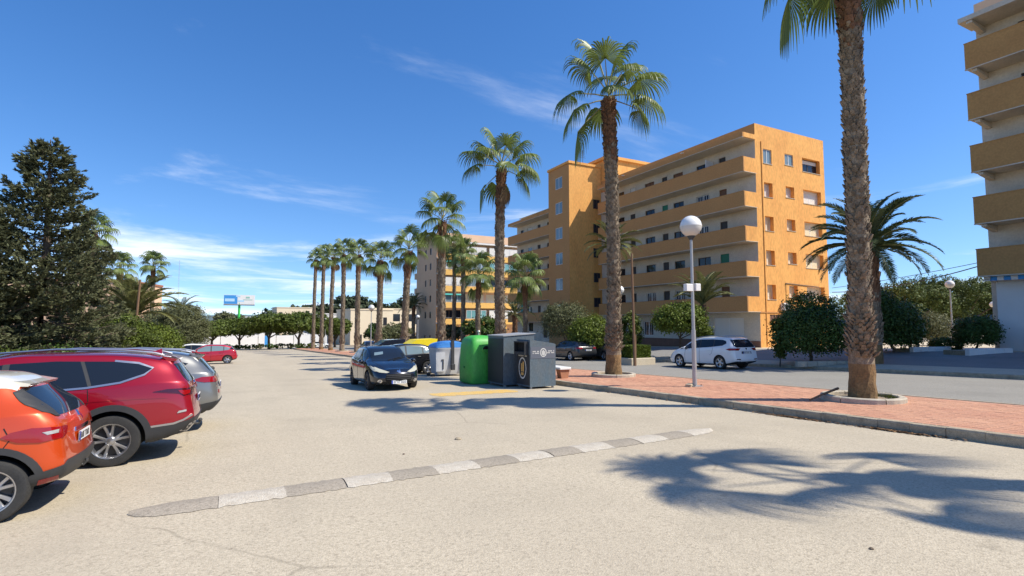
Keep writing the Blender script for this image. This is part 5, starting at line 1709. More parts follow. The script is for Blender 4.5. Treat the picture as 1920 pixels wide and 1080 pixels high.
    def plate(s, proj, z, w=.52, h=.11, y=0):
        sg = -1 if proj == 'rear' else 1
        p, d = s.hit(proj, y, z, 1)
        x = p.x + (-.018 if proj == 'rear' else .018)
        t = .006
        o = MB().box(x - t, x + t, y - w / 2, y + w / 2, z - h / 2, z + h / 2).build('number_plate', 'plate', s.root)
        MB().box(x - t + sg * .002, x + t + sg * .002, y + sg * (-w / 2 + .0) - (0 if sg > 0 else .045) + (0 if sg > 0 else 0), y + sg * (-w / 2) + (.045 if sg > 0 else 0), z - h / 2 + .002, z + h / 2 - .002).build('country_band', 'plate_blue', o)
        # illegible dark characters, as far as the photo shows them
        rr = random.Random(int(w * 100 + z * 1000 + s.c['L'] * 100))
        b = MB()
        for i in range(7):
            yy = y - w / 2 + .075 + i * (w - .1) / 7 + (.012 if i > 3 else 0)
            k = rr.randrange(3)
            xx0, xx1 = x - t + sg * .003, x + t + sg * .003
            b.box(xx0, xx1, yy, yy + .01, z - .036, z + .036)
            if k != 1: b.box(xx0, xx1, yy + .0102, yy + .042, z + .026, z + .036)
            if k != 2: b.box(xx0, xx1, yy + .032, yy + .042, z - .036, z + .0255)
            if k == 0: b.box(xx0, xx1, yy + .0102, yy + .0318, z - .036, z - .026)
        b.build('plate_lettering', 'ink', o)
WHEELS = {}
def ring_poly(cy, cz, ry, rz, n=16):
    return [(cy + ry * cos(2 * pi * i / n), cz + rz * sin(2 * pi * i / n)) for i in range(n)]
def gzp(x, y): return Vector((x, y, gz(y)))

# ---- generic pieces shared by the hatchbacks, SUVs and estates
def dress(cr, dlo, splits, rear_glass, shield, doors, glass='glass', frame='plastic_black', handles=(), handle_mat='chrome', mirror=None, mirror_mat='plastic_black'):
    """window band (dark surround + panes), windscreen, rear window, door seams, handles"""
    for sg in (1, -1):
        cr.patch('window_surround', frame, 'side', dlo, .003, sg)
    # panes: dlo clipped between splits
    for (a, e) in splits:
        bm = bmesh.new(); bm.faces.new([bm.verts.new((u, v, 0)) for u, v in dlo])
        bmesh.ops.inset_region(bm, faces=bm.faces[:], thickness=.022)
        keep = max(bm.faces, key=lambda f: f.calc_area())
        ps = [(v.co.x, v.co.y) for v in keep.verts]; bm.free()
        bm = bmesh.new(); bm.faces.new([bm.verts.new((u, v, 0)) for u, v in ps])
        bmesh.ops.bisect_plane(bm, geom=bm.verts[:] + bm.edges[:] + bm.faces[:], plane_co=(a[0], a[1], 0), plane_no=(a[2], a[3], 0), clear_outer=False, clear_inner=True)
        bmesh.ops.bisect_plane(bm, geom=bm.verts[:] + bm.edges[:] + bm.faces[:], plane_co=(e[0], e[1], 0), plane_no=(e[2], e[3], 0), clear_outer=True, clear_inner=False)
        fs = [f for f in bm.faces]
        if fs:
            poly = [(v.co.x, v.co.y) for v in fs[0].verts]
            bm.free()
            for sg in (1, -1): cr.patch('side_window', glass, 'side', poly, .007, sg)
    if rear_glass: 
        cr.patch('rear_window', glass, 'rear', rear_glass, .006)
    if shield:
        cr.patch('windscreen', glass, 'front', shield, .006)
    for pts in doors:
        for sg in (1, -1): cr.line('side', pts, sg=sg)
    for q, z in handles: cr.handle(q, z, handle_mat)
    if mirror: cr.mirror(mirror[0], mirror[1], mirror_mat)
INF = lambda s, d=1: (s, 0, d, 0)

# ---- orange crossover with a cream roof (only its tail is in the picture)
c = dict(L=4.12, w=.89, H=1.57, wb=2.606, fo=.93, r=.325, arch=.06, paint='paint_orange', rims='split', rim=.68,
    top=[(0, .80), (.5, .93), (1.1, 1.02), (1.5, 1.25), (1.95, 1.49), (2.5, 1.565), (3.2, 1.55), (3.85, 1.47), (4.12, 1.42)],
    belt=[(0, .70), (.6, .86), (1.2, .95), (2.6, 1.0), (3.4, 1.06), (4.12, 1.08)], bot=[(0, .30), (.4, .24), (.8, .22), (3.2, .22), (3.7, .27), (4.12, .36)],
    wid=[(0, .72), (.1, .83), (.3, .92), (.7, .98), (1.2, 1.0), (3.2, 1.0), (3.7, .975), (3.95, .93), (4.05, .885), (4.12, .82)],
    fb=[(.2, .12), (.45, .0), (.7, .10), (.85, .25)], rb=[(.3, .10), (.5, .0), (.72, .03), (.95, .06), (1.10, .16), (1.42, .46), (1.6, .5)], roofw=.72, tail_bulge=.05, s2=.75)
cr = Car(c, gzp(-3.41, 7.87), pi, 'orange crossover with a cream roof cut off by the left edge', k=.93)
dress(cr, [(1.5, 1.0), (2.0, 1.36), (2.5, 1.42), (3.0, 1.40), (3.3, 1.34), (3.36, 1.22), (3.2, 1.10), (2.6, 1.04)], [(INF(1.5), INF(2.4)), (INF(2.46), INF(3.4))],
      [(-.60, 1.06), (.60, 1.06), (.66, 1.13), (.56, 1.375), (-.56, 1.375), (-.66, 1.13)], [(-.62, 1.02), (.62, 1.02), (.55, 1.44), (-.55, 1.44)],
      [[(3.62, .98), (3.68, .86), (3.60, .72), (3.42, .66)]], handles=((2.95, .90), (2.0, .86)))
cr.sym('quarter_trim', 'plastic_black', 'rear', [(.57, 1.045), (.66, 1.06), (.74, 1.12), (.72, 1.20), (.64, 1.34), (.56, 1.365)], .010)
cr.patch('roof_panel', 'paint_cream', 'top', [(1.75, -.50), (1.75, .50), (1.95, .64), (2.6, .68), (3.2, .67), (3.5, .645), (3.64, .60), (3.64, -.60), (3.5, -.645), (3.2, -.67), (2.6, -.68), (1.95, -.64)], .010)
cr.arches(.065)
for sg in (1, -1):
    o = cr.patch('tail_light', 'lamp_red', 'side', [(3.60, .885), (3.68, .93), (3.84, .96), (3.98, .955), (4.08, .94), (4.08, .83), (3.92, .80), (3.74, .82)], .014, sg)
    cr.patch('reversing_lamp', 'lamp_white', 'side', [(3.93, .905), (4.05, .92), (4.05, .885), (3.97, .875)], .018, sg, parent=o)
cr.sym('tail_light', 'lamp_red', 'rear', [(.55, .93), (.70, .945), (.80, .945), (.80, .82), (.70, .82), (.60, .85)], .012)
cr.both('lower_cladding', 'plastic_black', [(3.70, .30), (3.86, .46), (4.02, .50), (4.115, .52), (4.115, .36), (3.95, .32)], .014)
cr.patch('rear_bumper', 'plastic_black', 'rear', [(-.77, .36), (.77, .36), (.78, .50), (.62, .56), (-.62, .56), (-.78, .50)], .018)
cr.both('rear_reflector', 'lamp_red', [(3.90, .345), (4.06, .375), (4.07, .425), (3.92, .40)], .019)
cr.patch('handle_trim', 'chrome', 'rear', [(-.32, .835), (.32, .835), (.30, .88), (-.30, .88)], .012)
o = cr.patch('emblem', 'chrome', 'rear', [(-.05, .985), (0, 1.05), (.05, .985), (0, .92)], .016)
cr.plate('rear', .765)
MB().prism([(-2.06 + .50, 1.40), (-2.06 + .40, 1.395), (-2.06 + .38, 1.425), (-2.06 + .56, 1.468)], 'y', -.55, .55).build('roof_spoiler', 'paint_cream', cr.root)
MB().tube([(-2.02, 0, .40), (-2.10, 0, .38), (-2.13, 0, .42), (-2.13, 0, .45)], .02, 6).build('tow_hook', 'metal_dark', cr.root)

# ---- red seven-seat SUV beside it
c = dict(L=4.77, w=.945, H=1.68, wb=2.765, fo=.96, r=.368, arch=.062, paint='paint_ruby', rims='split', rim=.67,
    top=[(0, .92), (.5, 1.02), (1.2, 1.10), (1.6, 1.30), (2.1, 1.58), (2.7, 1.67), (3.5, 1.66), (4.2, 1.60), (4.77, 1.54)],
    belt=[(0, .84), (.6, .97), (1.3, 1.04), (2.6, 1.07), (3.7, 1.12), (4.3, 1.16), (4.77, 1.16)], bot=[(0, .32), (.4, .27), (.9, .25), (3.8, .25), (4.3, .30), (4.77, .40)],
    wid=[(0, .72), (.1, .84), (.3, .93), (.7, .985), (1.2, 1.0), (3.8, 1.0), (4.3, .98), (4.55, .95), (4.68, .905), (4.77, .84)],
    fb=[(.2, .12), (.5, .0), (.8, .06), (1.0, .2)], rb=[(.4, .13), (.62, .0), (.9, .05), (1.12, .10), (1.3, .21), (1.5, .33), (1.66, .38)], roofw=.74, tail_bulge=.05, s2=.85)
cr = Car(c, gzp(-2.75, 10.32), pi, 'ruby red SUV with chrome window line beside the orange crossover', k=.965)
dlo = [(1.58, 1.10), (2.05, 1.43), (2.45, 1.52), (3.0, 1.545), (3.7, 1.52), (4.0, 1.48), (4.18, 1.41), (4.08, 1.32), (3.8, 1.22), (3.4, 1.165), (2.6, 1.12)]
dress(cr, dlo, [(INF(1.5), INF(2.42)), (INF(2.5), (3.42, 1.16, .94, .34)), ((3.47, 1.16, .94, .34), INF(4.3))],
      [(-.60, 1.17), (.60, 1.17), (.70, 1.23), (.60, 1.46), (-.60, 1.46), (-.70, 1.23)], [(-.68, 1.10), (.68, 1.10), (.58, 1.56), (-.58, 1.56)],
      [[(3.42, 1.13), (3.44, .95), (3.36, .80), (3.30, .74)], [(2.44, 1.10), (2.45, .8), (2.42, .42)]], handles=((3.18, .985), (2.2, .96)), mirror=(1.78, 1.08), mirror_mat='paint_ruby')
for sg in (1, -1):
    cr.line('side', [(1.6, 1.09), (2.6, 1.108), (3.4, 1.152), (3.8, 1.208), (4.09, 1.312), (4.19, 1.408), (4.0, 1.488), (3.7, 1.53)], .028, sg, 'chrome_strip', 'alloy', .011, cr.root)
    cr.line('side', [(3.0, .925), (3.5, .955), (4.0, .965), (4.4, .955)], .012, sg, 'crease', 'paint_ruby', .006)
    o = cr.patch('tail_light', 'lamp_dark', 'side', [(4.22, 1.055), (4.40, 1.085), (4.62, 1.085), (4.70, 1.06), (4.70, .99), (4.62, .97), (4.56, 1.01), (4.4, 1.035)], .012, sg)
    cr.patch('lamp_lens', 'lamp_red', 'side', [(4.54, 1.06), (4.69, 1.05), (4.69, 1.0), (4.62, .98), (4.57, 1.015)], .017, sg, parent=o)
cr.arches(.085)
cr.sym('tail_light', 'lamp_dark', 'rear', [(.50, 1.08), (.78, 1.085), (.80, .98), (.68, .98), (.5, 1.03)], .012)
cr.patch('light_bar', 'lamp_dark', 'rear', [(-.5, 1.045), (.5, 1.045), (.5, 1.08), (-.5, 1.08)], .011)
cr.both('lower_cladding', 'plastic_black', [(4.20, .30), (4.18, .52), (4.55, .555), (4.70, .60), (4.765, .64), (4.765, .40), (4.5, .34)], .010)
cr.both('sill_cladding', 'plastic_black', [(1.42, .27), (1.42, .40), (3.25, .40), (3.25, .27)], .010)
for sg in (1, -1): cr.line('side', [(4.20, .535), (4.5, .56), (4.62, .60), (4.74, .67)], .028, sg, 'bright_strip', 'alloy', .013, cr.root)
cr.both('rear_reflector', 'lamp_white', [(4.54, .71), (4.66, .73), (4.66, .757), (4.56, .745)], .014)
cr.patch('rear_bumper', 'plastic_black', 'rear', [(-.80, .40), (.80, .40), (.80, .62), (-.80, .62)], .012)
cr.patch('skid_plate', 'alloy', 'rear', [(-.66, .38), (.66, .38), (.70, .52), (-.70, .52)], .02)
cr.both('skid_plate', 'alloy', [(4.60, .385), (4.765, .42), (4.765, .56), (4.70, .54)], .016)
cr.plate('rear', .88)
cr.patch('emblem', 'chrome', 'rear', ring_poly(0, 1.12, .07, .035, 14), .014)
for sg in (1, -1):
    pts = [(4.77 / 2 - q, sg * .67, z) for q, z in ((1.95, 1.60), (2.2, 1.665), (3.0, 1.72), (3.8, 1.69), (4.2, 1.64), (4.32, 1.60))]
    MB().tube(pts, [.018] * 6, 6).build('roof_rail', 'alloy', cr.root, smooth=True)
MB().prism([(-2.385 + .40, 1.50), (-2.385 + .30, 1.505), (-2.385 + .28, 1.535), (-2.385 + .5, 1.588)], 'y', -.60, .60).build('roof_spoiler', 'paint_ruby', cr.root)
b = MB(); b.add([(-1.62, -.03, 1.62), (-1.85, -.03, 1.60), (-1.85, .03, 1.60), (-1.62, .03, 1.62), (-1.84, 0, 1.70)], [(0, 1, 2, 3), (0, 1, 4), (1, 2, 4), (2, 3, 4), (3, 0, 4)]); b.build('antenna_fin', 'paint_ruby', cr.root)
b = MB(); b.tube([(-2.30, 0, .42), (-2.42, 0, .42), (-2.44, 0, .46)], .022, 6); b.lathe([(0, .45), (.03, .46), (.034, .48), (.025, .50), (0, .51)], 10, c=(-2.44, 0, 0)); b.build('tow_bar', 'metal_dark', cr.root)

# ---- grey SUV in the third bay
c = dict(c, L=4.5, w=.93, H=1.65, wb=2.68, fo=.92, r=.355, paint='paint_grey', rims='five',
    top=[(0, .90), (.5, 1.0), (1.15, 1.08), (1.55, 1.28), (2.0, 1.55), (2.6, 1.64), (3.3, 1.63), (4.0, 1.57), (4.5, 1.51)],
    belt=[(0, .82), (.6, .95), (1.3, 1.02), (2.5, 1.05), (3.5, 1.10), (4.1, 1.14), (4.5, 1.14)], bot=[(0, .32), (.4, .26), (.85, .24), (3.6, .24), (4.1, .30), (4.5, .42)],
    wid=[(0, .72), (.1, .84), (.3, .93), (.7, .985), (1.1, 1.0), (3.6, 1.0), (4.1, .97), (4.3, .94), (4.42, .90), (4.5, .84)],
    rb=[(.4, .14), (.62, .0), (.9, .04), (1.1, .10), (1.3, .26), (1.5, .42), (1.62, .46)], s2=.85)
cr = Car(c, gzp(-2.36, 12.9), pi, 'silver grey SUV parked beyond the ruby red one', k=.97)
dlo = [(1.5, 1.08), (1.98, 1.42), (2.4, 1.50), (3.0, 1.51), (3.6, 1.46), (3.95, 1.36), (3.7, 1.20), (3.2, 1.13), (2.5, 1.10)]
dress(cr, dlo, [(INF(1.5), INF(2.36)), (INF(2.44), INF(3.3)), (INF(3.36), INF(4.1))], [(-.60, 1.14), (.60, 1.14), (.68, 1.19), (.58, 1.43), (-.58, 1.43), (-.68, 1.19)], [(-.66, 1.08), (.66, 1.08), (.57, 1.53), (-.57, 1.53)],
      [[(3.25, 1.12), (3.28, .85), (3.2, .7)]], handles=((3.0, .97), (2.1, .95)), mirror=(1.7, 1.06), mirror_mat='paint_grey')
cr.arches(.07)
for sg in (1, -1): cr.patch('tail_light', 'lamp_red', 'side', [(4.02, 1.03), (4.2, 1.09), (4.44, 1.09), (4.44, .98), (4.25, .98)], .012, sg)
cr.sym('tail_light', 'lamp_red', 'rear', [(.42, 1.05), (.76, 1.09), (.78, .98), (.5, .98)], .012)
cr.sym('rear_reflector', 'lamp_red', 'rear', [(.40, .80), (.62, .81), (.62, .74), (.42, .74)], .012)
cr.patch('rear_bumper', 'plastic_black', 'rear', [(-.78, .42), (.78, .42), (.80, .60), (-.80, .60)], .016)
cr.both('lower_cladding', 'plastic_black', [(4.02, .33), (4.05, .52), (4.3, .57), (4.49, .60), (4.49, .43)], .012)
cr.plate('rear', .90)
MB().prism([(-2.25 + .46, 1.47), (-2.25 + .32, 1.48), (-2.25 + .30, 1.51), (-2.25 + .55, 1.56)], 'y', -.58, .58).build('roof_spoiler', 'paint_grey', cr.root)
for sg in (1, -1):
    MB().tube([(2.25 - q, sg * .65, z) for q, z in ((1.9, 1.57), (2.2, 1.64), (3.0, 1.68), (3.8, 1.63), (4.0, 1.58))], .017, 6).build('roof_rail', 'alloy', cr.root, smooth=True)
MB().lathe([(0, -.0), (.04, .0), (.05, .05), (0, .09)], 8, 'y', (-2.1, -.5, 1.20)).build('rear_wiper_hub', 'plastic_black', cr.root)

# ---- hatchback family
def hatch(paint_, **kw):
    c = dict(L=4.2, w=.875, H=1.50, wb=2.608, fo=.87, r=.315, arch=.05, paint=paint_, rims='five', rim=.66,
        top=[(0, .74), (.4, .86), (.85, .95), (1.02, 1.0), (1.5, 1.27), (1.98, 1.465), (2.4, 1.50), (3.1, 1.48), (3.7, 1.39), (4.2, 1.33)],
        belt=[(0, .64), (.5, .80), (1.1, .90), (2.4, .93), (3.4, .98), (4.2, 1.0)], bot=[(0, .24), (.4, .20), (.8, .19), (3.3, .19), (3.8, .24), (4.2, .33)],
        wid=[(0, .66), (.08, .76), (.22, .86), (.5, .95), (1.0, .995), (1.4, 1.0), (3.3, 1.0), (3.8, .975), (4.05, .93), (4.14, .88), (4.2, .82)],
        fb=[(.15, .14), (.4, .0), (.58, .05), (.75, .22), (.9, .4)], rb=[(.3, .12), (.5, .0), (.75, .05), (.98, .14), (1.2, .32), (1.4, .48), (1.5, .52)], roofw=.73, nose_bulge=.16, s1=.75, s2=.85)
    c.update(kw); return c
H_DLO = [(1.2, .94), (1.55, 1.18), (1.95, 1.36), (2.4, 1.395), (3.0, 1.37), (3.5, 1.27), (3.72, 1.16), (3.5, 1.05), (3.0, 1.0), (2.2, .96)]
H_SPL = [(INF(1.45), INF(2.32)), (INF(2.40), INF(3.18)), (INF(3.24), INF(3.9))]
H_REAR = [(-.58, 1.02), (.58, 1.02), (.64, 1.07), (.54, 1.27), (-.54, 1.27), (-.64, 1.07)]
H_SH = [(-.66, .985), (-.3, .975), (.3, .975), (.66, .985), (.64, 1.05), (.56, 1.39), (.3, 1.415), (-.3, 1.415), (-.56, 1.39), (-.64, 1.05)]
H_DOOR = [[(2.35, .94), (2.36, .6), (2.33, .28)], [(3.2, .98), (3.12, .7), (2.98, .6)], [(1.3, .9), (1.3, .5), (1.34, .26)]]
# dark navy hatchback facing the camera
cr = Car(hatch('paint_navy', rims='multi', rimmat='alloy_dark'), gzp(5.1, 20.1), -pi / 2, 'dark navy hatchback facing the camera in the middle of the lot', name='car')
dress(cr, H_DLO, H_SPL, H_REAR, H_SH, H_DOOR, handles=((3.0, .87), (2.15, .84)), handle_mat='paint_navy', mirror=(1.42, .90), mirror_mat='paint_navy', glass='glass')
cr.sym('headlight', 'lamp_clear', 'front', [(.30, .625), (.40, .60), (.60, .62), (.70, .66), (.735, .75), (.70, .80), (.58, .735)], .010)
cr.both('headlight', 'lamp_clear', [(.22, .655), (.30, .66), (.46, .72), (.72, .835), (.60, .83), (.36, .76)], .010)
o = cr.patch('grille', 'arch_dark', 'front', [(-.42, .32), (.42, .32), (.46, .42), (.40, .565), (-.40, .565), (-.46, .42)], .006)
for z in (.39, .45, .51): cr.patch('grille_bar', 'plastic_black', 'front', [(-.41, z), (.41, z), (.41, z + .018), (-.41, z + .018)], .018, parent=o)
cr.patch('bumper_strip', 'plastic_black', 'front', [(-.66, .405), (-.46, .41), (-.46, .44), (-.66, .44)], .014)
cr.patch('bumper_strip', 'plastic_black', 'front', [(.46, .41), (.66, .405), (.66, .44), (.46, .44)], .014)
for sg in (1, -1):
    o = cr.patch('fog_lamp', 'chrome', 'front', ring_poly(sg * .60, .335, .065, .06, 14), .012)
    cr.patch('fog_lens', 'lamp_white', 'front', ring_poly(sg * .60, .335, .040, .038, 12), .018, parent=o)
o = cr.patch('emblem', 'chrome', 'front', [(-.075, .615), (-.03, .63), (-.02, .60), (.05, .59), (.075, .61), (.05, .64), (.07, .68), (.03, .70), (.0, .66), (-.03, .69), (-.05, .66)], .016)
cr.plate('front', .30)
for sg in (1, -1):
    q = [cr.hit('front', sg * .1 + k * .17, .99 + .03 * k, 1)[0] + Vector((.02, 0, .012)) for k in range(4)]
    MB().tube(q, .009, 5).build('wiper', 'arch_dark', cr.root)
    MB().tube([(2.1 - qq, sg * .62, zz) for qq, zz in ((1.95, 1.44), (2.2, 1.50), (3.0, 1.51), (3.5, 1.44))], .014, 6).build('roof_rail', 'metal_dark', cr.root, smooth=True)
for sg in (1, -1): cr.line('top', [(.25, sg * .42), (.6, sg * .56), (.98, sg * .66)], .008, name='bonnet_seam')
# dashboard clutter and rear-view mirror glints behind the windscreen: papers on the dash
p, d = cr.hit('front', -.28, 1.06, 1)
cr.patch('sunshade', 'glass_pale', 'front', [(-.50, 1.16), (-.18, 1.20), (-.14, 1.29), (-.46, 1.26)], .0075)

# black hatchback parked across behind the bins, nose to the left
cr = Car(hatch('paint_black', H=1.46), gzp(7.35, 26.3), pi, 'black hatchback half hidden behind the dark navy car and the blue-lidded bin')
dress(cr, H_DLO, H_SPL, H_REAR, H_SH, H_DOOR, handles=((3.0, .87), (2.15, .84)), handle_mat='paint_black', mirror=(1.42, .90), mirror_mat='paint_black', glass='glass_pale')
# red hatchback far down the left side
cr = Car(hatch('paint_red', L=4.15, roofw=.74), gzp(-1.55, 47.85), pi, 'red hatchback parked far down the left side of the lot')
dress(cr, H_DLO, H_SPL, H_REAR, H_SH, H_DOOR, handles=((3.0, .87), (2.15, .84)), handle_mat='paint_red', mirror=(1.42, .90), mirror_mat='paint_red', glass='glass_pale')
cr.both('tail_light', 'lamp_red', [(3.92, .78), (4.10, .84), (4.12, 1.0), (4.0, .95)], .012)
cr.both('rear_quarter_glass', 'glass', [(3.60, 1.12), (3.72, 1.25), (3.95, 1.2), (4.0, 1.06)], .009)
cr.plate('rear', .62)
# white hatchback just beyond it
cr = Car(hatch('paint_white', H=1.56, top=[(0, .80), (.4, .92), (.85, 1.0), (1.02, 1.05), (1.5, 1.33), (1.98, 1.53), (2.4, 1.56), (3.1, 1.54), (3.7, 1.45), (4.2, 1.39)]), gzp(-3.1, 52.6), pi, 'white hatchback parked just beyond the red one')
dress(cr, [(u, v + .06) for u, v in H_DLO], H_SPL, H_REAR, H_SH, H_DOOR, handles=((3.0, .9), (2.15, .87)), handle_mat='paint_white', mirror=(1.42, .95), mirror_mat='paint_white')
# ---- white people carrier on the street
c = dict(L=4.66, w=.905, H=1.66, wb=2.76, fo=.95, r=.335, arch=.05, paint='paint_white', rims='five', rim=.68,
    top=[(0, .72), (.3, .86), (.75, 1.0), (1.2, 1.22), (1.75, 1.48), (2.3, 1.62), (2.9, 1.66), (3.7, 1.64), (4.3, 1.60), (4.66, 1.55)],
    belt=[(0, .62), (.5, .84), (1.0, .95), (2.4, 1.02), (3.6, 1.08), (4.2, 1.10), (4.66, 1.10)], bot=[(0, .26), (.4, .21), (.9, .20), (3.7, .20), (4.2, .24), (4.66, .34)],
    wid=[(0, .66), (.08, .77), (.22, .88), (.5, .96), (1.0, 1.0), (3.7, 1.0), (4.2, .985), (4.5, .95), (4.59, .91), (4.66, .85)],
    fb=[(.15, .12), (.4, .0), (.6, .06), (.8, .25)], rb=[(.3, .10), (.5, .0), (.8, .05), (1.05, .08), (1.25, .17), (1.5, .34), (1.62, .38)], roofw=.76, nose_bulge=.15, s1=.7, s2=.85)
cr = Car(c, gzp(22.98, 20.66), pi / 2, 'white people carrier parked on the street behind the globe lamp post')
dlo = [(1.0, .98), (1.5, 1.24), (1.9, 1.42), (2.4, 1.50), (3.2, 1.51), (3.85, 1.48), (4.05, 1.42), (4.1, 1.30), (3.9, 1.19), (3.2, 1.12), (2.0, 1.05)]
dress(cr, dlo, [(INF(1.0), INF(1.5)), (INF(1.55), INF(2.4)), (INF(2.46), INF(3.3)), (INF(3.36), INF(4.2))], [(-.64, 1.10), (.64, 1.10), (.74, 1.16), (.66, 1.49), (-.66, 1.49), (-.74, 1.16)], [(-.68, 1.0), (.68, 1.0), (.6, 1.5), (-.6, 1.5)],
      [[(2.42, 1.04), (2.42, .7), (2.40, .3)], [(3.32, 1.10), (3.24, .8), (3.1, .7)], [(1.42, .98), (1.38, .6), (1.42, .28)]], handles=((3.05, .95), (2.15, .92)), handle_mat='paint_white', mirror=(1.5, 1.0), mirror_mat='paint_white')
for sg in (1, -1):
    cr.patch('tail_light', 'lamp_red', 'side', [(4.12, 1.0), (4.3, 1.06), (4.6, 1.06), (4.6, .95), (4.35, .94)], .012, sg)
    MB().tube([(2.33 - q, sg * .66, z) for q, z in ((1.9, 1.53), (2.3, 1.63), (3.0, 1.69), (3.8, 1.67), (4.2, 1.62))], .016, 6).build('roof_rail', 'alloy', cr.root, smooth=True)
cr.sym('tail_light', 'lamp_red', 'rear', [(.40, 1.05), (.80, 1.06), (.80, .95), (.55, .94)], .012)
cr.patch('plate_recess', 'plastic_black', 'rear', [(-.36, .78), (.36, .78), (.34, .90), (-.34, .90)], .006)
cr.plate('rear', .83)
cr.patch('emblem', 'chrome', 'rear', ring_poly(0, 1.03, .05, .045, 12), .012)
cr.patch('rear_diffuser', 'plastic_black', 'rear', [(-.66, .33), (.66, .33), (.62, .40), (-.62, .40)], .010)
cr.sym('rear_reflector', 'lamp_dark', 'rear', [(.48, .48), (.74, .50), (.74, .54), (.50, .53)], .010)
# ---- dark estate ahead of it
c = dict(L=4.75, w=.90, H=1.48, wb=2.74, fo=.95, r=.33, arch=.045, paint='paint_graphite', rims='five', rim=.68,
    top=[(0, .72), (.5, .86), (1.2, .98), (1.7, 1.24), (2.2, 1.43), (2.7, 1.48), (3.5, 1.46), (4.3, 1.40), (4.75, 1.34)],
    belt=[(0, .62), (.6, .82), (1.3, .92), (3.0, .96), (4.75, 1.0)], bot=[(0, .22), (.5, .18), (.9, .18), (3.7, .18), (4.3, .22), (4.75, .33)],
    wid=[(0, .66), (.1, .8), (.3, .92), (.7, .98), (1.2, 1.0), (3.8, 1.0), (4.3, .97), (4.6, .93), (4.75, .84)],
    fb=[(.15, .12), (.4, .0), (.6, .06), (.8, .25)], rb=[(.3, .10), (.5, .0), (.8, .05), (1.0, .12), (1.2, .36), (1.4, .6)], roofw=.73, s2=1.0)
cr = Car(c, gzp(22.98, 34.15), pi / 2, 'dark grey estate car parked on the street past the slate bin')
dress(cr, [(1.3, .95), (1.7, 1.18), (2.15, 1.36), (2.7, 1.39), (3.5, 1.37), (4.1, 1.28), (4.2, 1.2), (3.9, 1.06), (3.0, 1.0)], [(INF(1.4), INF(2.35)), (INF(2.42), INF(3.25)), (INF(3.32), INF(4.3))],
      [(-.6, 1.03), (.6, 1.03), (.66, 1.08), (.56, 1.29), (-.56, 1.29), (-.66, 1.08)], [(-.66, .97), (.66, .97), (.56, 1.39), (-.56, 1.39)], [[(2.38, .94), (2.36, .3)], [(3.28, .97), (3.1, .65)]], handles=((3.0, .87),), mirror=(1.55, .93), mirror_mat='paint_graphite')
cr.both('tail_light', 'lamp_red', [(4.25, .90), (4.45, .97), (4.66, .97), (4.66, .84), (4.4, .84)], .012)
cr.sym('tail_light', 'lamp_red', 'rear', [(.45, .95), (.76, .97), (.78, .85), (.5, .85)], .012)
cr.patch('tailgate_trim', 'chrome', 'rear', [(-.4, .86), (.4, .86), (.4, .89), (-.4, .89)], .010)
cr.plate('rear', .76)
# ---- small cars far down the street and by the blocks
for i, (px, d, pn, lab) in enumerate(((728, 74, 'paint_white', 'white car far down the street behind the palm row'), (600, 112, 'paint_white', 'white car parked at the far tip of the palm strip'),
                                      (690, 80, 'paint_black', 'black car far down the street below the cream villa'), (858, 58, 'paint_black', 'black car under the pair of thin palms'), (1128, 41, 'paint_grey', 'silver car behind the trunk of the palm beside the lamp'))):
    f = foot(px, 650, d)
    cr = Car(hatch(pn), Vector((f.x, f.y, tz(f.x, f.y))), (pi / 2, 0, pi / 2, pi / 2, pi / 2)[i], lab, 'cars far off along the street')
    for sg in (1, -1): cr.patch('side_window', 'glass', 'side', H_DLO, .006, sg, grid=.3)
    cr.patch('rear_window', 'glass', 'rear', H_REAR, .006, grid=.3)
    cr.patch('windscreen', 'glass', 'front', H_SH, .006, grid=.3)
# ------------------------------------------------------------------ bins
def circle_logo(parent, face, u, z, r, off, c0):
    """ring emblem with upright bottle-like bars, flat print on a panel"""
    pass
# slate clothes bank, small one in front
b0 = Vector((8.98, 15.76, gz(15.8)))
t = thing('clothes_bank', b0, 'small slate grey clothes bank with a round emblem nearest the camera', 'recycling bin')
Wx, Dy, Hh, Hl = 1.02, .95, 1.66, 1.50
b = MB(); b.prism([(0.0, .07), (Wx, .07), (Wx, Hl), (.93, Hl + .03), (.05, Hh), (0, Hh)], 'y', 0, Dy); b.build('body', 'bin_slate', t)
b = MB(); b.box(-.012, -.001, .03, Dy - .03, .12, 1.14); b.build('front_panel', 'bin_charcoal', t)
b = MB(); b.box(-.16, 0.0 - .001, .12, Dy - .12, 1.14, 1.24); b.box(-.16, -.001, .10, .12, 1.14, 1.56); b.box(-.16, -.001, Dy - .12, Dy - .10, 1.14, 1.56); b.box(-.17, -.001, .1, Dy - .1, 1.56, 1.6)
b.build('chute_hood', 'bin_charcoal', t)
b = MB(); b.box(-.02, -.002, .13, Dy - .13, 1.25, 1.55); b.build('chute_opening', 'arch_dark', t)
for x in (.05, Wx - .11):
    for y in (.05, Dy - .11): MB().box(x, x + .06, y, y + .06, 0, .07).build('foot', 'metal_grey', t)
MB().box(0.02, Wx - .02, -.008, -.001, 1.02, 1.42).build('label_panel', pm('label_panel', (.115, .125, .15), .6), t)
b = MB(); b.add([(.52 + .13 * cos(2 * pi * i / 28), -.012, 1.22 + .15 * sin(2 * pi * i / 28)) for i in range(28)] + [(.52 + .10 * cos(2 * pi * i / 28), -.012, 1.22 + .118 * sin(2 * pi * i / 28)) for i in range(28)], [(i, (i + 1) % 28, 28 + (i + 1) % 28, 28 + i) for i in range(28)])
b.box(.455, .495, -.0125, -.0115, 1.14, 1.28); b.box(.505, .545, -.0125, -.0115, 1.12, 1.31); b.box(.555, .59, -.0125, -.0115, 1.14, 1.27)
b.build('round_emblem', 'print_white', t, fix=False)
b = MB()
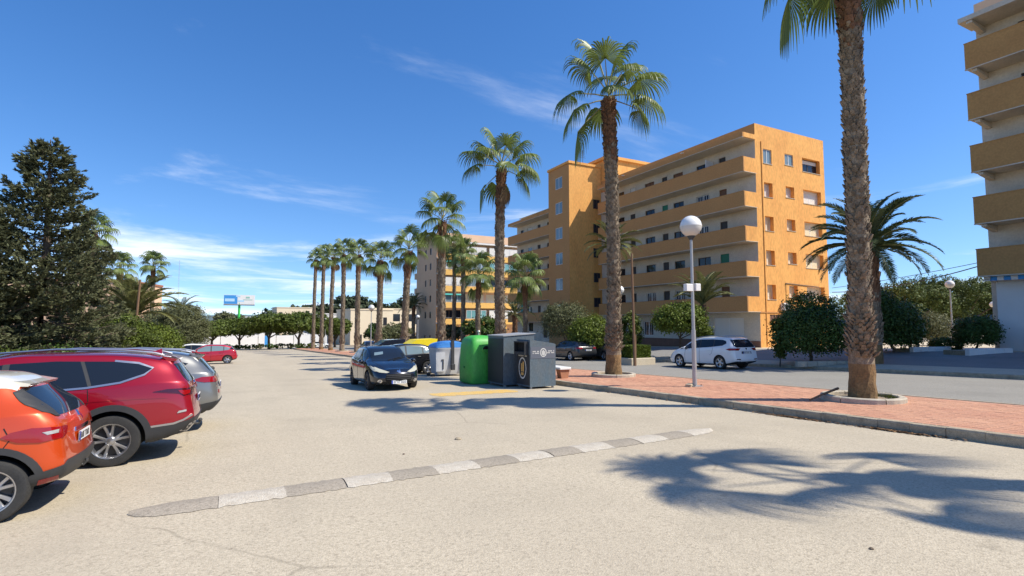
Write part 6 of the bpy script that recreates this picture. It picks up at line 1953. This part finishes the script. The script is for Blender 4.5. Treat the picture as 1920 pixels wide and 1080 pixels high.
for (x0, zs, n) in ((.10, (1.24, 1.18), 6), (.67, (1.25, 1.19), 7)):
    for z in zs:
        for k in range(n):
            if (k * 7 + int(z * 100)) % 5 == 0: continue
            b.box(x0 + k * .042, x0 + k * .042 + .03, -.0125, -.0115, z, z + .038)
b.build('lettering', 'print_white', t)
# oval bottle emblem on the shaded front
b = MB(); b.add([(-.016, .5 + .27 * cos(2 * pi * i / 32), .68 + .37 * sin(2 * pi * i / 32)) for i in range(32)] + [(-.016, .5 + .225 * cos(2 * pi * i / 32), .68 + .32 * sin(2 * pi * i / 32)) for i in range(32)], [(i, (i + 1) % 32, 32 + (i + 1) % 32, 32 + i) for i in range(32)])
b.build('oval_ring', 'print_white', t, fix=False)
b = MB()
for y0, y1, z0, z1 in ((.40, .49, .56, .90), (.51, .60, .56, .84), (.42, .60, .44, .53)): b.box(-.0175, -.0165, y0, y1, z0, z1)
b.build('clothes_emblem', 'print_orange', t)
b = MB()
for k in range(8):
    if k != 2: b.box(-.0175, -.0165, .2 + k * .075, .2 + k * .075 + .05, 1.08, 1.12)
b.build('lettering', 'print_white', t)
# the larger slate bank behind it
t = thing('clothes_bank', Vector((8.60, 16.98, gz(17.0))), 'large slate grey recycling bank behind the small one', 'recycling bin')
b = MB(); b.prism([(0, .06), (1.25, .06), (1.25, 1.86), (.2, 1.80), (0, 1.78)], 'y', 0, 1.3); b.build('body', 'bin_slate', t)
b = MB(); b.prism([(-.03, 1.785), (1.29, 1.865), (1.29, 1.90), (-.03, 1.82)], 'y', -.03, 1.33); b.build('lid', 'metal_grey', t)
b = MB(); b.box(-.02, -.002, .05, 1.25, .12, 1.70); b.build('side_panel', 'bin_charcoal', t)
for x in (.05, 1.12):
    for y in (.05, 1.15): MB().box(x, x + .08, y, y + .08, 0, .06).build('foot', 'metal_grey', t)
# green bottle bank: rounded igloo box
t = thing('bottle_bank', Vector((8.60, 19.15, gz(19.2))), 'bright green rounded bottle bank beside the slate ones', 'recycling bin')
b = MB(); n = 28; rows = [(0.04, 1.0), (.1, 1.04), (.5, 1.04), (.95, 1.02), (1.25, 1.0), (1.45, .98), (1.62, .92), (1.75, .80), (1.83, .55), (1.86, 0.02)]
for (z, k) in rows:
    for i in range(n):
        a = 2 * pi * i / n
        e = .30
        cx = math.copysign(abs(cos(a)) ** e, cos(a)); sy = math.copysign(abs(sin(a)) ** e, sin(a))
        kk = k if z > 1.3 else k
        b.v.append((.57 * kk * cx, .66 * kk * sy, z))
for j in range(len(rows) - 1):
    for i in range(n): b.f.append((j * n + i, j * n + (i + 1) % n, (j + 1) * n + (i + 1) % n, (j + 1) * n + i)); b.m.append(0)
b.build('shell', 'bin_green', t, smooth='all')
for sg in (-1, 1):
    b = MB(); b.lathe([(.135, 0), (.16, .02), (.17, .07), (.15, .08)], 18, 'y', (0, sg * .62 if sg > 0 else -.70, 1.33)); b.build('bottle_port', 'bin_green', t, smooth=True)
    b = MB(); b.lathe([(0, 0), (.14, 0.002)], 18, 'y', (0, sg * .63 if sg > 0 else -.655, 1.33)); b.build('port_hole', 'arch_dark', t)
MB().box(-.64, .64, -.03, .03, .62, .66).build('band', pm('bin_green_dark', (.02, .16, .03), .5), t)
b = MB()
for k, (y, z, w, h) in enumerate(((.30, .86, .18, .16), (.40, .74, .12, .10))): b.box(y, y + w, -.705, -.692, z, z + h)
b.build('sticker', 'print_orange', t)
b = MB(); b.tube([(0, 0, 1.86), (0, 0, 1.98)], .03, 8); b.lathe([(.05, 1.98), (.07, 2.0), (.05, 2.03), (0, 2.03)], 10); b.build('lifting_eye', 'metal_grey', t)
# side-loading container with a domed lid
def container(loc, label, lid, body='bin_grey', rz=0, group='side-loading containers', w=1.55, d=1.15):
    t = thing('waste_container', loc, label, 'waste container', group, rz)
    b = MB()
    def R(z, kx, ky):
        return [(x * w / 2 * kx, y * d / 2 * ky, z) for x, y in ((-.92, -1), (-.5, -1.03), (0, -1.0), (.5, -1.03), (.92, -1), (1, -.9), (1, .9), (.92, 1), (-.92, 1), (-1, .9), (-1, -.9))]
    rs = [R(.10, .84, .78), R(.2, .88, .84), R(.9, .96, .95), R(1.22, 1.0, 1.0), R(1.27, 1.03, 1.04), R(1.32, 1.03, 1.04)]
    m = 11
    for r in rs: b.v += r
    for j in range(5):
        for i in range(m): b.f.append((j * m + i, j * m + (i + 1) % m, (j + 1) * m + (i + 1) % m, (j + 1) * m + i)); b.m.append(0)
    b.f += [tuple(range(m - 1, -1, -1)), tuple(range(5 * m, 6 * m))]; b.m += [0, 0]
    b.build('body', body, t, smooth=True)
    for x in (-.38, .38):
        MB().prism([(x * w - .2, .25), (x * w + .2, .25), (x * w + .22, 1.12), (x * w - .22, 1.12)], 'y', -d / 2 * .97 - .03, -d / 2 * .97 + .12).build('front_bulge', body, t)
        MB().box(x * w + .05, x * w + .15, -d / 2 - .05, -d / 2 - .02, .75, .80).build('grip', 'plastic_black', t)
        MB().box(x * w + .11, x * w + .15, -d / 2 - .05, -d / 2 - .02, .35, .749).build('grip', 'plastic_black', t)
    l = MB(); K = 12
    for i in range(K + 1):
        a = pi * i / K; x = -w / 2 * 1.02 * cos(a); z = 1.335 + .30 * sin(a) ** .7
        l.v += [(x, -d / 2 * 1.02, 1.33), (x, -d / 2 * .98, 1.33 + (z - 1.33) * .75), (x, 0, z), (x, d / 2, z - .05), (x, d / 2, 1.33)]
    for i in range(K):
        for q in range(4): l.f.append((i * 5 + q, (i + 1) * 5 + q, (i + 1) * 5 + q + 1, i * 5 + q + 1)); l.m.append(0)
    l.build('lid', lid, t, smooth=True)
    MB().prism([(-d / 2 - .08, .5), (-d / 2 + .02, .5), (-d / 2 + .05, 1.66), (-d / 2 - .04, 1.66)], 'x', -.07, .07).build('lifting_arm', 'plastic_black', t)
    MB().bbox(-.1, .1, -d / 2 - .12, -d / 2 - .02, .3, .58, .02).build('arm_stop', 'plastic_black', t)
    for x in (-.55, .55):
        for y in (-.3, .3): MB().bbox(x * w - .08, x * w + .08, y - .08, y + .08, 0, .12, .02).build('foot', 'plastic_black', t)
    return t
container(Vector((9.15, 23.9, gz(23.9))), 'grey waste container with a domed blue lid beside the green bottle bank', 'bin_blue')
def recycler(loc, label, lid, body, rz=0):
    """bin with a sloping overhanging lid"""
    t = thing('waste_container', loc, label, 'waste container', 'side-loading containers', rz)
    b = MB(); b.v = [(-.62, -.5, .1), (.62, -.5, .1), (.62, .5, .1), (-.62, .5, .1), (-.72, -.6, 1.2), (.72, -.6, 1.2), (.72, .6, 1.2), (-.72, .6, 1.2)]
    b.f = [(0, 3, 2, 1), (4, 5, 6, 7), (0, 1, 5, 4), (1, 2, 6, 5), (2, 3, 7, 6), (3, 0, 4, 7)]; b.m = [0] * 6
    b.build('body', body, t)
    MB().prism([(-.80, 1.21), (.66, 1.16), (.80, 1.50), (.86, 1.74), (-.30, 1.70), (-.80, 1.40)], 'y', -.68, .64).build('lid', lid, t)
    MB().box(-.55, .0, -.70, -.683, 1.25, 1.36).build('slot', 'arch_dark', t)
    for x in (-.55, .45):
        for y in (-.45, .35): MB().box(x, x + .1, y, y + .1, 0, .1).build('foot', 'plastic_black', t)
recycler(Vector((9.15, 28.4, gz(28.4))), 'waste container with a bright yellow sloping lid behind the black hatchback', 'bin_yellow', 'bin_grey')
recycler(Vector((8.5, 32.2, gz(32.2))), 'waste container with a dark blue sloping lid beyond the yellow-lidded one', 'paint_blue', 'bin_charcoal')

# ------------------------------------------------------------------ lamps, posts, bench, signs
def globe_lamp(base, ztop, rg, label, box=False, lean=(0, 0), rp=.055):
    t = thing('street_lamp', base, label, 'street lamp', 'globe street lamps')
    h = ztop - base.z
    b = MB()
    b.tube([(0, 0, 0), (lean[0] * .35, lean[1] * .35, h * .35)], [rp * 1.25, rp * 1.2], 10)
    b.tube([(lean[0] * .35, lean[1] * .35, h * .35), (lean[0], lean[1], h - rg)], [rp * .95, rp * .75], 10)
    b.build('pole', 'metal_grey', t, smooth=True)
    b = MB(); b.box(-.17, .17, -.17, .17, -.02, .03); b.build('base_plate', 'metal_grey', t)
    for sx_ in (-1, 1):
        for sy_ in (-1, 1): MB().tube([(sx_ * .13, sy_ * .13, .03), (sx_ * .13, sy_ * .13, .07)], .014, 6).build('bolt', 'metal_dark', t)
    cz = h
    g = MB(); K = 14
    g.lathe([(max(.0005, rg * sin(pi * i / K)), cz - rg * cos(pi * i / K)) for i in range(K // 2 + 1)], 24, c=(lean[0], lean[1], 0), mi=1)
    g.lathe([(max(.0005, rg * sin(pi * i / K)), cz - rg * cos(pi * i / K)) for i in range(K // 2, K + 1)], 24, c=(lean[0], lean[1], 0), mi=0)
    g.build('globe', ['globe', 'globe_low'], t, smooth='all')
    MB().lathe([(rg * 1.005, cz - .015), (rg * 1.02, cz), (rg * 1.005, cz + .015)], 24, c=(lean[0], lean[1], 0)).build('globe_seam', 'frame_white', t, smooth=True)
    MB().lathe([(rp, cz - rg - .1), (rp * 2.2, cz - rg * .98), (rp * 2.2, cz - rg * .9), (0, cz - rg * .9)], 14, c=(lean[0], lean[1], 0)).build('collar', 'metal_dark', t, smooth=True)
    if box:
        zz = h * .615
        MB().bbox(-.36, -.07, -.10, .04, zz - .12, zz + .10, .015).build('junction_box', 'frame_white', t)
        MB().bbox(.04, .26, -.10, .04, zz - .10, zz + .12, .015).build('junction_box', 'frame_white', t)
    return t
p = gzp(12.72, 12.07) + Vector((0, 0, KH))
globe_lamp(p, at(1298, 425, 16.6).z, .33, 'nearest globe street lamp with two boxes on its grey pole', True, (-.07, -.05))
f = foot(1163, 668, 33.0); globe_lamp(f, at(1163, 544, 33).z, .29, 'small globe lamp right of the palm with the full crown')
f = foot(1787, 645, 40); globe_lamp(f, at(1785, 533, 40).z, .30, 'globe lamp standing clear before the stone pines')
f = foot(1866, 640, 52); globe_lamp(f, at(1864, 571, 52).z, .28, 'globe lamp half hidden by the white corner of the right-hand block')
f = foot(695, 660, 57); globe_lamp(f, at(695, 577, 57).z, .32, 'globe lamp before the cream villa in the palm row')
f = foot(783, 660, 70); globe_lamp(f, at(783, 594, 70).z, .24, 'globe lamp beside the shaded wall of the distant block')
f = foot(609, 650, 110); globe_lamp(f, at(609, 598, 110).z, .22, 'farthest globe lamp between the last palms')
f = foot(584, 650, 118); globe_lamp(f, at(584, 598, 118).z, .22, 'globe lamp left of the farthest palm')
# ballast stone beside the near lamp
b = MB(); b.bbox(-.16, .16, -.09, .09, 0, .09, .02)
tag(b.build('stone_block', 'kerb', None, loc=gzp(12.55, 12.12) + Vector((.0, 0, KH)), rot=(0, 0, .5)), 'small concrete block at the foot of the nearest lamp', 'block')
# wooden posts
def post(base, ztop, r, label, lean=(0, 0)):
    t = thing('wooden_post', base, label, 'post')
    h = ztop - base.z
    MB().tube([(0, 0, 0), (lean[0] * .5, lean[1] * .5, h * .5), (lean[0], lean[1], h)], [r, r * .85, r * .7], 8).build('shaft', 'wood_pole', t, smooth=True)
    MB().tube([(r * .9, 0, .0), (r * .9, -.02, min(1.8, h * .4))], r * .5, 6).build('brace', 'wood_pole', t, smooth=True)
f = foot(1190, 668, 31.5); post(f, at(1186, 475, 31.5).z, .085, 'tall weathered wooden telegraph post before the orange building', (-.12, 0))
f = foot(248, 655, 34); post(f, at(255, 524, 34).z, .085, 'weathered wooden post in the left garden', (.25, 0))
# bench on the strip: concrete seat on brick ends
p = gzp(11.3, 17.9) + Vector((0, 0, KH))
t = thing('bench', p, 'brick bench with a pale slab seat behind the slate bins', 'bench', rz=0)
MB().bbox(-.26, .26, -.8, .8, .36, .44, .02).build('seat', 'frame_white', t)
for y in (-.6, .6): MB().prism([(-.14, 0), (.14, 0), (.22, .358), (-.22, .358)], 'y', y - .14, y + .14).build('leg', 'bench_brick', t)
# far bench by the shrubs
f = foot(1716, 650, 36)
t = thing('bench', f, 'dark park bench in the shade beside the dome shrub', 'bench', rz=.4)
for k in range(3): MB().box(-.85, .85, -.2 + k * .15, -.08 + k * .15, .43, .46).build('seat_slat', 'metal_dark', t)
for k in range(2): MB().box(-.85, .85, .25, .28, .6 + k * .16, .72 + k * .16).build('back_slat', 'metal_dark', t)
for x in (-.7, .7):
    MB().box(x - .03, x + .03, -.2, -.15, 0, .428).build('leg', 'metal_dark', t); MB().box(x - .03, x + .03, .2, .248, 0, .9).build('leg', 'metal_dark', t)
# white low planter kerbs in front of the right-hand block
for i, (px, d, w, lab) in enumerate(((1842, 27.5, 2.7, 'low white planter wall under the ball-clipped bush'), (1735, 31, 2.6, 'low white planter wall before the dome shrub'))):
    f = foot(px, 660, d)
    t = thing('planter_wall', f, lab, 'planter', 'low white planter walls', rz=-.3)
    for k in range(5):
        MB().bbox(-w / 2 + k * w / 5 + .006, -w / 2 + (k + 1) * w / 5 - .006, -.45, -.2, -.1, .26, .02).build('wall_stone', 'wall_white', t)
    MB().box(-w / 2, w / 2, -.2, .9, -.1, .14).build('soil', 'soil', t)
f = foot(1560, 668, 27)
t = thing('planter_wall', f, 'low pale planter edge under the large round bush', 'planter', 'low white planter walls', rz=-.3)
for k in range(8): MB().bbox(-2.2 + k * .55 + .006, -2.2 + (k + 1) * .55 - .006, -.3, -.08, -.1, .16, .02).build('wall_stone', 'concrete', t)
# overhead cables between the blocks
def cable(a, b_, sag, label, r=.018):
    m = MB(); n = 14; pts = []
    for i in range(n + 1):
        q = i / n; p = a.lerp(b_, q); pts.append(p + Vector((0, 0, -sag * 4 * q * (1 - q))))
    m.tube(pts, r, 4)
    tag(m.build('cable', 'metal_dark'), label, 'cable', 'overhead cables on the right')
cable(at(1560, 548, 46), at(1832, 500, 31), .35, 'thick overhead cable, lower of the pair left of the right-hand block', .03)
cable(at(1560, 540, 46), at(1832, 493, 31), .1, 'thin overhead cable, upper of the pair left of the right-hand block')
# billboard on a green post
p = at(449, 562, 150)
t = thing('billboard', Vector((p.x, p.y, gz(150) - 1)), 'wide blue and white billboard on a green post above the tree row', 'billboard', rz=-AZ + .42)
h = p.z - gz(150) + 1
b = MB(); b.tube([(0, .3, 0), (0, .3, h - .9)], .32, 10); b.build('post', 'bill_green', t, smooth=True)
MB().box(-3.9, 3.9, 0, .35, h - 1.35, h + 1.35).build('panel', 'wall_white', t)
MB().box(-3.85, -.5, -.02, -.004, h - 1.2, h + 1.25).build('picture', 'print_blue', t)
b = MB(); b.box(-3.6, -1.2, -.03, -.021, h - .5, h + .3); b.box(-.4, 1.2, -.02, -.004, h - .6, h - .1); b.box(-.9, .2, -.03, -.021, h + .8, h + 1.2); b.build('picture_detail', pm('bill_pale', (.45, .66, .80), .6), t)
b = MB(); b.box(-3.9, 3.9, -.4, -.1, h - 1.6, h - 1.37); b.build('walkway', 'metal_dark', t)
b = MB(); b.box(1.6, 2.6, -.02, -.004, h + .4, h + .9); b.box(.9, 3.3, -.02, -.004, h - .1, h + .1); b.build('lettering', pm('bill_green2', (.30, .5, .42), .6), t)
# thin radio mast far left
p = at(332, 600, 420)
t = thing('radio_mast', Vector((p.x, p.y, gz(300))), 'thin radio mast far away above the olive trees', 'mast')
hh = at(332, 488, 420).z - gz(300)
b = MB()
for k in range(3):
    a = 2 * pi * k / 3; b.tube([(.35 * cos(a), .35 * sin(a), 0), (.2 * cos(a), .2 * sin(a), hh)], .06, 4)
for i in range(30):
    z = hh * i / 30; b.tube([(.3, 0, z), (-.15, .26, z + hh / 60), (-.15, -.26, z + hh / 30)], .03, 3)
b.build('lattice', 'metal_grey', t)
# white boundary post and sign by the distant block
f = foot(898, 640, 49); t = thing('info_sign', f, 'small white sign board before the dark bush', 'sign')
MB().box(-.35, .35, -.02, .02, .9, 1.9).build('board', 'frame_white', t); MB().box(-.03, .03, -.02, .02, 0, .9).build('post', 'metal_grey', t)
MB().box(-.25, .25, -.03, -.021, 1.4, 1.75).build('print', 'print_blue', t)
# ------------------------------------------------------------------ litter and small growth
rr = random.Random(77)
def leaf_litter(x0, y0, lx, ly, n, name, label, zf):
    b = MB()
    for i in range(n):
        x = x0 + rr.gauss(0, lx); y = y0 + rr.gauss(0, ly)
        a = rr.random() * 6.28; s = rr.uniform(.015, .05); q = Vector((cos(a), sin(a), rr.uniform(-.2, .3))) * s; w = Vector((-sin(a), cos(a), rr.uniform(-.2, .2))) * s * .45
        o = Vector((x, y, zf(x, y) + rr.uniform(.004, .03)))
        b.add([o - q, o + w, o + q, o - w], [(0, 1, 2, 3)])
    tag(b.build(name, 'dry_leaf', None, fix=False), label, None, None, 'stuff')
leaf_litter(10.46, 7.25, .035, .42, 420, 'dry_leaves', 'drift of dry leaves against the kerb before the nearest palm', lambda x, y: gz(y))
leaf_litter(10.46, 5.35, .035, .36, 420, 'dry_leaves', 'drift of dry leaves against the kerb near the right edge', lambda x, y: gz(y))
leaf_litter(10.45, 10.5, .03, 2.0, 140, 'dry_leaves', 'scatter of dry leaves along the kerb', lambda x, y: gz(y))
# weeds in the nearest ring, and a fallen stalk
b = MB()
for i in range(160):
    a = rr.uniform(-1.2, .5); q = rr.uniform(.45, .66)
    o = Vector((q * cos(a), q * sin(a), .06)); d = Vector((rr.gauss(0, .5), rr.gauss(0, .5), 1)).normalized() * rr.uniform(.05, .16); w = d.orthogonal().normalized() * .012
    b.add([o - w, o + w, o + d], [(0, 1, 2)])
tag(b.build('weeds', 'leaf_mid', None, loc=Vector((13.3, 7.4, gz(7.4) + KH)), fix=False), 'weeds growing in the ring of the nearest palm', None, None, 'stuff')
b = MB(); b.tube([(-.95, .15, .03), (-.55, .1, .14), (0, .05, .26)], [.02, .025, .03], 6)
tag(b.build('palm_stalk', 'wood_pole', None, smooth=True, loc=Vector((12.95, 7.75, gz(7.7) + KH))), 'fallen brown palm stalk propped on the nearest planter ring', 'stalk')
# small stone lying on the lot
b = MB(); b.lathe([(.0, 0), (.055, 0), (.06, .015), (.035, .035), (0, .04)], 8)
tag(b.build('stone', 'kerb', None, loc=gzp(3.55, 8.75), rot=(0, 0, .4)), 'small dark stone lying alone on the lot', 'stone')
for i, (px, py, lab) in enumerate(((1634, 1030, 'small dark crumb of tar near the bottom right shadow'), (757, 852, 'tiny pebble in front of the speed hump'))):
    d = ray(px, py); tt = CAMZ / -(d.z + SLOPE * d.y)
    q = Vector((0, 0, CAMZ)) + d * tt
    b = MB(); b.lathe([(0, 0), (.018, 0), (.02, .008), (.008, .016), (0, .017)], 7)
    tag(b.build('pebble', 'bark', None, loc=q, rot=(0, 0, i)), lab, 'pebble')
